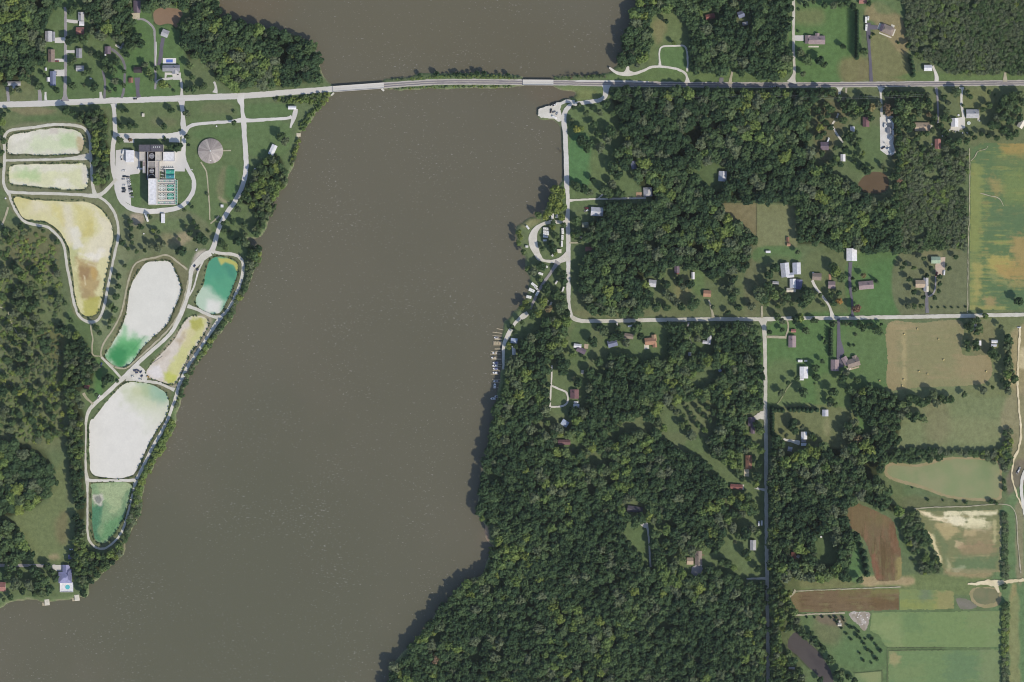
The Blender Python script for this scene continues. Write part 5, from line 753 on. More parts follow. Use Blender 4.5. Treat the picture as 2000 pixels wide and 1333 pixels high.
h('junk strewn shed', 'large white roofed shed with junk scattered round it', 'shed', 1864, 240, 14, 17, 0, 'white', eave=3.6); o = h('grey and cream house', 'grey and cream gabled house beside a round swimming pool', 'house', 1899, 223, 25, 17, 0, 'lgrey', chim=1); deck(o, 12, 8, 4, 10, 'cream')
h('rose barn', 'rose red roofed barn among shrubs in the upper right', 'barn', 1831, 282, 12, 20, 0, 'rose', eave=3.6); h('right edge house', 'white roofed house cut by the right edge above the crop field', 'house', 1994, 243, 12, 16, -30, 'cream')
h('gravel yard house', 'brown red roofed house west of the white gravel yard', 'house', 1691, 239, 13, 19, 0, 'maroon'); h('little white cottage', 'little white and blue roofed cottage west of the brown red house', 'cottage', 1664.5, 253, 9, 10, 0, 'silver', eave=2.6)
h('mauve cabin', 'mauve roofed cabin under trees at the wood edge with white van beside it', 'cabin', 1610, 286, 16, 16, 0, 'purple', ridge='x'); h('small white barn', 'small plain white roofed barn south of the kinked gravel drive', 'barn', 1646, 309, 9.5, 14, 0, 'white', eave=3.2)
o = h('yard workshop', 'grey roofed workshop on the white gravel yard', 'workshop', 1737, 255, 10, 13, 0, 'grey', eave=3.4); h('long white shed', 'long narrow white shed on the east side of the gravel yard', 'shed', 1743.5, 251, 4, 26, 0, 'white', eave=3.2, flat=True)
# middle
h('white wood house', 'white and pale blue roofed house in a small clearing of the main wood', 'house', 1411, 345, 16, 20, -4, 'silver', ridge='y'); o = h('lane end house', 'pale grey roofed house with brown deck at the end of the narrow gravel drive', 'house', 1265, 375.5, 17, 18, 3, 'lgrey', hip=.7); deck(o, -17, 6, 12, 13, 'tan', .5)
h('blue wood house', 'blue grey house half hidden at the west edge of the main wood', 'house', 1237, 323, 10, 16, 12, 'blue'); o = h('riverside metal barn', 'big white metal roofed barn across the road from the campground', 'barn', 1166, 414, 24, 17, -4, 'silver', eave=4)
h('grey green cottage', 'grey green roofed cottage under trees below the riverside metal barn', 'cottage', 1143, 440, 13, 11, 5, 'olive'); h('reddish lodge', 'reddish roofed lodge at the wood edge opposite the campground', 'lodge', 1150.5, 487, 15, 9, 0, 'rose')
o = h('red porch house', 'mauve house with a bright red porch in the middle clearing', 'house', 1322, 526, 10, 15, 0, 'purple'); wing(o, 1, 7.5, 5, 5, 0, 'red', eave=2.2); h('clearing shed', 'narrow white shed east of the red porch house', 'shed', 1353.5, 539, 6, 14, 0, 'white', eave=2.8)
h('orange roofed house', 'small orange roofed house at the end of a thin pale drive', 'house', 1381, 574, 15, 13, -4, 'orange'); h('clearing house', 'white roofed house in tree shade with a long shaded drive', 'house', 1274, 554, 15, 14, -6, 'silver')
o = h('L shaped barn', 'big white barn with slanting lower end among the farm sheds', 'barn', 1533, 528, 17, 28, 6, 'silver', eave=4); wing(o, 9, 11, 14, 9, 0, 'silver', eave=3.4, ridge='x'); h('east farm shed', 'tall pale grey shed just east of the big white barn', 'shed', 1555.5, 525, 16, 23, 2, 'silver', eave=4, ridge='y')
o = h('blue tarp barn', 'white farm building with a blue covered eastern end', 'barn', 1548, 554, 12, 18, 0, 'white', eave=3.4); wing(o, 12, 2, 12, 19, -6, 'navy', eave=2.8, ridge='y'); wing(o, -3, 13, 18, 8, 0, 'cream', eave=2.4); h('grey farm hut', 'small lilac grey hut west of the farm buildings', 'hut', 1514.5, 553, 12, 6, -5, 'lgrey', eave=2.6)
h('white stock trailer', 'short white stock shelter alone on the green strip above the farm', 'shelter', 1500, 492.5, 10, 5, 0, 'white', eave=2.6, flat=True); h('rust hen house', 'small rust roofed hen house at the pasture corner', 'hen house', 1540, 478, 7, 7, 0, 'orange', eave=2.2); h('upper hen house', 'tiny dark rust coop just above the rust hen house', 'coop', 1538.5, 468, 6, 9, 0, 'rust', eave=2)
h('diagonal drive house', 'grey roofed house at the head of the white diagonal drive', 'house', 1595, 541, 18, 14, -3, 'taupe'); o = h('brown bungalow', 'brown grey bungalow with a pink porch east of the diagonal drive', 'bungalow', 1624, 557, 14, 14, 0, 'mauve', ridge='x'); deck(o, -3, -15, 5, 12, 'orange', .4)
o = h('white barn', 'white roofed barn at the head of the dark driveway', 'barn', 1663, 498, 20.5, 25, 0, 'white', eave=4, pitch=.3); h('grey gabled ranch', 'grey gabled ranch house alone on the bright lawn', 'house', 1691, 557.5, 29, 16, 5, 'mauve', chim=1)
h('green roofed barn', 'pale green roofed barn beside the pink gravel yard', 'barn', 1827, 508.5, 18, 13.5, 0, 'green', eave=3.8); o = h('white garage house', 'beige house with white garage at the end of the grey driveway', 'house', 1797, 555, 19, 15, 0, 'beige', ridge='x'); wing(o, 11, 1, 9, 26, 0, 'lgrey', ridge='y'); wing(o, 12, 10, 8, 11, 0, 'cream', eave=3.0, ridge='y')
# lower middle
o = h('marina office', 'white and blue roofed marina office beside the shaded lane', 'office', 1004, 666, 13, 10, -6, 'lblue', eave=3.2); h('marina trailer', 'long white mobile home below the marina office', 'mobile home', 1003.5, 685, 7, 18, 3, 'white', eave=2.8, pitch=.15)
o = h('slate deck house', 'white and slate roofed house with a pale deck west of the lawn', 'house', 1128, 676, 15, 8, -6, 'white'); wing(o, 8, 8, 18, 10, -20, 'purple', eave=3); deck(o, 17, -1, 8, 9, 'beige')
h('tan shed', 'tiny tan shed on the lawn above the loop drive', 'shed', 1137.5, 727, 4.5, 8, -5, 'cream', eave=2.2); h('slate house', 'slate blue roofed house under trees south of the county road', 'house', 1196, 671, 19, 14, 15, 'blue'); h('half hidden grey house', 'taupe grey house half hidden beside the orange tan house', 'house', 1228, 657, 18, 10, -8, 'taupe')
o = h('orange tan house', 'orange tan roofed house with stepped gables and a paved terrace', 'house', 1270, 667, 22, 14, 5, 'orange', eave=3.2); wing(o, 8, -6, 9, 12, 0, 'tan', ridge='y'); wing(o, 8, 8, 8, 9, 0, 'orange', ridge='y'); deck(o, -8, 10, 9, 9, 'cream', .25, name='terrace')
o = h('white angled roof', 'white roofed L shaped house under the big trees', 'house', 1385, 664, 8, 18, -8, 'silver'); wing(o, -5, 6, 14, 6, 0, 'silver'); h('tiny white shed', 'tiny white shed in the deep wood below the grey lane', 'shed', 1347, 692, 6, 7, 0, 'silver', eave=2.4); h('pale wood hut', 'tiny pale hut in the wood west of the county road', 'hut', 1406, 724, 6, 5, 20, 'lblue', eave=2.4)
h('red roofed house', 'maroon roofed house beside the gravel loop drive', 'house', 1122, 770, 17, 18, 0, 'maroon', chim=1); h('white garage', 'white garage at the lower corner of the gravel loop drive', 'garage', 1125.5, 793, 12, 6.5, 0, 'white', eave=2.8); h('blue tarp cabin', 'small white and blue roofed cabin in the wood below the loop drive', 'cabin', 1103, 827, 14, 12, -32, 'lblue')
h('dark red cabin', 'dark red roofed cabin deep in the riverside wood', 'cabin', 1102, 864, 24, 10, 0, 'maroon'); h('hidden grey house', 'charcoal grey house hidden in the big wood above the narrow lawn', 'house', 1240, 995, 30, 12, -8, 'dark'); o = h('rust roofed house', 'long rust roofed house with a beige pad near the county road', 'house', 1462, 903, 12.5, 27, 0, 'rust', chim=1)
o = h('red patio house', 'red roofed house with white patio below the rust roofed house', 'house', 1438, 951, 24, 10, -4, 'red'); deck(o, 10, 0, 10, 10, 'cream', .35); o = h('dark grey house', 'dark purple grey house beside the county road', 'house', 1467, 824, 13, 18, 0, 'purple'); wing(o, 3, 14, 8, 18, 0, 'purple', ridge='y')
o = h('brown grey house', 'brown grey roofed house with a shaded drive in the southern clearing', 'house', 1364, 1090, 14, 28, 0, 'taupe', chim=1); wing(o, 3.5, 10, 7, 10, 0, 'cream', eave=2.8, ridge='y'); h('pale brown garage', 'pale brown garage west of the brown grey house', 'garage', 1347.5, 1096, 13, 14, 0, 'beige', ridge='x')
h('pale metal house', 'pale metal roofed house beside the southern county road', 'house', 1470.5, 1065, 12, 20, 0, 'lgrey'); h('red hut', 'red roofed hut in the trees east of the county road', 'hut', 1550, 1085, 10, 13, 0, 'red'); h('white tank shed', 'small white shed touching the red hut', 'shed', 1558.5, 1087, 6, 6, -30, 'silver', eave=2.4)
# right of the county road
h('tan driveway house', 'mauve roofed house at the end of the tan driveway', 'house', 1547, 667.5, 15, 23, 0, 'mauve', chim=1); h('small brown shed', 'small pinkish brown shed above the mauve roofed house', 'shed', 1549.5, 646.5, 10, 6.5, 0, 'rose', eave=2.4); o = h('lawn barn', 'big white barn standing alone on the lawn east of the county road', 'barn', 1569.5, 728, 16.5, 23, 0, 'white', eave=4.6, pitch=.22); wing(o, -4, 12.5, 8, 5, 0, 'white', eave=2.6)
h('grey garage', 'large grey garage west of the angled house and its dark driveway', 'garage', 1630, 714, 16, 22.5, 0, 'mauve', eave=3.6, ridge='y'); o = h('angled house', 'angled tan grey house at the end of the dark driveway', 'house', 1666, 709, 25, 17, 18, 'taupe', chim=1, eave=3.6); wing(o, -13, -8, 11, 17, 12, 'mauve', ridge='y'); deck(o, -13, 9, 12, 3, 'cream', .3, -10); deck(o, -2, 11, 22, 2.5, 'beige', .25, -2, name='walkway'); wing(o, 6, -8, 9, 9, 0, 'taupe', ridge='y')
h('white square barn', 'small square white barn at the end of the dark hedge row', 'barn', 1611.5, 807, 12, 13, 0, 'silver', eave=3); h('white farmhouse', 'white roofed farmhouse behind the big shade tree', 'house', 1570, 851, 12, 15, 0, 'white', ridge='y'); h('white open carport', 'white carport just below the white farmhouse', 'carport', 1569.5, 868.5, 11, 6, 0, 'white', eave=2.8, flat=True); h('grey open shed', 'grey open shed between farmhouse and carport', 'shed', 1569.5, 862, 10, 5.5, 0, 'grey', eave=2.4, flat=True); h('shade shed', 'small pale shed at the shady wood edge', 'shed', 1542.5, 877.5, 9, 9, -10, 'lgrey', eave=2.6)
h('small farm shed', 'small white shed at the north east corner of the hay field', 'shed', 1912, 670.5, 8, 9.5, 0, 'white', eave=3); h('twin shed north', 'upper one of the two white sheds east of the hay field', 'shed', 1942, 667.5, 12.5, 6.5, 0, 'white', eave=3); h('twin shed south', 'lower one of the two white sheds east of the hay field', 'shed', 1940.5, 674.8, 11, 5.5, 0, 'silver', eave=2.8)
h('clump cottage', 'narrow pale cottage hidden in a clump north of the hay field sheds', 'cottage', 1904.5, 640, 5, 14, 0, 'lgrey', eave=2.6); h('spoil cabin', 'small cream cabin beside the rubble triangle', 'cabin', 1639.5, 1220.5, 7.5, 5.5, 0, 'cream', eave=2.4); h('little cream hut', 'tiny cream hut above the small cream cabin', 'hut', 1639.3, 1214.2, 3.6, 4, 0, 'cream', eave=2.2)
h('bottom hut', 'tiny pale hut in trees at the bottom edge beside the road', 'hut', 1546, 1305, 12, 4.5, -4, 'lgrey', eave=2.4)
# ------------------------------------------------------------------ treatment plant
M_CONCW = mat('wall_concrete', (176,170,162), (166,160,152), .3); M_TEAL = mat('teal_paint', (120,190,170), (140,204,186), .3, fine=.06); M_STEEL = mat('pale_steel', (214,218,216), (204,208,206), .5)
M_TEALW = mat('teal_water', (104,142,124), (120,158,140), .2, rough=.2, spec=.4, fine=.1); M_TANK1 = mat('green_tank', (70,164,144), (62,152,134), .2, fine=.03, rough=.5); M_TANK2 = mat('blue_green_tank', (66,142,150), (60,132,142), .2, fine=.03, rough=.5)
M_GREYW = mat('clarifier_water', (118,116,128), (108,106,118), .2, rough=.25, spec=.4); M_COP = mat('coping', (206,200,192))
px0, py0 = 295.0, 345.0
plant = link('treatment_plant', None, None, (*W(px0, py0), 0)); tag(plant, 'large water treatment plant with charcoal north block and long white roofed hall', 'treatment plant'); LANDMARK.append(('treatment plant', px0, py0))
def pblock(x0, x1, y0, y1, h, rm, wm=None, par=True, name='roof'):
    """flat roofed block with a parapet; corners in photo px"""
    a, b, c, d = (x0 - px0) * S, (x1 - px0) * S, (py0 - y1) * S, (py0 - y0) * S
    w = MB(); w.box(a, b, c, d, 0, h, wm or M_CONCW); w.build('wall', plant)
    r = MB(); r.box(a + .02, b - .02, c + .02, d - .02, h + .003, h + .12, rm); ro = r.build(name, plant)
    if par:
        p = MB(); t = .35
        for q in ((a, b, c, c + t), (a, b, d - t, d), (a, a + t, c + t, d - t), (b - t, b, c + t, d - t)): p.box(*q, h + .004, h + .75, M_COP if rm is not RF['dark'] else RF['dark'])
        p.build('parapet', ro)
    return ro, h
pblock(273, 296, 284, 297.6, 11, RF['dark']); pblock(296.05, 320, 284, 297.6, 11.4, RF['dark'])
pblock(274, 285, 297.7, 315.6, 9, mat('roof_beige_gravel', (192,186,178), (182,176,166), .3)); pblock(304.8, 316.5, 297.7, 315.6, 8.6, MATS['roof_beige_gravel']); pblock(289, 290.6, 297.7, 352, 10, RF['grey'], par=False)
pblock(280.3, 285.2, 315.8, 326, 8.5, RF['mauve']); pblock(280.3, 285.2, 326.1, 339, 9, RF['lgrey']); pblock(290.7, 304.7, 315.9, 327.9, 9.2, mat('roof_taupe_gravel', (154,148,144), (142,136,132), .3)); pblock(304.9, 312, 316, 349.5, 8, mat('roof_pink_gravel', (186,178,174), (178,168,164), .3))
pblock(292, 308, 350, 401, 15, RF['white'], M_TRIM); pblock(319.5, 342, 298, 316, 6, RF['white'], M_TRIM); pblock(285.3, 288.9, 297.7, 352, 3.5, RF['black'], par=False)
for i in range(4):
    v = MB(); v.box(-.7, .7, -.7, .7, 0, .7, M_STEEL, .15); v.build('roof_vent', plant, ((301.5 + i * 4 - px0) * S, (py0 - 288.5) * S, 11.52))
for i, yy in enumerate((360, 371, 383, 392)):
    v = MB(); v.cyl(0, 0, 0, .8, .6, .5, M_STEEL, 10); v.build('roof_vent', plant, ((300 - px0) * S, (py0 - yy) * S, 15.1))
# two dark clarifier bays with round tanks between the blocks
for (x0, x1, y0, y1, cx, cy, r) in ((290.8, 304.6, 298, 315.4, 297.5, 305.5, 5.2), (290.8, 304.6, 328.2, 349.6, 297.5, 334.5, 4.4)):
    a, b, c, d = (x0 - px0) * S, (x1 - px0) * S, (py0 - y1) * S, (py0 - y0) * S
    m = MB(); m.box(a, b, c, d, 0, 5, M_CONCW); m.box(a + .05, b - .05, c + .05, d - .05, 5.003, 5.1, RF['black']); bay = m.build('clarifier_bay', plant)
    m = MB(); m.cyl((cx - px0) * S, (py0 - cy) * S, 5.1, 7.0, r * S, r * S, RF['grey'], 24); m.cyl((cx - px0) * S, (py0 - cy) * S, 7.01, 7.2, r * S * .7, r * S * .7, M_GREYW, 24); m.build('round_tank', bay)
    m = MB(); m.beam(((cx - r - px0) * S, (py0 - cy) * S, 7.5), ((cx + r - px0) * S, (py0 - cy) * S, 7.5), .6, .3, M_STEEL); m.build('walkway', bay)
m = MB(); n = 12
for i in range(n):
    t0, t1 = math.pi * i / n, math.pi * (i + 1) / n
    for (tA, tB) in ((t0, t1),):
        rr = 6 * S; cxm, cym = (297.5 - px0) * S, (py0 - 346) * S
        m.beam((cxm + rr * math.cos(tA), cym + rr * math.sin(tA) * .8, 6.2), (cxm + rr * math.cos(tB), cym + rr * math.sin(tB) * .8, 6.2), 1.0, .5, RF['grey'])
m.build('curved_trough', plant)
HOUSES.append((297, 342, 50, 24))
o = h('plant garage', 'white roofed garage block on the western yard of the treatment plant', 'garage', 254.5, 306, 16.5, 24, 0, 'white', eave=5, flat=True)
# settling basins on a concrete deck
pad = sheet('basin_deck', rect(308.5, 350, 344, 400.5), M_COP, 'pale concrete deck around the square settling basins', 0, False)
basins = []
for k, (x0, x1, y0, y1, lab, hue) in enumerate(((308.8,324.4,359.8,374.4,'north western square settling basin with radial troughs and grey water',M_STEEL), (325.2,341.4,359.8,374.4,'north eastern square settling basin with teal radial troughs',M_TEAL), (308.8,324.4,377,391,'south western square settling basin with radial troughs',M_STEEL), (325.2,341.4,377,391,'south eastern square settling basin with teal radial troughs',M_TEAL))):
    cx, cy = (x0 + x1) / 2, (y0 + y1) / 2; hx, hy = (x1 - x0) * S / 2, (y1 - y0) * S / 2
    b = link('settling_basin', None, None, (*W(cx, cy), 0)); tag(b, lab, 'settling basin', 'square settling basins beside the plant'); basins.append(b)
    m = MB(); t = .55
    for q in ((-hx, hx, -hy, -hy + t), (-hx, hx, hy - t, hy), (-hx, -hx + t, -hy + t, hy - t), (hx - t, hx, -hy + t, hy - t)): m.box(*q, 0, 2.2, M_COP)
    m.build('basin_wall', b)
    m = MB(); m.box(-hx + t, hx - t, -hy + t, hy - t, .1, .9, mat('basin_water', (76,98,88), (62,80,74), .3, rough=.25, spec=.4)); m.build('water', b)
    for i in range(12):
        a = math.pi * i / 6 + .26; ca, sa = math.cos(a), math.sin(a); q = min((hx - t) / max(abs(ca), 1e-3), (hy - t) / max(abs(sa), 1e-3)) * .98
        m = MB(); m.beam((ca * 1.3, sa * 1.3, 1.5), (ca * q, sa * q, 1.5), .6, .45, hue); m.build('launder_trough', b)
    m = MB(); m.cyl(0, 0, .9, 2.0, 1.3, 1.3, hue, 14); m.build('centre_well', b)
    m = MB(); N_ = 20; rr = min(hx, hy) * .74
    for i in range(N_): m.beam((rr * math.cos(2*math.pi*i/N_), rr * math.sin(2*math.pi*i/N_), 1.55), (rr * math.cos(2*math.pi*(i+1)/N_), rr * math.sin(2*math.pi*(i+1)/N_), 1.55), .6, .4, hue)
    m.build('ring_launder', b)
    m = MB(); m.box(-hx, hx, -.28, .28, 2.21, 2.45, M_STEEL); m.build('walkway', b)
b = link('launder_channel', None, None, (*W(341, 376), 0)); tag(b, 'teal collecting channel along the east edge of the settling basins', 'channel')
m = MB(); m.box(.6, 1.2, -15.5, 15.5, 0, 2, M_COP); m.box(3.2, 3.8, -15.5, 15.5, 0, 2, M_COP); m.build('channel_wall', b); m = MB(); m.box(1.2, 3.2, -15.5, 15.5, .2, 1.1, M_TEALW); m.build('water', b)
for i in range(16):
    m = MB(); m.beam((.7, -14.6 + i * 1.93, 2.1), (3.7, -14.2 + i * 1.93, 2.1), .5, .25, M_TEAL); m.build('cross_beam', b)
for (y0, y1, lab) in ((351, 357, 'northern row of pale pipework and valves beside the settling basins'), (393.6, 399.8, 'southern row of pale pipework and valves beside the settling basins')):
    b = link('pipe_gallery', None, None, (*W(325, (y0 + y1) / 2), 0)); tag(b, lab, 'pipework')
    for i in range(9):
        m = MB(); xx = -9.4 + i * 2.35; m.cyl(xx, 0, 0, 1.6, .75, .75, M_STEEL if i % 3 else M_TEAL, 10); m.beam((xx, -1.7, .9), (xx, 1.7, .9), .5, .5, M_CONCW); m.build('valve_tank', b)
    m = MB(); m.beam((-10.5, 1.2, 1.9), (10.5, 1.2, 1.9), .5, .5, M_STEEL); m.beam((-10.5, -1.2, 1.7), (10.5, -1.2, 1.7), .45, .45, RF['grey']); m.build('pipe', b)
for (cy, mm, lab) in ((335.8, M_TANK1, 'green round topped filter tank north of the settling basins'), (345, M_TANK2, 'blue green round topped filter tank next to the basins')):
    b = link('filter_tank', None, None, (*W(332.8, cy), 0)); tag(b, lab, 'tank')
    m = MB(); n = 12; hw = 4.2 * S; vs_ = []; fs_ = []
    for e, xx in enumerate((-8 * S, 8 * S)):
        vs_ += [(xx, hw * math.cos(math.pi * i / n), 2.0 + 1.9 * math.sin(math.pi * i / n)) for i in range(n + 1)] + [(xx, -hw, 0), (xx, hw, 0)]
    q = n + 3
    for i in range(q): fs_.append((i, (i + 1) % q, q + (i + 1) % q, q + i))
    fs_ += [tuple(range(q)), tuple(range(2 * q - 1, q - 1, -1))]
    m.add(vs_, fs_, mm); m.build('tank_shell', b)
    m = MB(); m.box(-8.9 * S, -8.1 * S, -hw, hw, 0, 4.2, M_STEEL); m.box(8.1 * S, 8.9 * S, -hw, hw, 0, 2.4, M_STEEL); m.build('end_wall', b)
    m = MB(); m.cyl(0, 0, 3.8, 4.4, .5, .5, M_STEEL, 10); m.build('hatch', b)
b = link('pump_station', None, None, (*W(330.5, 328), 0)); tag(b, 'white pump frame with tanks north of the green filter tank', 'pump station')
m = MB(); m.box(-10 * S, 10 * S, -2.6 * S, -.8 * S, 0, 2.4, M_TRIM); m.build('pump_house', b)
for i in range(5):
    m = MB(); m.cyl((-8 + i * 4) * S, 1.4 * S, 0, 1.8, .7, .6, M_STEEL, 10); m.build('small_tank', b)
b = link('pipe_rack', None, None, (*W(317.5, 338), 0)); tag(b, 'tangle of pale pipes and valves west of the green filter tanks', 'pipework')
for i in range(9):
    m = MB(); yy = (9 - i * 2.4) * S * 1.2; m.beam((-2.4, yy, .8 + .2 * (i % 3)), (2.6, yy + .6, .8 + .2 * (i % 3)), .5, .5, M_STEEL if i % 2 else RF['grey']); m.cyl(-1 + (i % 3) * 1.4, yy, 0, 1.5, .45, .45, RF['dark'], 8); m.build('pipe', b)
# domed reservoir
b = link('reservoir', None, None, (*W(411.5, 295.5), 0)); tag(b, 'round reservoir with weathered conical roof on the lawn', 'reservoir'); LANDMARK.append(('round reservoir', 412, 296)); HOUSES.append((412, 296, 25, 25))
RR = 24 * S
m = MB(); m.cyl(0, 0, -.2, 2.1, RR, RR, mat('reservoir_wall', (170,160,152), (152,142,136), .3), 64, False); m.build('tank_wall', b)
dm = [mat('dome_panel_%s' % n_, c_, tuple(v * .95 for v in c_), .12, c3=tuple(v * .92 for v in c_), fine=.08) for n_, c_ in (('a', (178,168,162)), ('b', (166,157,152)), ('c', (190,180,172)), ('d', (156,146,142)))]
NP = 24; rgd = random.Random(5)
for i in range(NP):
    a0, a1 = 2 * math.pi * i / NP, 2 * math.pi * (i + 1) / NP; vs_ = []; fs_ = []
    rings = [(RR + .35, 2.15), (RR * .75, 3.3), (RR * .45, 4.3), (RR * .15, 4.9), (0.02, 5.0)]
    for r_, z_ in rings:
        for a in (a0 + .004, (a0 + a1) / 2, a1 - .004): vs_.append((r_ * math.cos(a), r_ * math.sin(a), z_ + .02 * (i % 2)))
    for j in range(4):
        for k in range(2): q = j * 3 + k; fs_.append((q, q + 1, q + 4, q + 3))
    pm = MB(); pm.add(vs_, fs_, dm[rgd.choice((0, 0, 1, 1, 2, 3))]); pm.build('roof_panel', b)
m = MB(); m.cyl(0, 0, 4.95, 5.5, 1.0, .7, M_STEEL, 14); m.build('roof_vent', b)
m = MB(); m.box(-1, 1, -RR * .8, -RR * .74, 3.1, 3.7, M_TRIM); m.build('hatch', b)

# ------------------------------------------------------------------ bridges
def bridge(p, q, wpx, label, npier):
    (ax, ay), (bx, by) = W(*p), W(*q); L = math.hypot(bx - ax, by - ay); a = math.atan2(by - ay, bx - ax)
    o = link('bridge', None, None, ((ax + bx) / 2, (ay + by) / 2, 0), a); tag(o, label, 'bridge'); w = wpx * S
    m = MB(); m.box(-L/2, L/2, -w/2, w/2, -.1, .75, CONC); m.build('deck', o)
    for s in (-1, 1):
        m = MB(); yy = s * (w / 2 - .25); m.box(-L/2, L/2, yy - .22, yy + .22, .752, 1.75, M_COP); m.build('parapet', o)
    for i in range(npier):
        m = MB(); xx = -L/2 + L * (i + 1) / (npier + 1); m.box(xx - .6, xx + .6, -w/2 + .3, w/2 - .3, -4.5, -.102, M_CONCW); m.build('pier', o)
    for e in (-1, 1):
        m = MB(); m.box(e * L/2 - .12, e * L/2 + .12, -w/2 + .5, w/2 - .5, .752, .77, RF['grey']); m.build('expansion_joint', o)
    m = MB(); m.box(-L/2 + .3, L/2 - .3, -.12, .12, .753, .765, CENT); m.build('centre_line', o)
    return o
bridge((650, 174.6), (750, 167.4), 11.6, 'long pale concrete bridge span at the west end of the causeway', 5); bridge((1021, 161.4), (1081, 161.8), 11, 'short pale concrete bridge span at the east end of the causeway', 3)
LANDMARK.append(('western bridge span', 700, 171)); LANDMARK.append(('eastern bridge span', 1050, 161))
for (p, w_, lab) in (([(652,182),(647,187)], 3, 'pale stone abutment at the south west bridge corner'), ([(745,174),(750,178)], 3, 'pale stone abutment at the causeway end of the long span')):
    road('abutment', p, w_, LIME, lab, .3, False)

# ------------------------------------------------------------------ docks and boats
M_WOOD = mat('dock_boards', (186,174,146), (170,158,132), .5, fine=.15); M_POST = mat('dock_post', (120,108,92)); M_HULL = mat('white_hull', (226,226,228), rough=.35, spec=.5, fine=.02); M_CANVAS = mat('blue_canvas', (126,130,176), (116,120,166), .6); M_SEAT = mat('grey_cockpit', (130,124,128)); M_TANC = mat('tan_canvas', (178,162,136))
def dock(x0, y0, x1, y1, wpx, label):
    (ax, ay), (bx, by) = W(x0, y0), W(x1, y1); L = math.hypot(bx - ax, by - ay); a = math.atan2(by - ay, bx - ax)
    o = link('dock', None, None, ((ax + bx) / 2, (ay + by) / 2, WATER_Z), a); tag(o, label, 'dock', 'docks along the marina bank'); w = wpx * S
    n = max(2, int(L / 1.6))
    m = MB(); m.box(-L/2, L/2, -w/2, w/2, .55, .72, M_WOOD); m.build('deck', o)
    for i in range(n):
        for s in (-1, 1):
            m = MB(); m.cyl(-L/2 + L * (i + .5) / n, s * (w / 2 + .06), -1.5, 1.1, .09, .09, M_POST, 6)
            if i in (0, n - 1): m.build('post', o)
    return o
for args in ((970,642,984,645,1.6,'thin northernmost dock of the marina'), (962,649,981,651.5,1.6,'long thin second dock of the marina'), (966,662.5,983,663.5,2.8,'broad pale dock above the covered platform'), (966,682,980,682,2,'short dock just below the covered platform'), (957,692,977,692,1.6,'long narrow dock in the middle of the marina'), (960,701.5,979,702,2.2,'pale dock with a moored tan pontoon'), (971,712,980,712,1.6,'stubby dock beside the blue canopied boats'), (958,731,974,731.5,1.4,'thin southern dock below the blue canopied boats'), (970,757,981,757,1.4,'short dock beside the single white cruiser'), (972,777,980,777,1.4,'southernmost stub dock beside two white boats')): dock(*args)
for args in ((961,716.5,978,717,1.4,'dock between the blue canopied boats'), (962,724.5,977,725,1.4,'dock just below the blue canopied boats'), (961,741,977,741.5,1.3,'thin dock halfway to the single white cruiser'), (962,748,978,748,1.3,'thin dock just above the single white cruiser'), (959,687,978,687,1.3,'thin dock above the long narrow dock'), (962,656,982,657,1.4,'thin dock just above the broad pale dock')): dock(*args)
o = link('dock_platform', None, None, (*W(972, 671), WATER_Z)); tag(o, 'square wooden swimming platform with rails on the marina bank', 'dock'); m = MB(); m.box(-5.6, 5.8, -2.6, 2.6, .5, .7, M_WOOD); m.build('deck', o)
for i in range(4):
    m = MB(); m.box(-5.4 + i * 3.4, -3.2 + i * 3.4, -1.9, 1.9, .701, 1.5, M_WOOD if i % 2 else M_TANC, .2); m.build('bench', o)
m = MB(); m.beam((-5.6, -2.6, 1.6), (5.8, -2.6, 1.6), .1, .1, M_POST); m.beam((-5.6, 2.6, 1.6), (5.8, 2.6, 1.6), .1, .1, M_POST); m.build('rail', o)
for (cx, cy, lab) in ((89.5,1177.5,'western boathouse platform below the trees of the point'), (148,1168.5,'eastern boathouse platform on the point beside the lavender house')):
    o = link('boathouse', None, None, (*W(cx, cy), WATER_Z), .1); tag(o, lab, 'boathouse'); m = MB(); m.box(-5, 4.6, -3.8, .2, .4, .65, M_WOOD); m.build('deck', o)
    for sx in (-1.0, 4.0):
        for sy in (-3.2, 3.6):
            m = MB(); m.cyl(sx, sy, -1.5, 2.6, .15, .15, M_POST, 8); m.build('post', o)
    m = MB(); m.box(-1.5, 4.6, -3.6, 4.0, 2.6, 2.85, RF['cream']); m.box(-1.4, 4.5, -3.5, 3.9, 2.85, 3.0, RF['cream'], .4); m.build('roof', o)
o = link('fishing_pier', None, None, (*W(583, 264), 0)); tag(o, 'small pale stone fishing platform on the west river bank', 'pier'); m = MB(); m.box(-2.6, 2.6, -2.2, 2.2, -2, .3, mat('pale_stone', (214,206,184), (200,190,166), .6)); m.build('platform', o)
for i in range(3):
    m = MB(); m.box(-2.4 + i * 1.7, -1.2 + i * 1.7, -1.9, 1.9, .302, .5, MATS['pale_stone'], .1); m.build('slab', o)
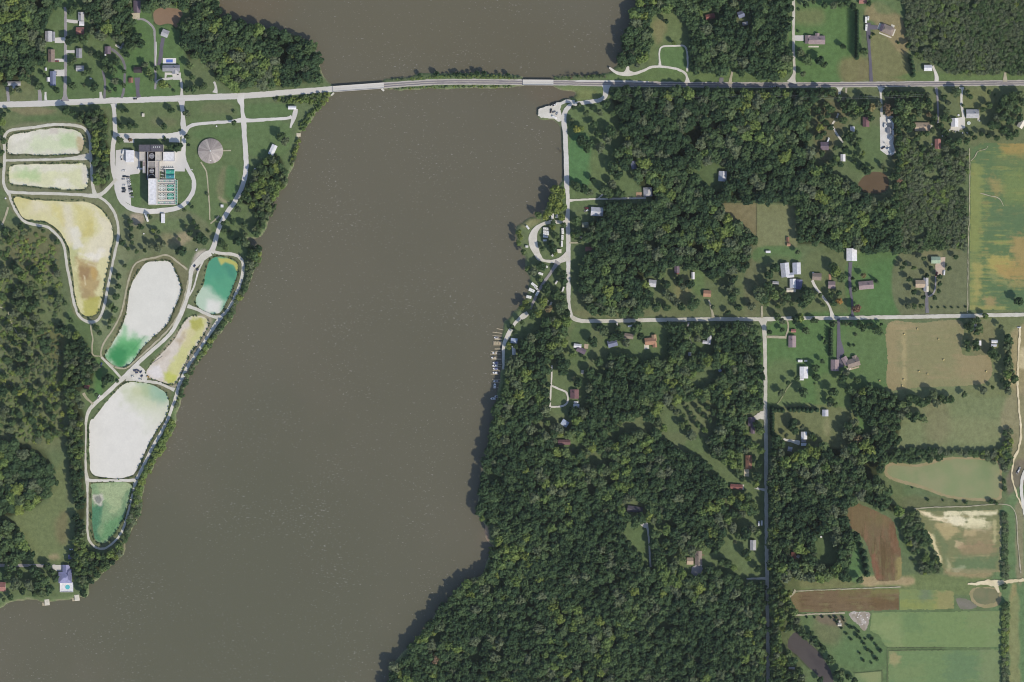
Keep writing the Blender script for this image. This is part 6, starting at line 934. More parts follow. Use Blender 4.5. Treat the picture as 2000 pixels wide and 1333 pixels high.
def boat(cx, cy, L, Wd, rot, label, canvas=None, z=WATER_Z, group='boats moored at the marina'):
    o = link('boat', None, None, (*W(cx, cy), z), R(rot)); tag(o, label, 'boat', group)
    n = 9; vs_ = []; fs_ = []
    for i in range(n):
        t = i / (n - 1); xx = -L/2 + L * t; b = Wd/2 * (1 if t < .55 else math.sqrt(max(0, 1 - ((t - .55) / .45) ** 2)) + .02)
        vs_ += [(xx, -b, .95 + .3 * t), (xx, -b * .7, 0), (xx, b * .7, 0), (xx, b, .95 + .3 * t)]
    for i in range(n - 1):
        for k in range(3): fs_.append((4*i+k, 4*i+4+k, 4*i+5+k, 4*i+1+k))
        fs_.append((4*i+3, 4*i+7, 4*i+4, 4*i))
    fs_ += [(0, 1, 2, 3), (4*n-1, 4*n-2, 4*n-3, 4*n-4)]
    m = MB(); m.add(vs_, fs_, M_HULL); m.build('hull', o)
    m = MB(); m.box(-L*.42, L*.05, -Wd*.36, Wd*.36, 1.16, 1.3, M_SEAT); m.build('cockpit', o)
    m = MB(); m.box(-L*.05, L*.16, -Wd*.34, Wd*.34, 1.3, 1.75, M_GLASS, .25); m.build('windscreen', o)
    if canvas:
        m = MB(); m.box(-L*.36, L*.02, -Wd*.46, Wd*.46, 2.3, 2.45, canvas, .15)
        for sx in (-L*.34, 0):
            for sy in (-Wd*.42, Wd*.42): m.cyl(sx, sy, 1.2, 2.32, .04, .04, M_STEEL, 5)
        m.build('canopy', o)
    m = MB(); m.box(-L/2-.5, -L/2-.02, -.3, .3, .3, 1.2, RF['black'], .08); m.build('outboard_motor', o); return o
boat(967.5,709,7.2,2.5,180,'upper blue canopied boat at the stubby dock',M_CANVAS); boat(967,714.5,7.2,2.6,180,'white and blue boat between the two canopied ones',M_HULL); boat(967.5,720.5,6.8,2.4,180,'lower blue canopied boat at the stubby dock',M_CANVAS); boat(964,699,6.4,2.3,180,'tan covered pontoon at the pale dock',M_TANC)
boat(966.5,754,6.4,3.2,90,'single white cruiser moored south of the thin dock',M_HULL); boat(963,779,7,2.8,180,'outer white boat at the southernmost stub dock',M_HULL); boat(970,775,6,2.5,170,'inner white boat at the southernmost stub dock',None)

boat(967,728.5,6.6,2.5,180,'white boat at the dock below the blue canopied boats',M_HULL); boat(968,745,6.4,2.4,180,'grey canopied boat halfway to the single white cruiser',RF['grey']); boat(966,689.8,6.2,2.3,180,'tan canopied boat at the thin dock above the long narrow one',M_TANC); boat(969,659.8,5.6,2.2,180,'small open boat above the broad pale dock',None)
# ------------------------------------------------------------------ vehicles
CARC = {n_: mat('car_paint_' + n_, c_, rough=.3, spec=.5, fine=0) for n_, c_ in (('white', (226,226,226)), ('silver', (168,170,174)), ('black', (44,44,48)), ('red', (150,52,48)), ('blue', (70,84,124)), ('grey', (104,106,110)), ('tan', (168,156,134)))}
M_TYRE = mat('tyre', (38,38,40), fine=0)
CARMESH = {}
def car(cx, cy, rot, c, label, group=None, kind='car', cat=None):
    key = (c, kind)
    if key not in CARMESH:
        m = MB(); p = CARC[c]; L, w = {'car': (4.6, 1.85), 'truck': (5.7, 2.0), 'van': (6.4, 2.3)}[kind]
        def prof(ps, hw, mm, tw):
            n = len(ps); vs_ = [(x, -hw(z), z) for x, z in ps] + [(x, hw(z), z) for x, z in ps]
            m.add(vs_, [tuple(range(n)), tuple(range(2*n-1, n-1, -1))] + [(i, n + i, n + (i + 1) % n, (i + 1) % n) for i in range(n)], mm)
        prof([(-L/2, .35), (L/2, .35), (L/2, .75), (L/2 - .3, .92), (-L/2 + .15, .98), (-L/2, .8)], lambda z: w/2, p, 0)
        if kind == 'car': cab = [(-1.75, .98), (1.05, .95), (.35, 1.45), (-1.25, 1.47)]
        elif kind == 'truck': cab = [(-.5, .98), (1.5, .96), (.95, 1.75), (-.35, 1.78)]
        else: cab = [(-3.1, .98), (2.4, .95), (1.8, 2.5), (-3.0, 2.55)]
        prof(cab, lambda z: w/2 * (.94 if z < 1 else .78), M_GLASS if kind != 'van' else p, 0)
        x0, z1 = cab[3]; x1 = cab[2][0]; m.box(x0 + .05, x1 - .05, -w*.37, w*.37, z1 + .0, z1 + .06, p)
        if kind == 'truck': m.box(-L/2 + .15, -.6, -w*.42, w*.42, .985, 1.0, RF['black'])
        for sx in (-L*.32, L*.32):
            for sy in (-w/2 + .1, w/2 - .1):
                k = 10; vs_ = [(sx + .34*math.cos(2*math.pi*i/k), sy - .12, .34 + .34*math.sin(2*math.pi*i/k)) for i in range(k)] + [(sx + .34*math.cos(2*math.pi*i/k), sy + .12, .34 + .34*math.sin(2*math.pi*i/k)) for i in range(k)]
                m.add(vs_, [tuple(range(k)), tuple(range(2*k-1, k-1, -1))] + [(i, (i+1) % k, k + (i+1) % k, k + i) for i in range(k)], M_TYRE)
        CARMESH[key] = mesh_from('vehicle', m.v, m.f, m.mats, m.m)
    o = link({'car': 'car', 'truck': 'pickup_truck', 'van': 'van'}[kind], CARMESH[key], None, (*W(cx, cy), .22), R(rot)); return tag(o, label, cat or {'car': 'car', 'truck': 'pickup truck', 'van': 'van'}[kind], group)
G = 'cars parked on the treatment plant yard'
ord_ = ['northernmost', 'second from north', 'third from north', 'fourth from north', 'fifth from north', 'sixth from north', 'seventh from north', 'eighth from north', 'southernmost']
for row, (xs, lab) in enumerate((((241.5,333.5),'western'), ((250,346.5),'eastern'))):
    cols = [['white','black','silver','white','black','grey','black'], ['black','white','silver','white','grey','black','white','black','silver']][row]
    ys = [[334,345,350,362,368,371.5,375], [346,351,355.5,360,365,369.5,374,379,385]][row]
    for i, (c, yy) in enumerate(zip(cols, ys)):
        xx = xs[0] + (i * .9 if row else (i % 2) * 1.5); car(xx, yy, random.choice((0, 180)) + random.uniform(-5, 5) , c, '%s car, %s in the %s parking row of the plant' % (c, ord_[i], lab), G)
car(238,309,90,'white','white truck beside the white plant garage','plant service vehicles','truck'); car(241,297,80,'white','white van north west of the white plant garage','plant service vehicles','van'); car(274.5,330,0,'white','white van against the west wall of the plant','plant service vehicles','van'); car(321,273,90,'black','dark car on the north parking bay of the plant','plant service vehicles')
car(264,193.5,3,'black','dark car driving on the western highway',None); car(1514,169.6,180,'white','white pickup truck on the eastern highway',None,'truck'); car(1506,169.5,180,'silver','silver car following the white pickup on the eastern highway'); car(206,105,88,'white','white van parked at the house in the trees',None,'van'); car(198,713,75,'blue','blue pickup beside the tan link below the milky lagoon',None,'truck'); car(193,775.5,60,'white','white pickup on the grass beside the haul track',None,'truck'); car(139,1073.5,0,'white','white car in deep shade above the lavender house')
car(110,144,90,'silver','silver car on the driveway of the blue grey ranch house'); car(111.5,120,0,'red','red car on the beige driveway of the brown roofed house'); car(347.5,143.5,90,'black','black car on the forecourt of the big house')
for x_, y_, r_, c_, k_, l_ in ((1082,219,20,'grey','car','grey car on the boat ramp point'), (1076,217,80,'black','truck','dark pickup at the boat ramp'), (1083,229.5,-30,'white','van','white camper van at the boat ramp'), (1088,222,60,'silver','car','silver car at the neck of the boat ramp point'), (1083,205.5,20,'white','truck','white pickup on the north side of the boat ramp'), (1145,412,20,'white','truck','white pickup west of the riverside metal barn'), (1146,407,0,'red','truck','red pickup shaded by the riverside metal barn'), (1134,467.5,90,'white','van','white van at the end of the thin pale drive'), (1482,1023,88,'white','van','western one of two white vans by the county road'), (1487.5,1022,88,'white','van','eastern one of two white vans by the county road'), (1617.5,274,70,'white','van','white van beside the mauve cabin'), (1231,637,10,'white','van','white van in front of the half hidden grey house'), (1439,953,20,'silver','car','silver car on the patio of the red and white house'), (1988,922,60,'white','truck','white pickup between the dirt tracks'), (1991,916,60,'silver','car','silver car between the dirt tracks'), (1990.5,640,0,'white','car','white car at the top of the dirt track'), (1829,536,80,'red','truck','red pickup at the edge of the pink gravel yard'), (1844,533,85,'white','van','white van east of the pink gravel yard'), (1725,289,30,'black','truck','dark pickup on the gravel yard'), (1728,245,85,'white','van','white van at the top of the gravel yard')):
    car(x_, y_, r_, c_, l_, None, k_)
M_RV = mat('camper_white', (226,226,222), rough=.45, fine=.02); M_RVT = mat('camper_cream', (214,208,190), rough=.5, fine=.02); M_STRIPE = mat('camper_stripe', (120,130,150))
def camper(cx, cy, Lp, Wp, rot, label, m_=None, group='campers parked in the riverside campground', name='camper', cat='camper'):
    L, w = Lp * S, Wp * S; m_ = m_ or M_RV; o = link(name, None, None, (*W(cx, cy), 0), R(rot)); tag(o, label, cat, group)
    m = MB(); m.box(-L/2, L/2, -w/2, w/2, .55, 2.9, m_); m.box(-L/2 + .02, L/2 - .02, -w/2 + .02, w/2 - .02, 2.9, 3.05, m_, .22); m.build('body', o)
    m = MB(); m.box(-L/2 + .3, L/2 - .3, -w/2 - .015, w/2 + .015, 1.3, 1.55, M_STRIPE); m.box(-L*.3, -L*.1, -w/2 - .02, w/2 + .02, 1.9, 2.4, M_GLASS); m.box(L*.1, L*.3, -w/2 - .02, w/2 + .02, 1.9, 2.4, M_GLASS); m.build('window', o)
    m = MB(); m.box(-.55, .55, -.4, .4, 3.05, 3.3, M_TRIM if m_ is M_RVT else RF['lgrey'], .08); m.build('air_conditioner', o, (L * .12, 0, 0)); m = MB(); m.box(-.25, .25, -.25, .25, 3.05, 3.15, RF['grey']); m.build('roof_vent', o, (-L * .28, 0, 0))
    m = MB(); m.cyl(0, 0, 0, .01, .01, .01, M_TYRE, 3)
    m = MB()
    for sx in (-.6, .6):
        for sy in (-w/2 + .15, w/2 - .15): m.box(sx - .33, sx + .33, sy - .12, sy + .12, 0.02, .68, M_TYRE, .1)
    m.build('wheel', o); return o
for a in ((1066,447,10.5,4.2,-4,'northernmost white camper of the four facing the gravel loop'), (1066.6,453,11.5,4.4,-4,'second white camper from north facing the gravel loop'), (1066.4,457.6,11.5,3.8,-4,'white camper squeezed close below the second one'), (1065.5,462.5,10,4.2,-6,'southernmost white camper facing the gravel loop'), (1064,470,7,3.6,0,'small white popup camper below the row facing the loop'), (1099,452,11.5,4.8,92,'northernmost white camper beside the riverside road'), (1098.4,464,9.5,4.4,90,'middle white camper beside the riverside road'), (1097.4,476.5,12,3.8,90,'southernmost long white camper beside the riverside road'), (1079,423,11,5,84,'tall white camper under the yellow green shore trees'), (1087.5,421,10,4.2,84,'pale camper next to the tall one under the shore trees'), (1073.5,420,7,3.2,60,'small tilted camper west of the tall one'), (1080,498,7,4,60,'small white camper on grass inside the loop'), (1067,522.5,6.5,4.4,40,'white camper north of the diagonal lane'), (1056,535,9.5,4.6,-20,'lone white camper on the bank north of the shaded lane'), (1043.5,557.5,14,5,-38,'long white camper slanting on the river bank'), (1047,563,8,3.4,-45,'pale camper close behind the long slanting one'), (1038.5,567.5,12,6,-25,'broad white camper below the long slanting one'), (1049.5,573.5,10,5,60,'white camper across the shaded lane'), (1033,580.5,10,5.5,-10,'southernmost white camper on the river bank'), (1086.5,552,8,3,60,'white camper under trees south of the loop'), (1099.5,566,11,3.2,72,'slim white camper beside the riverside road south of the loop'), (1075.5,594.5,9.5,3.6,65,'white camper in the shaded lower campsite'), (1069.5,590,8,2.8,65,'narrow tan camper in the shaded lower campsite',M_RVT), (1065,584.5,6,3.4,60,'small cream camper in the shaded lower campsite',M_RVT), (1030.5,444.5,8.5,3.8,-50,'white camper parked on the campground point'), (1029,482,5.5,4,0,'small square white camper on the west shore of the campground'), (1092,491,9,8,0,'square tan roofed camp pavilion at the loop',M_RVT)): camper(*a)
for a in ((1691,39.5,12,4,88,'northern long white trailer beside the dark driveway'), (1695.5,36.5,7.5,3.4,85,'short white trailer beside the northern long one'), (1691.6,54.5,12,4,86,'southern long white trailer beside the dark driveway')): camper(*a, group='trailers parked by the dark driveway', name='trailer', cat='trailer')
for a in ((1738,236.5,10,7,0,'large white trailer at the top of the gravel yard'), (1729.5,247.5,5,4,20,'small white trailer in the middle of the gravel yard'), (1740,269,9,5,60,'white trailer at the east side of the gravel yard'), (1737,294,9,4,-40,'white and blue trailer at the foot of the gravel yard'), (1742,300,8,4,0,'blue grey trailer in the bottom corner of the gravel yard'), (1731.5,283.5,11,1.6,-42,'slim flatbed trailer lying aslant on the gravel yard')): camper(*a, group='trailers on the white gravel yard', name='trailer', cat='trailer')
for a in ((1562.5,705.5,9,5,0,'larger white trailer above the big white barn'), (1573.5,705.2,6,3.6,0,'smaller cream trailer above the big white barn',M_RVT), (1125,786.5,9,4.2,0,'white camper between maroon house and white garage')): camper(*a, group='campers on house lawns')
o = camper(286.5,425,18,4,-72,'long narrow white container lying aslant south of the plant loop', group=None, name='container', cat='container')
# machines on the pad between the lagoons
MB_ = mat('machine_blue', (74,82,112), rough=.5); MY_ = mat('machine_yellow', (192,158,96), rough=.5)
for i, (cx, cy, r_, c_, lab) in enumerate(((263,724,30,0,'north western dark blue pump unit on the gravel pad'), (267,728,10,0,'large dark blue pump unit in the middle of the gravel pad'), (269,723.5,-20,0,'small dark blue pump unit near the lagoon edge'), (275,727,40,0,'eastern dark blue pump unit on the gravel pad'), (277,735,60,0,'southern dark blue pump unit on the gravel pad'), (259,735,20,1,'pale dredge pump at the west side of the gravel pad'), (274,741,10,1,'pale skid with hoses at the south side of the gravel pad'), (289,736,-40,2,'yellow excavator at the corner of the wedge shaped lagoon'), (386,527,50,0,'dark blue pump unit beside the emerald lagoon'), (380,520,60,0,'dark trailer pump on the haul track'), (384,489,45,1,'white pump skid near the haul track bend'))):
    mm = (MB_, M_STEEL, MY_)[c_]; o = link('excavator' if c_ == 2 else 'pump_unit', None, None, (*W(cx, cy), .15), R(r_)); tag(o, lab, 'excavator' if c_ == 2 else 'pump')
    m = MB(); m.box(-1.7, 1.7, -1.1, 1.1, .1, .5, RF['black']); m.build('skid' if c_ != 2 else 'track', o); m = MB(); m.box(-1.3, .5, -.9, .9, .502, 2.0, mm, .2); m.build('engine_housing', o)
    m = MB(); m.cyl(1.0, 0, .5, 1.5, .5, .5, mm, 10); m.beam((1.0, 0, 1.2), (2.6 + (c_ == 2) * 2, .4, .7 + (c_ == 2) * 1.4), .4, .4, mm); m.build('boom' if c_ == 2 else 'pump', o)
o = link('dredge_pipe', None, None, (*W(305, 705), -.7)); tag(o, 'thin black floating pipe lying in the wedge shaped lagoon', 'pipe')
m = MB(); m.beam((-7, -4.5, .1), (8, 6, .1), .35, .35, RF['black']); m.build('pipe', o)

# ------------------------------------------------------------------ hay bales, pools, fences, poles, rubble
M_BALE = mat('straw_bale', (214,194,132), (196,176,116), 1.2, fine=.15)
BALE = None
for (bx_, by_, lab) in ((1792,643,'northernmost round bale on the hay field'), (1766,653,'bale near the north west of the hay field on a pale strip'), (1833,663,'bale in the upper middle of the hay field'), (1843,703,'bale in the centre of the hay field'), (1795,726,'western one of two close bales in the lower hay field'), (1812,731,'eastern one of two close bales in the lower hay field'), (1765,742,'upper one of two bales at the lower west end of the hay field'), (1762,754,'bale in the south west corner of the hay field'), (1926,726,'easternmost bale at the rounded end of the hay field'), (1718,744,'bale standing alone on the lawn west of the hay field')):
    if BALE is None:
        m = MB(); n = 14; vs_ = [(-.8, .85*math.cos(2*math.pi*i/n), .85 + .85*math.sin(2*math.pi*i/n)) for i in range(n)] + [(.8, .85*math.cos(2*math.pi*i/n), .85 + .85*math.sin(2*math.pi*i/n)) for i in range(n)]
        m.add(vs_, [tuple(range(n)), tuple(range(2*n-1, n-1, -1))] + [(i, (i+1) % n, n + (i+1) % n, n + i) for i in range(n)], M_BALE); BALE = mesh_from('bale', m.v, m.f, m.mats, m.m)
    tag(link('hay_bale', BALE, None, (*W(bx_, by_), .1), random.uniform(0, 3)), lab, 'hay bale', 'round bales on the hay field')
M_POOL = mat('swimming_water', (84,110,200), (92,122,206), .4, fine=.02, rough=.1); M_PALE = mat('pale_water', (188,206,196), rough=.15, fine=.02)
o = link('swimming_pool', None, None, (*W(331, 119.5), 0)); tag(o, 'blue swimming pool in a wide white deck behind the big house', 'swimming pool'); m = MB()
for q in ((-8.4,8.4,-3.6,-2.0),(-8.4,8.4,2.0,3.6),(-8.4,-4.2,-2.0,2.0),(4.2,8.4,-2.0,2.0)): m.box(*q, 0, .35, M_TRIM)
m.build('pool_deck', o); m = MB(); m.box(-4.2, 4.2, -2, 2, 0, .2, M_POOL); m.build('water', o)
for (cx, cy, r_, lab) in ((1892,241,3.6,'round pool with white rim beside the grey and cream house'), (1575.7,645.5,2.2,'small round white rimmed pool on the lawn east of the small brown shed'), (1872,225.5,2,'small round white tank on the lawn by the junk strewn shed'), (1588,533.5,2,'round white tank at the grey house by the diagonal drive'), (1603.6,1049,2,'round white tank in the trees above the worn clearing'), (281,457,1.3,'tiny round white tank on the grass below the plant'), (375,332,1.2,'tiny round white hatch west of the reservoir path'), (498,330,1.3,'tiny white well cover on the lawn by the river trees'), (423,247,1.4,'tiny white well cover north of the reservoir'), (11,388,1.6,'tiny white well cover at the left edge by the lagoon track')):
    o = link('round_tank', None, None, (*W(cx, cy), 0)); tag(o, lab, 'tank' if 'pool' not in lab else 'swimming pool'); m = MB(); m.cyl(0, 0, 0, 1.2, r_*S, r_*S, M_TRIM, 20); m.build('rim', o); m = MB(); m.cyl(0, 0, 1.2, 1.22, r_*S*.8, r_*S*.8, M_PALE if 'pool' in lab else RF['white'], 20); m.build('cover' if 'pool' not in lab else 'water', o)
def fence(pts, label, hgt=1.3):
    P = [W(*p) for p in pts]; o = link('fence', None, None, (*P[0], 0)); tag(o, label, 'fence')
    for (a, b) in zip(P, P[1:]):
        L = math.hypot(b[0]-a[0], b[1]-a[1]); n = max(2, int(L / 3.2)); ang = math.atan2(b[1]-a[1], b[0]-a[0]); ox, oy = a[0]-P[0][0], a[1]-P[0][1]
        for z_ in (.4, .8, 1.2):
            m = MB(); m.beam((0, 0, z_), (L, 0, z_), .06, .14, M_POST); m.build('rail', o, (ox, oy, 0), ang)
        m = MB()
        for i in range(n + 1): m.box(L*i/n - .09, L*i/n + .09, -.09, .09, 0, hgt, M_POST)
        q = m.build('posts', o, (ox, oy, 0), ang); q['kind'] = 'stuff'
    return o
fence([(1733,1340),(1733.5,1300),(1733,1266),(1765,1265.5),(1845,1265)], 'dark rail fence round the north west corner of the lower paddock'); fence([(1738,1271.5),(1770,1270.5),(1845,1270)], 'second rail fence just inside the lower paddock boundary'); fence([(1668,1315),(1700,1313),(1723,1310),(1723,1340)], 'rail fence around the small paddock at the bottom edge'); fence([(1478,398),(1478,484)], 'thin fence dividing the two pastures above the farm'); fence([(1412,397),(1478,396.5),(1555,398)], 'thin fence along the wood edge above the two pastures')
M_WIRE = mat('power_wire', (150,150,156), fine=0)
def pole(cx, cy, label, hgt=11.5, rot=0):
    o = link('utility_pole', None, None, (*W(cx, cy), 0), R(rot)); tag(o, label, 'utility pole', 'poles of the overhead line'); m = MB(); m.cyl(0, 0, 0, hgt, .18, .12, M_POST, 8); m.build('pole', o)
    m = MB(); m.beam((0, -1.3, hgt - .6), (0, 1.3, hgt - .6), .14, .14, M_POST); m.build('crossarm', o)
PL = [(1205,186.5),(1310,192.5),(1432,189),(1530,189),(1640,194),(1740,191),(1800,188)]
for p, l in zip(PL, ('westernmost utility pole in the tree cutting south of the highway', 'second utility pole from the west in the tree cutting', 'utility pole above the middle of the main wood', 'utility pole at the north edge of the main wood near the shed drives', 'utility pole beside the short white drive stub', 'utility pole near the pale drive to the gravel yard', 'easternmost utility pole by the beige house drive')): pole(*p, l, 16)
for s_, lab in ((-1.1, 'southern overhead wire above the tree cutting'), (1.1, 'northern overhead wire above the tree cutting')):
    m = MB()
    for (a, b) in zip(PL, PL[1:]):
        pa, pb = W(*a), W(*b); K = 6
        for i in range(K):
            t0, t1 = i / K, (i + 1) / K; f = lambda t: (pa[0] + (pb[0]-pa[0])*t, pa[1] + s_ + (pb[1]-pa[1])*t, 15.4 - 4*1.6*t*(1-t)); m.beam(f(t0), f(t1), .10, .10, M_WIRE)
    tag(m.build('overhead_wire'), lab, 'wire', 'wires of the overhead line')
pole(1993,1115,'lone utility pole on the far right strip near the sand track', 11, 10)
M_STONE = mat('rubble_block', (214,208,202), (196,188,180), .8, fine=.15); rgs = random.Random(3)
spots = [(1670.5,1197.5),(1679,1197.2),(1677,1201),(1681,1203),(1693,1201),(1694,1206),(1686,1210),(1675,1206),(1690,1215),(1684,1220)]
for (cx, cy), lab in zip(spots, ('small white block at the top left of the rubble triangle', 'small white block at the top middle of the rubble triangle', 'big pale heap in the upper rubble triangle', 'pale heap touching the big one', 'pale block at the top right of the rubble triangle', 'pale block below the top right one', 'grey block in the middle of the rubble triangle', 'grey block at the western edge of the rubble triangle', 'pale lavender block in the lower rubble triangle', 'pale lavender block at the tip of the rubble triangle')):
    bm = bmesh.new(); bmesh.ops.create_icosphere(bm, subdivisions=2, radius=1.0)
    for v in bm.verts: v.co = Vector((v.co.x * rgs.uniform(.9, 1.3), v.co.y * rgs.uniform(.8, 1.1), max(-.2, v.co.z * .6))) * rgs.uniform(.85, 1.1)
    me = bpy.data.meshes.new('rubble'); bm.to_mesh(me); bm.free(); me.materials.append(M_STONE); tag(link('rubble_heap', me, None, (*W(cx, cy), .1)), lab, 'rubble')
rgj = random.Random(9)
junkl = ['west of the shed door', 'behind the shed', 'south west corner', 'below the shed', 'south of the shed', 'at the grass edge', 'south east of the shed', 'near the round pool', 'beside the beige house', 'under the shrubs']
for i, (cx, cy, c_) in enumerate(((1855,254.5,'white'),(1861,256.5,'tan'),(1866,258,'silver'),(1872,256,'white'),(1878,253,'tan'),(1880,260,'white'),(1889,260,'silver'),(1913,236.5,'white'),(1840.5,266,'white'),(1820,282.5,'silver'))):
    m = MB(); m.box(-1.1, 1.1, -.7, .7, .1, 1.1, CARC[c_], .15); m.box(-.6, .5, -.5, .5, 1.1, 1.5, CARC[c_], .1); tag(m.build('scrap_heap', None, (*W(cx, cy), 0), rgj.uniform(0, 3)), '%s scrap pile %s in the junk strewn yard' % (c_, junkl[i]), 'scrap')
# ------------------------------------------------------------------ trees
def leaf_mat(name, trans=.3):
    m = bpy.data.materials.new(name); m.use_nodes = True; nt = m.node_tree; N = nt.nodes; L = nt.links; b = N['Principled BSDF']; out = N['Material Output']
    b.inputs['Roughness'].default_value = .75; b.inputs['Specular IOR Level'].default_value = .12
    at = N.new('ShaderNodeAttribute'); at.attribute_type = 'INSTANCER'; at.attribute_name = 'tint'
    rp = N.new('ShaderNodeValToRGB'); e = rp.color_ramp.elements
    stops = [(0.0,(62,88,60)),(.2,(80,107,70)),(.4,(97,122,77)),(.52,(116,127,98)),(.64,(117,143,78)),(.76,(140,155,78)),(.86,(170,174,86)),(.92,(150,130,104)),(.96,(150,114,92)),(1.0,(190,148,82))]
    e[0].position = 0; e[0].color = (*lin(stops[0][1]), 1); e[1].position = 1; e[1].color = (*lin(stops[-1][1]), 1)
    for p, c in stops[1:-1]: q = e.new(p); q.color = (*lin(c), 1)
    L.new(at.outputs['Fac'], rp.inputs['Fac'])
    geo = N.new('ShaderNodeNewGeometry'); n = N.new('ShaderNodeTexNoise'); n.inputs['Scale'].default_value = .45; n.inputs['Detail'].default_value = 3
    L.new(geo.outputs['Position'], n.inputs['Vector'])
    mr = N.new('ShaderNodeMapRange'); mr.inputs['From Min'].default_value = .25; mr.inputs['From Max'].default_value = .75; mr.inputs['To Min'].default_value = .68; mr.inputs['To Max'].default_value = 1.34
    L.new(n.outputs['Fac'], mr.inputs['Value']); vm = N.new('ShaderNodeVectorMath'); vm.operation = 'SCALE'; L.new(rp.outputs['Color'], vm.inputs[0]); L.new(mr.outputs['Result'], vm.inputs['Scale'])
    L.new(vm.outputs['Vector'], b.inputs['Base Color'])
    tr = N.new('ShaderNodeBsdfTranslucent'); L.new(vm.outputs['Vector'], tr.inputs['Color']); mx = N.new('ShaderNodeMixShader'); mx.inputs['Fac'].default_value = trans
    L.new(b.outputs['BSDF'], mx.inputs[1]); L.new(tr.outputs['BSDF'], mx.inputs[2]); L.new(mx.outputs['Shader'], out.inputs['Surface']); return m
M_LEAF = leaf_mat('foliage'); M_BARK = mat('bark', (96,84,70), (80,70,58), 1.2)
def cards(cen, nrm, size, rg):
    """leaf clumps: one bent quad per point, facing roughly along nrm"""
    n = len(cen); nn = nrm + rg.normal(0, .55, (n, 3)); nn /= np.linalg.norm(nn, axis=1)[:, None]
    up = rg.normal(0, 1, (n, 3)); u = np.cross(nn, up); u /= np.linalg.norm(u, axis=1)[:, None] + 1e-9; v = np.cross(nn, u); s = size * rg.uniform(.65, 1.25, n)[:, None]
    V = np.stack([cen - u*s - v*s*.7, cen + u*s*.9 - v*s, cen + u*s + v*s*.8, cen - u*s*.8 + v*s], 1) ; V[:, 0] -= nn * s * .25; V[:, 2] -= nn * s * .25
    return V.reshape(-1, 3), np.arange(n * 4).reshape(n, 4)
def crown_mesh(name, rad, h, base, nl, per, seed, size=.62, conic=False, lobe=1.3):
    rg = np.random.default_rng(seed); C = []; Nn = []
    if conic:
        n = nl * per; t = rg.uniform(0, 1, n) ** .75; r = rad * t * rg.uniform(.75, 1.05, n); a = rg.uniform(0, 2*np.pi, n)
        z = h - (h - base) * t + rg.normal(0, .15, n); C = np.stack([r*np.cos(a), r*np.sin(a), z], 1); Nn = np.stack([np.cos(a), np.sin(a), np.full(n, .75)], 1)
    else:
        ph = rg.uniform(0, 2*np.pi, 3)
        for i in range(nl):
            q = (i + .5) / nl; a = i * 2.39996 + rg.normal(0, .25); el = np.arcsin(np.clip(1 - 1.35 * q, -1, 1)); sh = 1 + .16*np.sin(2*a + ph[0]) + .1*np.sin(3*a + ph[1])
            rr = rg.uniform(.58, .92) * sh; c = np.array([rad*rr*np.cos(el)*np.cos(a), rad*rr*np.cos(el)*np.sin(a), (h+base)/2 + (h-base)/2*rr*np.sin(el)]); lr = lobe * rg.uniform(.7, 1.3)
            d = rg.normal(0, 1, (per, 3)); d[:, 2] += .6; d /= np.linalg.norm(d, axis=1)[:, None]; C.append(c + d * lr * rg.uniform(.75, 1.05, per)[:, None]); Nn.append(d * .75 + c_dir(c, h, base) * .45)
        C = np.concatenate(C); Nn = np.concatenate(Nn)
    V, F = cards(C, Nn / (np.linalg.norm(Nn, axis=1)[:, None] + 1e-9), size, rg)
    me = bpy.data.meshes.new(name); me.vertices.add(len(V)); me.vertices.foreach_set('co', V.astype(np.float32).ravel()); me.loops.add(F.size); me.loops.foreach_set('vertex_index', F.astype(np.int32).ravel())
    me.polygons.add(len(F)); me.polygons.foreach_set('loop_start', np.arange(0, F.size, 4, dtype=np.int32)); me.polygons.foreach_set('loop_total', np.full(len(F), 4, np.int32)); me.update(); me.materials.append(M_LEAF); return me
def c_dir(c, h, base):
    v = c - np.array([0, 0, (h + base) / 2]); return v / (np.linalg.norm(v) + 1e-9)
def trunk_mesh(name, r, h, seed, limbs=4, spread=2.2):
    rg = random.Random(seed); m = MB(); m.cyl(0, 0, -.2, h * .5, r, r * .7, M_BARK, 8); m.cyl(0, 0, h * .5, h * .82, r * .7, r * .3, M_BARK, 6)
    for i in range(limbs):
        a = 2*math.pi*i/limbs + rg.uniform(-.4, .4); z = h * rg.uniform(.38, .55); m.beam((0, 0, z), (spread*math.cos(a), spread*math.sin(a), z + h * .25), r * .7, r * .7, M_BARK)
    return mesh_from(name, m.v, m.f, m.mats, m.m)
# unit trees: crown radius 5 m, height 13 m
CROWNS = [crown_mesh('crown', 5.3, 13.6, 3.0, nl, 20, 100 + i, .72) for i, nl in enumerate((30, 36, 28, 33, 38, 30, 35))]
TRUNKS = [trunk_mesh('trunk', .32, 11, i) for i in range(3)]
FIRS = [crown_mesh('fir_crown', 2.6, 12.0, .8, 24, 12, 200 + i, .5, True) for i in range(3)]; FIRTRUNK = trunk_mesh('trunk', .2, 11, 9, 0)
SHRUBS = [crown_mesh('shrub_crown', 1.8, 2.6, .1, 10, 14, 300 + i, .42, False, .8) for i in range(4)]
BARE = trunk_mesh('bare_branches', .3, 10, 4, 9, 3.0)
def compass(dx, dy):
    a = math.degrees(math.atan2(dx, -dy)) % 360          # image y runs down
    return ('north', 'north east', 'east', 'south east', 'south', 'south west', 'west', 'north west')[int((a + 22.5) // 45) % 8]
USED = {}
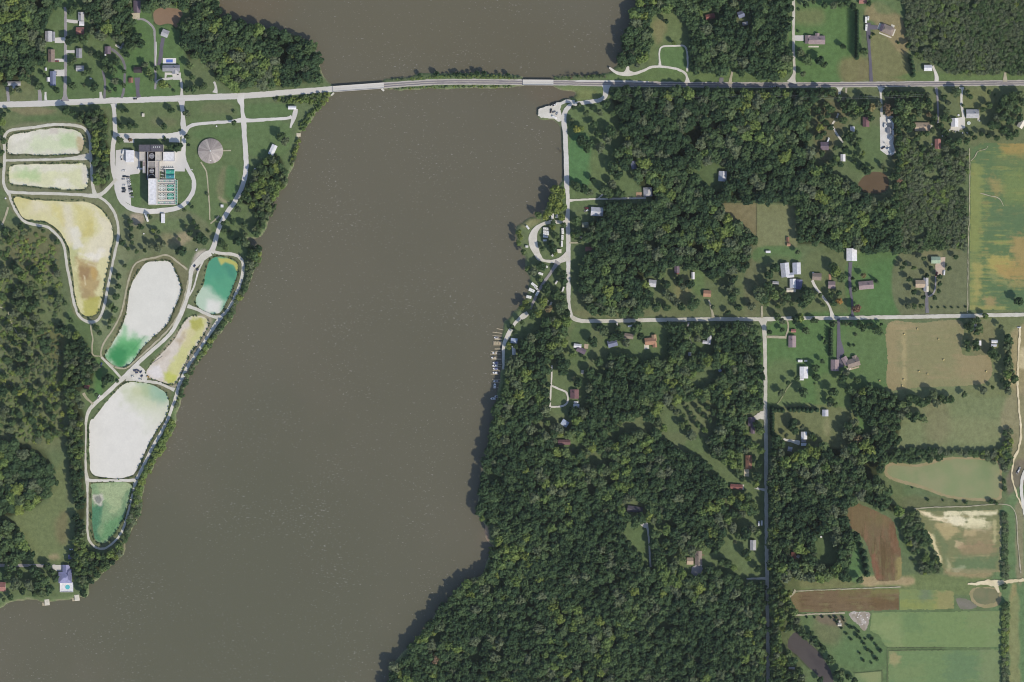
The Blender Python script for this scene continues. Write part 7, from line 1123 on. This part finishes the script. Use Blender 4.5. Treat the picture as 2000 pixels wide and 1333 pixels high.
WHERE = [('northern lagoon', 90, 280), ('second lagoon', 95, 342), ('boot shaped lagoon', 170, 470), ('milky lagoon', 300, 590), ('emerald lagoon', 424, 556), ('wedge shaped lagoon', 345, 690), ('white lagoon', 250, 850), ('weedy lagoon', 215, 1000), ('tan western pond', 328, 34), ('round brown pond', 1706, 356), ('dark slate pond', 1580, 1290), ('rubble triangle', 1684, 1212), ('bare clay plot', 1875, 1055), ('boat ramp point', 1075, 220), ('county road junction', 1492, 624), ('oval meadow', 1850, 935), ('hay field', 1830, 695)]
def tree_label(kind, tint, rpx, x, y):
    col = 'dark green' if tint < .15 else 'deep green' if tint < .34 else 'mid green' if tint < .47 else 'grey green' if tint < .58 else 'fresh green' if tint < .7 else 'yellow green' if tint < .8 else 'yellow' if tint < .89 else 'brownish' if tint < .94 else 'reddish' if tint < .98 else 'golden orange'
    size = 'tiny' if rpx < 3 else 'small' if rpx < 4.8 else 'medium' if rpx < 7.5 else 'big' if rpx < 10 else 'very big'
    cand = sorted(WHERE + LANDMARK, key=lambda t: (t[1]-x)**2 + (t[2]-y)**2)[:7]
    for nm, lx, ly in cand:
        d = math.hypot(lx-x, ly-y) * S; way = 'just' if d < 14 else 'a little' if d < 26 else 'well' if d < 55 else 'far'
        s = '%s %s %s %s %s of the %s' % (size, col, kind, way, compass(x-lx, y-ly), nm)
        if s not in USED: USED[s] = 1; return s
    for a in range(7):
        for b in range(a + 1, 7):
            s = '%s %s %s, nearest the %s and then the %s' % (size, col, kind, cand[a][0], cand[b][0])
            if s not in USED and len(s.split()) <= 16: USED[s] = 1; return s
    return s
TREES = []; rgt = random.Random(17)
SPEC = []; REST = []
def tree(*a): SPEC.append(a)
def tree_now(x, y, r, tint=None, kind='broad', hk=1.0):
    t = tint if tint is not None else min(.72, max(.02, rgt.gauss(.3, .16)))
    px, py = W(x, y); rz = rgt.uniform(0, 6.28); z = float(np.interp(0, [0], [0])); rm = r * S
    TREES.append((x, y, r))
    if kind == 'fir':
        o = link('conifer_tree', None, None, (px, py, 0), rz); k = rm / 2.6; hh = hk * (.55 + .5 * k); tag(o, tree_label('conifer', t, r, x, y), 'tree', 'conifers standing alone or in rows'); c = link('crown', rgt.choice(FIRS), o); tr = link('trunk', FIRTRUNK, o)
        c.scale = (k, k, hh); tr.scale = (k, k, hh)
    elif r < 3.4 or kind == 'shrub':
        o = link('shrub', rgt.choice(SHRUBS), None, (px, py, 0), rz); k = rm / 1.9; o.scale = (k, k, k * 1.15 * hk); tag(o, tree_label('shrub', t, r, x, y), 'shrub', 'shrubs and young trees on the grass'); o['tint'] = t; return o
    else:
        o = link('broadleaf_tree', None, None, (px, py, 0), rz); k = rm / 5.2; hh = hk * (.5 + .62 * k) * rgt.uniform(.9, 1.12); tag(o, tree_label('tree', t, r, x, y), 'tree', 'broadleaf trees standing apart from the woods'); c = link('crown', rgt.choice(CROWNS), o); tr = link('trunk', rgt.choice(TRUNKS), o)
        c.scale = (k * rgt.uniform(.92, 1.08), k * rgt.uniform(.92, 1.08), hh); tr.scale = (k, k, hh)
    c['tint'] = t; return o
def T(s, tint=None, kind='broad', hk=1.0):
    for e in s.split(): 
        v = [float(q) for q in e.split(',')]; tree(v[0], v[1], v[2], v[3] if len(v) > 3 else tint, kind, hk)
# north-west houses
T('138,80,9 151,78,8 165,81,8 172,71,7 180,62,7 190,110,7 178,105,6 141,124,6 148,118,4 176,141,6 165,146,5 186,170,8 143,169,8 164,167,3 206,120,8 216,128,8 229,122,8 222,140,8 207,136,7 226,160,7 216,180,3.5 226,175,4 244,141,4 243,168,5 268,76,10 276,86,9 261,92,9 249,108,6 255,70,8 291,143,7 297,153,6 320,166,9 306,135,4 25,181,5 41,178,4 47,152,9 76,168,8 65,137,5 112,177,6 88,148,4 36,175,6 140,24,7 149,14,6 57,158,6 83,171,6 20,150,8 12,165,5 246,96,7 252,84,8 228,76,7 284,128,6 231,62,8 332,170,3 340,178,3 366,176,6 380,175,7 400,170,7 376,152,6 372,130,7,.6 382,110,8 393,172,4')
T('131,218,9 142,222,7 240,218,4 248,217,4.5 238,247,6 254,246,6.5 265,247,6 322,248,6 335,217,6.5 18,218,3.5 5,240,8 9,225,5 9,276,6 4,258,7 4,300,6 3,325,5 236,275,7,.4 255,274,4,.93 366,223,7.5 458,241,5 457,218,3 366,268,5 369,284,3.4 336,287,7 347,290,8 354,285,5 549,268,9 557,276,8 322,270,3 405,380,3.2 361,411,3.6 376,405,3.4')
T('295,425,4 300,451,4 311,454,4 306,463,4 351,468,3.5 379,435,5 386,445,5 372,456,6 394,467,12,.08 356,491,10,.05 407,452,3 466,410,6 455,433,6 478,441,6.5 437,437,5 438,451,5.5 452,456,6 480,459,4 501,457,7 514,441,6 433,476,8 442,484,7 466,472,9 480,474,8 497,500,10 506,486,7 490,516,8,.5 255,433,5 257,447,5,.1 258,462,5,.1 259,474,4 276,444,6 296,481,6,.53 310,487,7,.53 320,477,6,.53 284,490,4 268,492,4 251,486,4 365,443,4 400,476,4')
# western meadow
T('12,452,8 43,443,7 25,457,5 18,469,5 113,473,6 60,451,4 86,452,4 35,526,9 12,532,11,.53 68,529,9 45,541,8,.66 78,545,8,.66 114,535,7 110,520,3.5 36,576,9 56,571,9 45,597,12 116,584,9 61,602,9 71,591,8 30,612,9,.5 128,592,5 140,626,5 120,640,6 44,560,6 30,590,7 20,640,8,.5 52,630,9,.5 66,620,7,.5 75,640,6,.5 45,655,8,.5 60,660,7 30,670,6 25,690,7 58,685,8 42,700,8 62,705,6 40,725,9 55,722,7 80,698,5 100,740,6,.6 85,760,7,.6 12,735,6 8,765,9 30,765,8 69,765,6 12,800,8,.5 58,795,10,.2 72,805,8 25,808,5 45,830,6 95,790,6 105,815,7 112,770,6 90,830,6 110,845,7')
T('126,645,9,.1 136,653,8 151,656,9,.7 190,640,6 196,651,5 217,628,5 214,740,10,.05 203,757,3 176,765,5 189,771,3.5 206,745,7 230,745,3 240,475,6 245,520,4 232,560,6 228,580,7 233,540,6 226,605,7 214,640,4 222,625,6 218,598,6,.6')
T('23,1107,11 71,1115,12 95,1106,8 88,1134,12 33,1138,11 59,1141,10 99,1150,9 83,1158,8 22,1166,6 61,1084,9 36,1033,5 112,943,5 18,1124,8 46,1154,7 165,1158,8 9,1171,4 110,1130,7 105,1118,7 76,1140,9 40,1120,8 70,1160,6 145,1100,8,.05 148,1085,8,.05')
# north-east lawns
T('1300,43,5 1315,85,4.5 1572,10,6 1588,5,4.5 1609,12,6.5 1627,12,8 1641,10,7 1655,8,8 1665,14,7 1560,19,2.5 1574,118,10 1563,105,8 1600,120,9 1607,129,5 1645,92,5.5 1567,146,5.5 1559,62,2.5 1686,102,7.5 1696,8,5 1612,126,4 1706,68,3,.2 1700,74,2.5 1762,5,5 1754,84,3 1772,90,5')
T(' '.join('1673.5,%d,4.6' % (24 + i * 5.6) for i in range(17)), .04, 'fir', 1.25); T('1778,113,5 1779,121,5.5 1781,130,5.5 1782,139,5.5 1783,147,5', .06, 'fir', 1.1)
T('1610,186,6 1624,182,7 1637,192,6 1645,206,6 1655,196,6 1664,207,9 1674,217,10 1690,206,10 1700,212,8,.9 1714,206,7 1685,191,7 1646,236,8 1651,271,7 1665,277,6 1671,286,6 1649,293,7 1632,311,7 1668,306,4.5 1681,308,4.5 1667,318,4.5 1685,327,8 1691,335,8 1615,226,6 1612,241,6 1618,214,7 1603,232,7 1632,235,4 1621,250,6 1607,262,6 1630,290,5 1722,324,4 1703,329,3.5 1728,332,4.5 1741,346,6 1746,366,6 1748,386,7 1728,396,9 1738,394,8 1714,400,8 1662,226,5 1680,222,7 1700,232,6 1672,260,4 1600,250,7,.8 1625,320,8 1618,335,9 1730,212,8,.92 1734,222,7,.92')
T('1732,184,6 1740,186,6 1749,185,6.5 1759,186,6.5 1769,186,6.5 1779,186,6.5 1789,186,6.5 1799,187,6.5 1810,187,6 1755,207,12 1770,212,11,.6 1785,202,10 1765,227,10 1780,232,9 1746,217,8 1750,237,8 1790,207,9 1811,200,7 1842,191,6 1866,182,9 1850,202,6 1845,221,8 1842,231,8 1825,231,6 1835,247,7 1841,257,6 1820,256,6 1893,190,5.5 1889,180,4 1930,181,4.5 1930,207,6.5 1918,215,5.5 1949,216,6 1960,195,9 1975,190,9 1990,186,8 1970,210,10 1985,216,9 1955,231,8 1970,236,9 1936,246,9 1946,246,8 1915,263,5 1928,266,5.5 1945,271,6 1970,266,8 1982,262,8 1960,256,8 1850,276,7 1870,277,8 1886,276,7 1820,292,5 1790,271,6 1800,291,7 1846,291,7 1866,301,6 1812,225,5,.91 1797,262,5 1880,206,3 1943,186,2.5 1793,222,7 1808,262,6')
T('1752,235,6 1754,245,7,.1 1752,256,7,.08 1755,268,7,.08 1753,280,7 1756,292,7 1752,304,7,.1 1754,318,7,.1 1752,332,7,.08 1750,345,7,.1 1768,240,9,.6 1780,246,7 1772,252,8 1762,232,8 1800,206,7,.6 1815,212,6,.6 1820,240,5 1852,236,6 1846,262,6 1858,284,7 1895,262,5 1902,270,5 1955,205,8 1980,200,8 1995,200,8 1990,232,7 1962,222,7 1946,232,8,.5 1625,215,6 1648,216,6 1658,212,7 1668,230,6 1695,220,7 1612,206,6,.6 1596,216,7 1598,268,7 1604,300,6 1640,322,6 1612,330,8 1660,262,5 1676,274,5 1685,300,4')
# river lawn, campground and marina
T('1145,223,6.5 1191,258,12 1186,273,9 1118,245,5 1126,254,7,.86 1136,251,5,.7 1116,235,4.5 1136,277,11 1150,282,9 1146,292,8 1172,290,9 1216,291,9 1201,263,8 1206,302,10 1196,327,12 1216,322,11 1206,342,9 1226,311,10 1158,353,6 1126,367,9 1141,371,9 1151,377,7 1181,373,9 1191,379,8 1206,376,7 1216,381,6 1196,361,8 1118,359,5 1120,211,4.5 1131,206,4.5 1156,211,5.5 1171,221,6 1182,205,9 1196,222,7 1166,262,7 1160,244,7 1226,284,9,.5')
T('1085,371,10,.74 1096,381,9,.72 1080,389,9,.75 1090,399,9,.76 1076,401,8,.72 1086,411,9,.74 1071,416,8,.72 1100,406,7,.68 1097,425,7,.72 1065,425,6,.78 1051,421,7,.62 1013,455,5.5,.72 1016,464,6,.74 1023,493,5.5,.6 1041,531,8.5,.5 1031,527,6,.62 1055,546,5.5 1013,476,5,.66 1096,372,7,.7')
T('1080,445,5,.75 1086,461,6 1076,476,7 1081,487,8 1084,496,5,.7 1060,486,5 1091,470,4 1056,521,9 1101,440,5 1126,432,10 1119,460,6,.62 1128,457,8 1131,470,5 1101,536,7 1092,531,7 1101,551,8 1068,561,7 1071,571,8 1086,576,10 1096,581,9 1061,591,9,.73 1071,604,7,.91 1096,600,11 1106,611,8 1026,593,7,.73 1031,599,6 1019,602,5,.72 1040,615,8 1051,612,8,.72 1080,437,6 1007,677,5 993,672,4,.75 994,680,4,.74 1006,648,5 1000,639,5')
# middle clearings
T('1372,520,8 1398,541,6 1394,546,6 1441,521,9 1449,526,8 1431,546,8 1426,562,8 1436,571,9 1429,582,9 1441,601,7 1410,561,5,.53 1346,556,9,.05 1326,549,8,.05 1333,561,7,.53 1351,596,10 1359,591,8 1321,591,8,.53 1311,581,8,.53 1301,601,8 1261,591,10,.12 1281,601,9 1259,556,8 1291,537,8,.6 1301,556,8,.05 1391,600,4.5 1421,611,5 1466,599,8 1501,537,9 1513,523,9 1481,573,13 1492,583,11 1511,577,9,.62 1501,561,10 1536,581,7 1529,592,6 1496,592,7,.62 1518,599,5 1557,493,4.5 1577,582,12 1566,592,11,.13 1573,572,12 1631,532,10 1641,542,10 1626,521,9 1621,577,6 1637,573,6 1638,589,6,1.0 1626,592,7 1601,577,4.5 1606,596,4.5 1669,566,6 1664,544,3.5 1685,539,5,.9 1672,603,8,.95 1525,570,6 1545,594,5 1340,520,8 1300,575,9 1265,575,9,.12 1330,600,8')
T('1711,550,4.5', .1, 'fir'); T('1803,506,5 1783,524,4.5 1817,524,4.5 1865,503,5 1853,525,4.5 1775,546,5.5 1809,539,4.5 1834,541,5 1834,555,4.5 1832,569,4.5 1783,571,5.5 1802,581,4.5 1824,582,4.5 1772,599,5.5 1784,598,5.5 1798,598,5.5 1790,502,3.5 1765,515,4.5 1760,524,5 1987,589,9'); T('1820,601,2 1832.5,601,2 1846,601,2.2 1859,601,2.2 1872,601,1.8 1886,600,2.2', .1)
T('1178,648,10 1172,640,8,.08 1196,659,9 1158,668,9,.08 1244,640,10 1250,657,7 1222,670,8,.5 1210,655,8,.05 1100,712,12,.08 1094,700,9,.08 1100,726,9,.1 1129,748,8,.05 1120,739,4.5 1127,736,4 1142,700,4 1118,692,7,.62 1346,643,7 1364,641,10,.6 1376,652,9 1388,647,9,.6 1330,640,8 1341,670,8 1352,680,8 1340,655,9,.6 1362,662,7,.53 1206,640,6')
T('1290,800,6,.6 1312,795,5 1320,805,6 1342,795,4 1335,812,4 1348,806,3.6 1355,815,4 1365,800,5 1372,812,4 1380,795,6 1362,830,6 1345,835,5 1375,840,6,.66 1330,830,7,.6 1296,836,7,.66 1385,820,5 1392,805,6 1340,826,5,.62 ')
T('1300,1060,9 1310,1075,10,.05 1318,1060,8 1330,1090,8,.6 1338,1075,9 1345,1060,8 1320,1095,8 1385,1060,10,.1 1375,1045,10 1395,1040,9,.62 1405,1060,8 1395,1075,8 1410,1097,8 1420,1100,8 1432,1108,7,.66 1412,1058,3.4 1435,1058,4 1480,1110,7,.08 1385,1112,9 1400,1118,9 1455,1080,9,.05 1460,1090,6,.66 1430,1030,9 1440,1045,7 1420,1015,9,.66 1455,1040,11,.05 1466,1034,10,.5 1478,1040,8,.6')
T('1440,890,8,.62 1455,880,7,.5 1448,935,6,.05 1430,905,9,.68 1445,910,6,.66 1425,885,9 1480,905,8,.1 1478,930,9,.1 1475,945,7,.7 1485,880,7,.62 1478,830,9,.1 1484,842,8,.6 1448,858,9 1460,862,9,.05 1470,870,8,.62 1455,845,6,.66 1415,900,8,.62 1470,985,9,.6 1455,990,10,.64 1440,985,9 1428,975,10,.7 1460,970,8')
T('1570,438,10 1584,452,9 1592,434,10 1577,464,9 1564,452,9 1600,462,10 1606,444,9 1562,468,8 1590,474,8 1568,420,9', .22)
# between and south of the county roads
T('1517,619,7.5 1554,624,10 1561,622,9,.7 1527,628,6 1587,626,5.5 1593,627,4.5 1573,646,7 1527,645,5 1502,649,5 1624,634,5.5 1629,631,4.5 1645,631,4.5 1652,633,4.5 1661,634,5 1677,635,7.5 1685,641,7 1694,634,3.5 1701,634,3.5 1712,646,10 1720,634,3.5 1611,669,4.5 1671,654,3 1660,675,3.2 1668,675,2.4 1591,719,7.5 1593,737,8 1556,739,5.5 1538,748,4.5 1525,768,6.5 1568,766,9 1644,739,9 1651,729,7 1673,743,6.5 1657,761,8 1666,766,6 1626,766,9 1696,756,9 1706,766,8 1605,706,4.5 1592,750,2.2 1652,724,3,.6 1606,660,2.5')
T(' '.join('1622.5,%.1f,4.8' % (646 + i * 6.0) for i in range(9)), .12, 'fir', .75)
T('1886,636,6 1896,631,8 1894,643,7 1911,641,8 1906,650,6 1907,626,6.5 1923,618,6,.66 1887,669,5.5 1889,681,6 1903,671,7 1906,680,6.5 1953,639,5 1967,663,9 1966,677,9 1968,690,6 1966,702,9 1969,714,9 1964,709,7 1973,727,6.5 1966,732,8 1979,740,8 1938,687,8 1941,695,8 1946,699,6 1933,690,7 1956,743,4.5 1964,750,8 1967,763,7,.53 1919,762,7.5 1937,757,4 1882,771,5.5 1856,780,7 1846,782,8 1836,777,7 1821,772,9 1826,787,8 1811,780,6 1786,780,9 1796,787,9 1776,777,8 1806,787,7 1771,787,8 1791,813,8.5 1781,817,7.5 1773,810,7 1801,817,8 1760,790,8,.6 1757,812,8,.53 1768,800,7,.5')
T('1514,801,5 1521,801,5 1528,802,5 1543,800,5 1551,800,5.5 1560,800,5.5 1568,800,5.5 1576,801,5.5 1584,802,5.5 1595,801,4.6', .03, 'fir', .9); T(' '.join('1508,%.1f,5' % (798 + i * 6.0) for i in range(9)), .03, 'fir', 1.0)
T('1546,831,8,.1 1551,841,8,.1 1549,823,7,.1 1566,834,5 1535,851,4.5,.5 1584,852,6 1515,858,10,.1 1525,866,8 1513,870,9 1619,791,5 1631,791,5.5 1619,780,5 1655,833,9 1666,826,8 1673,839,8 1650,848,9,.53 1660,850,9,.53 1674,858,9,.91 1590,856,5,.66')
T('1555,1212,6.5 1560,1226,7 1566,1236,7.5 1571,1243,6.5 1585,1236,4.5 1590,1249,7.5 1585,1253,6 1606,1266,7.5 1598,1258,5 1620,1289,9 1633,1316,7.5 1641,1313,6.5 1656,1321,5.5 1668,1329,6.5 1641,1331,9 1601,1327,6 1534,1311,4.5 1543,1323,5 1656,1131,6 1678,1133,6.5 1575,1240,5 1545,1290,9 1538,1278,9,.6 1560,1310,8 1550,1330,7')
T('1643,1227,2.6 1653,1238,2.6 1662,1249,2.8 1664,1226,2.8 1648,1212,2 1655,1221,2.4 1660,1226,2.4 1671,1228,2.6 1677,1234,3 1674,1242,4 1680,1247,2.8 1687,1257,3.2 1694,1269,3.4 1702,1248,4.2 1711,1260,2.8 1719,1271,4 1703,1275,3.2 1711,1287,4.4 1679,1276,2.4 1686,1290,3 1702,1295,2 1690,1248,2 1576,1206,2.2 1591,1206,2 1606,1205,2.6 1622,1206,2.4 1632,1206,3 1646,1206,2.4 1633,1214,3', .05, 'shrub', 1.3)
T('1680,1065,6 1686,1080,7 1689,1094,7 1691,1108,7 1693,1121,6.5', .06, 'fir', .9)
T('820,147,4 852,145,5.5 870,148,2.4 887,146,4 896,146,5 910,147,3.5 920,146,4 932,144,5.5 945,145,5.5 958,148,2.6 975,146,3 992,147,4.5 1128,149,2.4 1142,149.5,2.6 1155,149,2.4 1172,148,3 1166,147,2.2 878,147,2.4 905,147,2.4', .1, 'shrub', 1.25)
T('1740,951,1.6 1782,953,1.8 1812,977,3 1842,978,2 1868,980,2.4 1886,982,3.5 1935,980,5 1945,983,4 1960,940,5 1961,955,5 1961,1145,6 1963,1182,8,.4', .3, 'shrub', 1.2)
o = link('bare_tree', BARE, None, (*W(1116, 148), -.5)); o.scale = (1.1, 1.1, .8); tag(o, 'leafless tree standing alone at the north edge of the eastern causeway', 'tree')
for (x, y, l) in ((1093, 300, 'fallen leafless tree leaning into the river west of the ramp road'),):
    o = link('bare_tree', BARE, None, (*W(x + 4, y), -.4)); o.scale = (.7, .7, .7); o.rotation_euler = (R(-50), R(-30), 0); tag(o, l, 'tree')

# ------------------------------------------------------------------ woods: too many crowns to count, one object per wood
def wood_group():
    g = bpy.data.node_groups.new('wood_crowns', 'GeometryNodeTree'); g.interface.new_socket('Geometry', in_out='INPUT', socket_type='NodeSocketGeometry'); g.interface.new_socket('Geometry', in_out='OUTPUT', socket_type='NodeSocketGeometry')
    N = g.nodes; L = g.links; gi = N.new('NodeGroupInput'); go = N.new('NodeGroupOutput'); jn = N.new('GeometryNodeJoinGeometry')
    def attr(nm, ty): a = N.new('GeometryNodeInputNamedAttribute'); a.data_type = ty; a.inputs['Name'].default_value = nm; return a.outputs['Attribute']
    va = attr('var', 'INT'); sc = attr('scl', 'FLOAT_VECTOR'); rt = attr('rot', 'FLOAT_VECTOR')
    for i, ob in enumerate(SRC):
        oi = N.new('GeometryNodeObjectInfo'); oi.inputs['Object'].default_value = ob; oi.inputs['As Instance'].default_value = True; oi.transform_space = 'ORIGINAL'
        cm = N.new('FunctionNodeCompare'); cm.data_type = 'INT'; cm.operation = 'EQUAL'; cm.inputs['B'].default_value = i
        ia = [s for s in cm.inputs if s.name == 'A' and s.type == 'INT'][0]; ib = [s for s in cm.inputs if s.name == 'B' and s.type == 'INT'][0]; ib.default_value = i; L.new(va, ia)
        ip = N.new('GeometryNodeInstanceOnPoints'); L.new(gi.outputs[0], ip.inputs['Points']); L.new(oi.outputs['Geometry'], ip.inputs['Instance']); L.new(cm.outputs['Result'], ip.inputs['Selection']); L.new(sc, ip.inputs['Scale']); L.new(rt, ip.inputs['Rotation'])
        L.new(ip.outputs['Instances'], jn.inputs[0])
    L.new(jn.outputs[0], go.inputs[0]); return g
order = sorted((s for s in SPEC if s[4] == 'broad' and s[2] >= 3.4), key=lambda s: -s[2])
REST = order[300:]; rest_set = set(id(s) for s in REST)
for s_ in SPEC:
    if id(s_) not in rest_set: tree_now(*s_)
    else: TREES.append(s_[:3])
# one real crown of each shape serves as the pattern for the woods
SRC = []
for me in CROWNS + FIRS[:1] + SHRUBS[:2]:
    SRC.append(next(o for o in COL.objects if o.data is me))
WG = wood_group()
RD = [(float(p[0]), float(p[1]), float(p[2]) / 2) for P in ROADS for p in P[::2]]
CELL = 24.0; BUCK = {}
for a in RD: BUCK.setdefault((int(a[0] // CELL), int(a[1] // CELL)), []).append(('r',) + a)
for hx, hy, a, b in HOUSES:
    for i in range(-3, 4):
        for j in range(-3, 4): BUCK.setdefault((int(hx // CELL) + i, int(hy // CELL) + j), []).append(('h', hx, hy, a, b))
for tx, ty, tr_ in TREES: BUCK.setdefault((int(tx // CELL), int(ty // CELL)), []).append(('t', tx, ty, tr_))
def blocked(x, y, r, road_gap=1.5):
    cx, cy = int(x // CELL), int(y // CELL)
    for i in (-1, 0, 1):
        for j in (-1, 0, 1):
            for e in BUCK.get((cx + i, cy + j), ()):
                d = math.hypot(e[1] - x, e[2] - y)
                if e[0] == 'r' and d < e[3] + r * .72 + road_gap: return True
                if e[0] == 't' and d < (e[3] + r) * .62: return True
                if e[0] == 'h' and d < math.hypot(e[3], e[4]) * .78 + r * .75 + 1.0: return True
    return False
NCNT = 0
def wood(name, label, polys, clear=(), d=9.5, r=(4.8, 12.5), hk=(.95, 1.3), tint=(.2, .13), bright=.08, dens=1.0, seed=0, zig=.36, smooth=True, fir=0.0, gap=1.5, shrub=False, pack=.60):
    global NCNT
    rg = random.Random(seed + 50); pts = []; att = []
    clr = [spline(c, True, 6).tolist() for c in clear]
    ph = [rg.uniform(0, 6) for _ in range(6)]
    for poly in polys:
        P = (spline(poly, True, 6).tolist() if smooth else poly); xs = [p[0] for p in P]; ys = [p[1] for p in P]
        ar = (max(xs) - min(xs)) * (max(ys) - min(ys)); cand = []
        for _ in range(int(ar / (d * d) * 4.2)):
            jx, jy = rg.uniform(min(xs), max(xs)), rg.uniform(min(ys), max(ys))
            if not inside(P, jx, jy): continue
            cand.append((r[0] + (r[1] - r[0]) * rg.random() ** 1.6, jx, jy))
        cand.sort(reverse=True); gr = {}; cs = 2.0 * r[1]
        for rr, jx, jy in cand:
            gk = (int(jx // cs), int(jy // cs)); ok = True
            for a in (-1, 0, 1):
                for b in (-1, 0, 1):
                    for (qx, qy, qr) in gr.get((gk[0] + a, gk[1] + b), ()):
                        if (qx - jx) ** 2 + (qy - jy) ** 2 < ((qr + rr) * pack) ** 2: ok = False; break
                    if not ok: break
                if not ok: break
            if not ok: continue
            lf = (.35 if pack < .58 else 1) * math.sin(jx / 61 + ph[0]) * math.sin(jy / 53 + ph[1]) + .6 * math.sin(jx / 23 + ph[2]) * math.sin(jy / 27 + ph[3])
            gp = math.sin(jx / 37 + ph[4]) * math.sin(jy / 31 + ph[5]) + .7 * math.sin((jx + jy) / 17 + ph[1])
            if rg.random() > dens * (1 - .5 * max(0, gp - .55)): gr.setdefault(gk, []).append((jx, jy, rr)); continue
            if any(inside(c, jx, jy) for c in clr) or blocked(jx, jy, rr, gap): continue
            gr.setdefault(gk, []).append((jx, jy, rr))
            t = tint[0] + .14 * lf + rg.gauss(0, tint[1])
            if rg.random() < bright * (1 + 2.6 * lf): t = rg.choice((.6, .63, .65, .67, .7, .74))
            elif rg.random() < .08: t = rg.choice((.5, .54))
            elif rg.random() < .0005: t = rg.choice((.93, .91, .95))
            pts.append((*W(jx, jy), -.1)); k = rr * S / 5.2; hh = rg.uniform(*hk) * (.62 + .30 * k)
            if shrub: vi = len(CROWNS) + 1 + rg.randrange(2); k = rr * S / 1.9; hh = k * rg.uniform(*hk)
            elif rg.random() < fir: vi = len(CROWNS); k = rr * S / 3.4; hh = rg.uniform(.95, 1.2)
            else: vi = rg.randrange(len(CROWNS))
            att.append((vi, k * rg.uniform(.88, 1.14), k * rg.uniform(.88, 1.14), hh, rg.uniform(-.1, .1), rg.uniform(-.1, .1), rg.uniform(0, 6.28), min(1, max(0, t))))
    NCNT += len(pts); return crowd(name, label, pts, att)
def crowd(name, label, pts, att, cat='wood'):
    me = bpy.data.meshes.new(name); me.vertices.add(len(pts)); me.vertices.foreach_set('co', np.array(pts, np.float32).ravel()); A = np.array(att, np.float32)
    a = me.attributes.new('var', 'INT', 'POINT'); a.data.foreach_set('value', A[:, 0].astype(np.int32)); a = me.attributes.new('scl', 'FLOAT_VECTOR', 'POINT'); a.data.foreach_set('vector', A[:, 1:4].ravel())
    a = me.attributes.new('rot', 'FLOAT_VECTOR', 'POINT'); a.data.foreach_set('vector', A[:, 4:7].ravel()); a = me.attributes.new('tint', 'FLOAT', 'POINT'); a.data.foreach_set('value', np.ascontiguousarray(A[:, 7]))
    me.update(); o = tag(link(name, me), label, cat, kind='stuff'); md = o.modifiers.new('crowns', 'NODES'); md.node_group = WG; return o

def scattered(name, label, spec):
    pts = []; att = []
    for (x, y, r, tint, kind, hk) in spec:
        t = tint if tint is not None else min(.72, max(.02, rgt.gauss(.3, .16))); k = r * S / 5.2; pts.append((*W(x, y), -.1)); att.append((rgt.randrange(len(CROWNS)), k, k, hk * (.5 + .62 * k) * rgt.uniform(.9, 1.12), 0, 0, rgt.uniform(0, 6.28), t))
    return crowd(name, label, pts, att)
for w_ in WOOD_LIST: wood(**w_)
scattered('scattered_trees', 'smaller trees scattered singly over lawns, yards and banks', REST)
# ------------------------------------------------------------------ the thin haze of the air below the aircraft
hx0, hy0 = W(-152, 1457); hx1, hy1 = W(2302, -125)
hm = bpy.data.materials.new('thin_haze'); hm.use_nodes = True; hn = hm.node_tree.nodes; hn.clear()
ho = hn.new('ShaderNodeOutputMaterial'); hv = hn.new('ShaderNodeVolumePrincipled')
hv.inputs['Density'].default_value = HAZE; hv.inputs['Color'].default_value = (.86, .90, .96, 1); hv.inputs['Anisotropy'].default_value = 0.0
hm.node_tree.links.new(hv.outputs['Volume'], ho.inputs['Volume'])
q = MB(); q.box(hx0 - 40, hx1 + 40, hy0 - 40, hy1 + 40, -7.0, CAM_H + 25.0, hm)
hz = q.build('haze'); tag(hz, 'thin even veil of haze in the air over the whole scene', 'haze', kind='stuff')
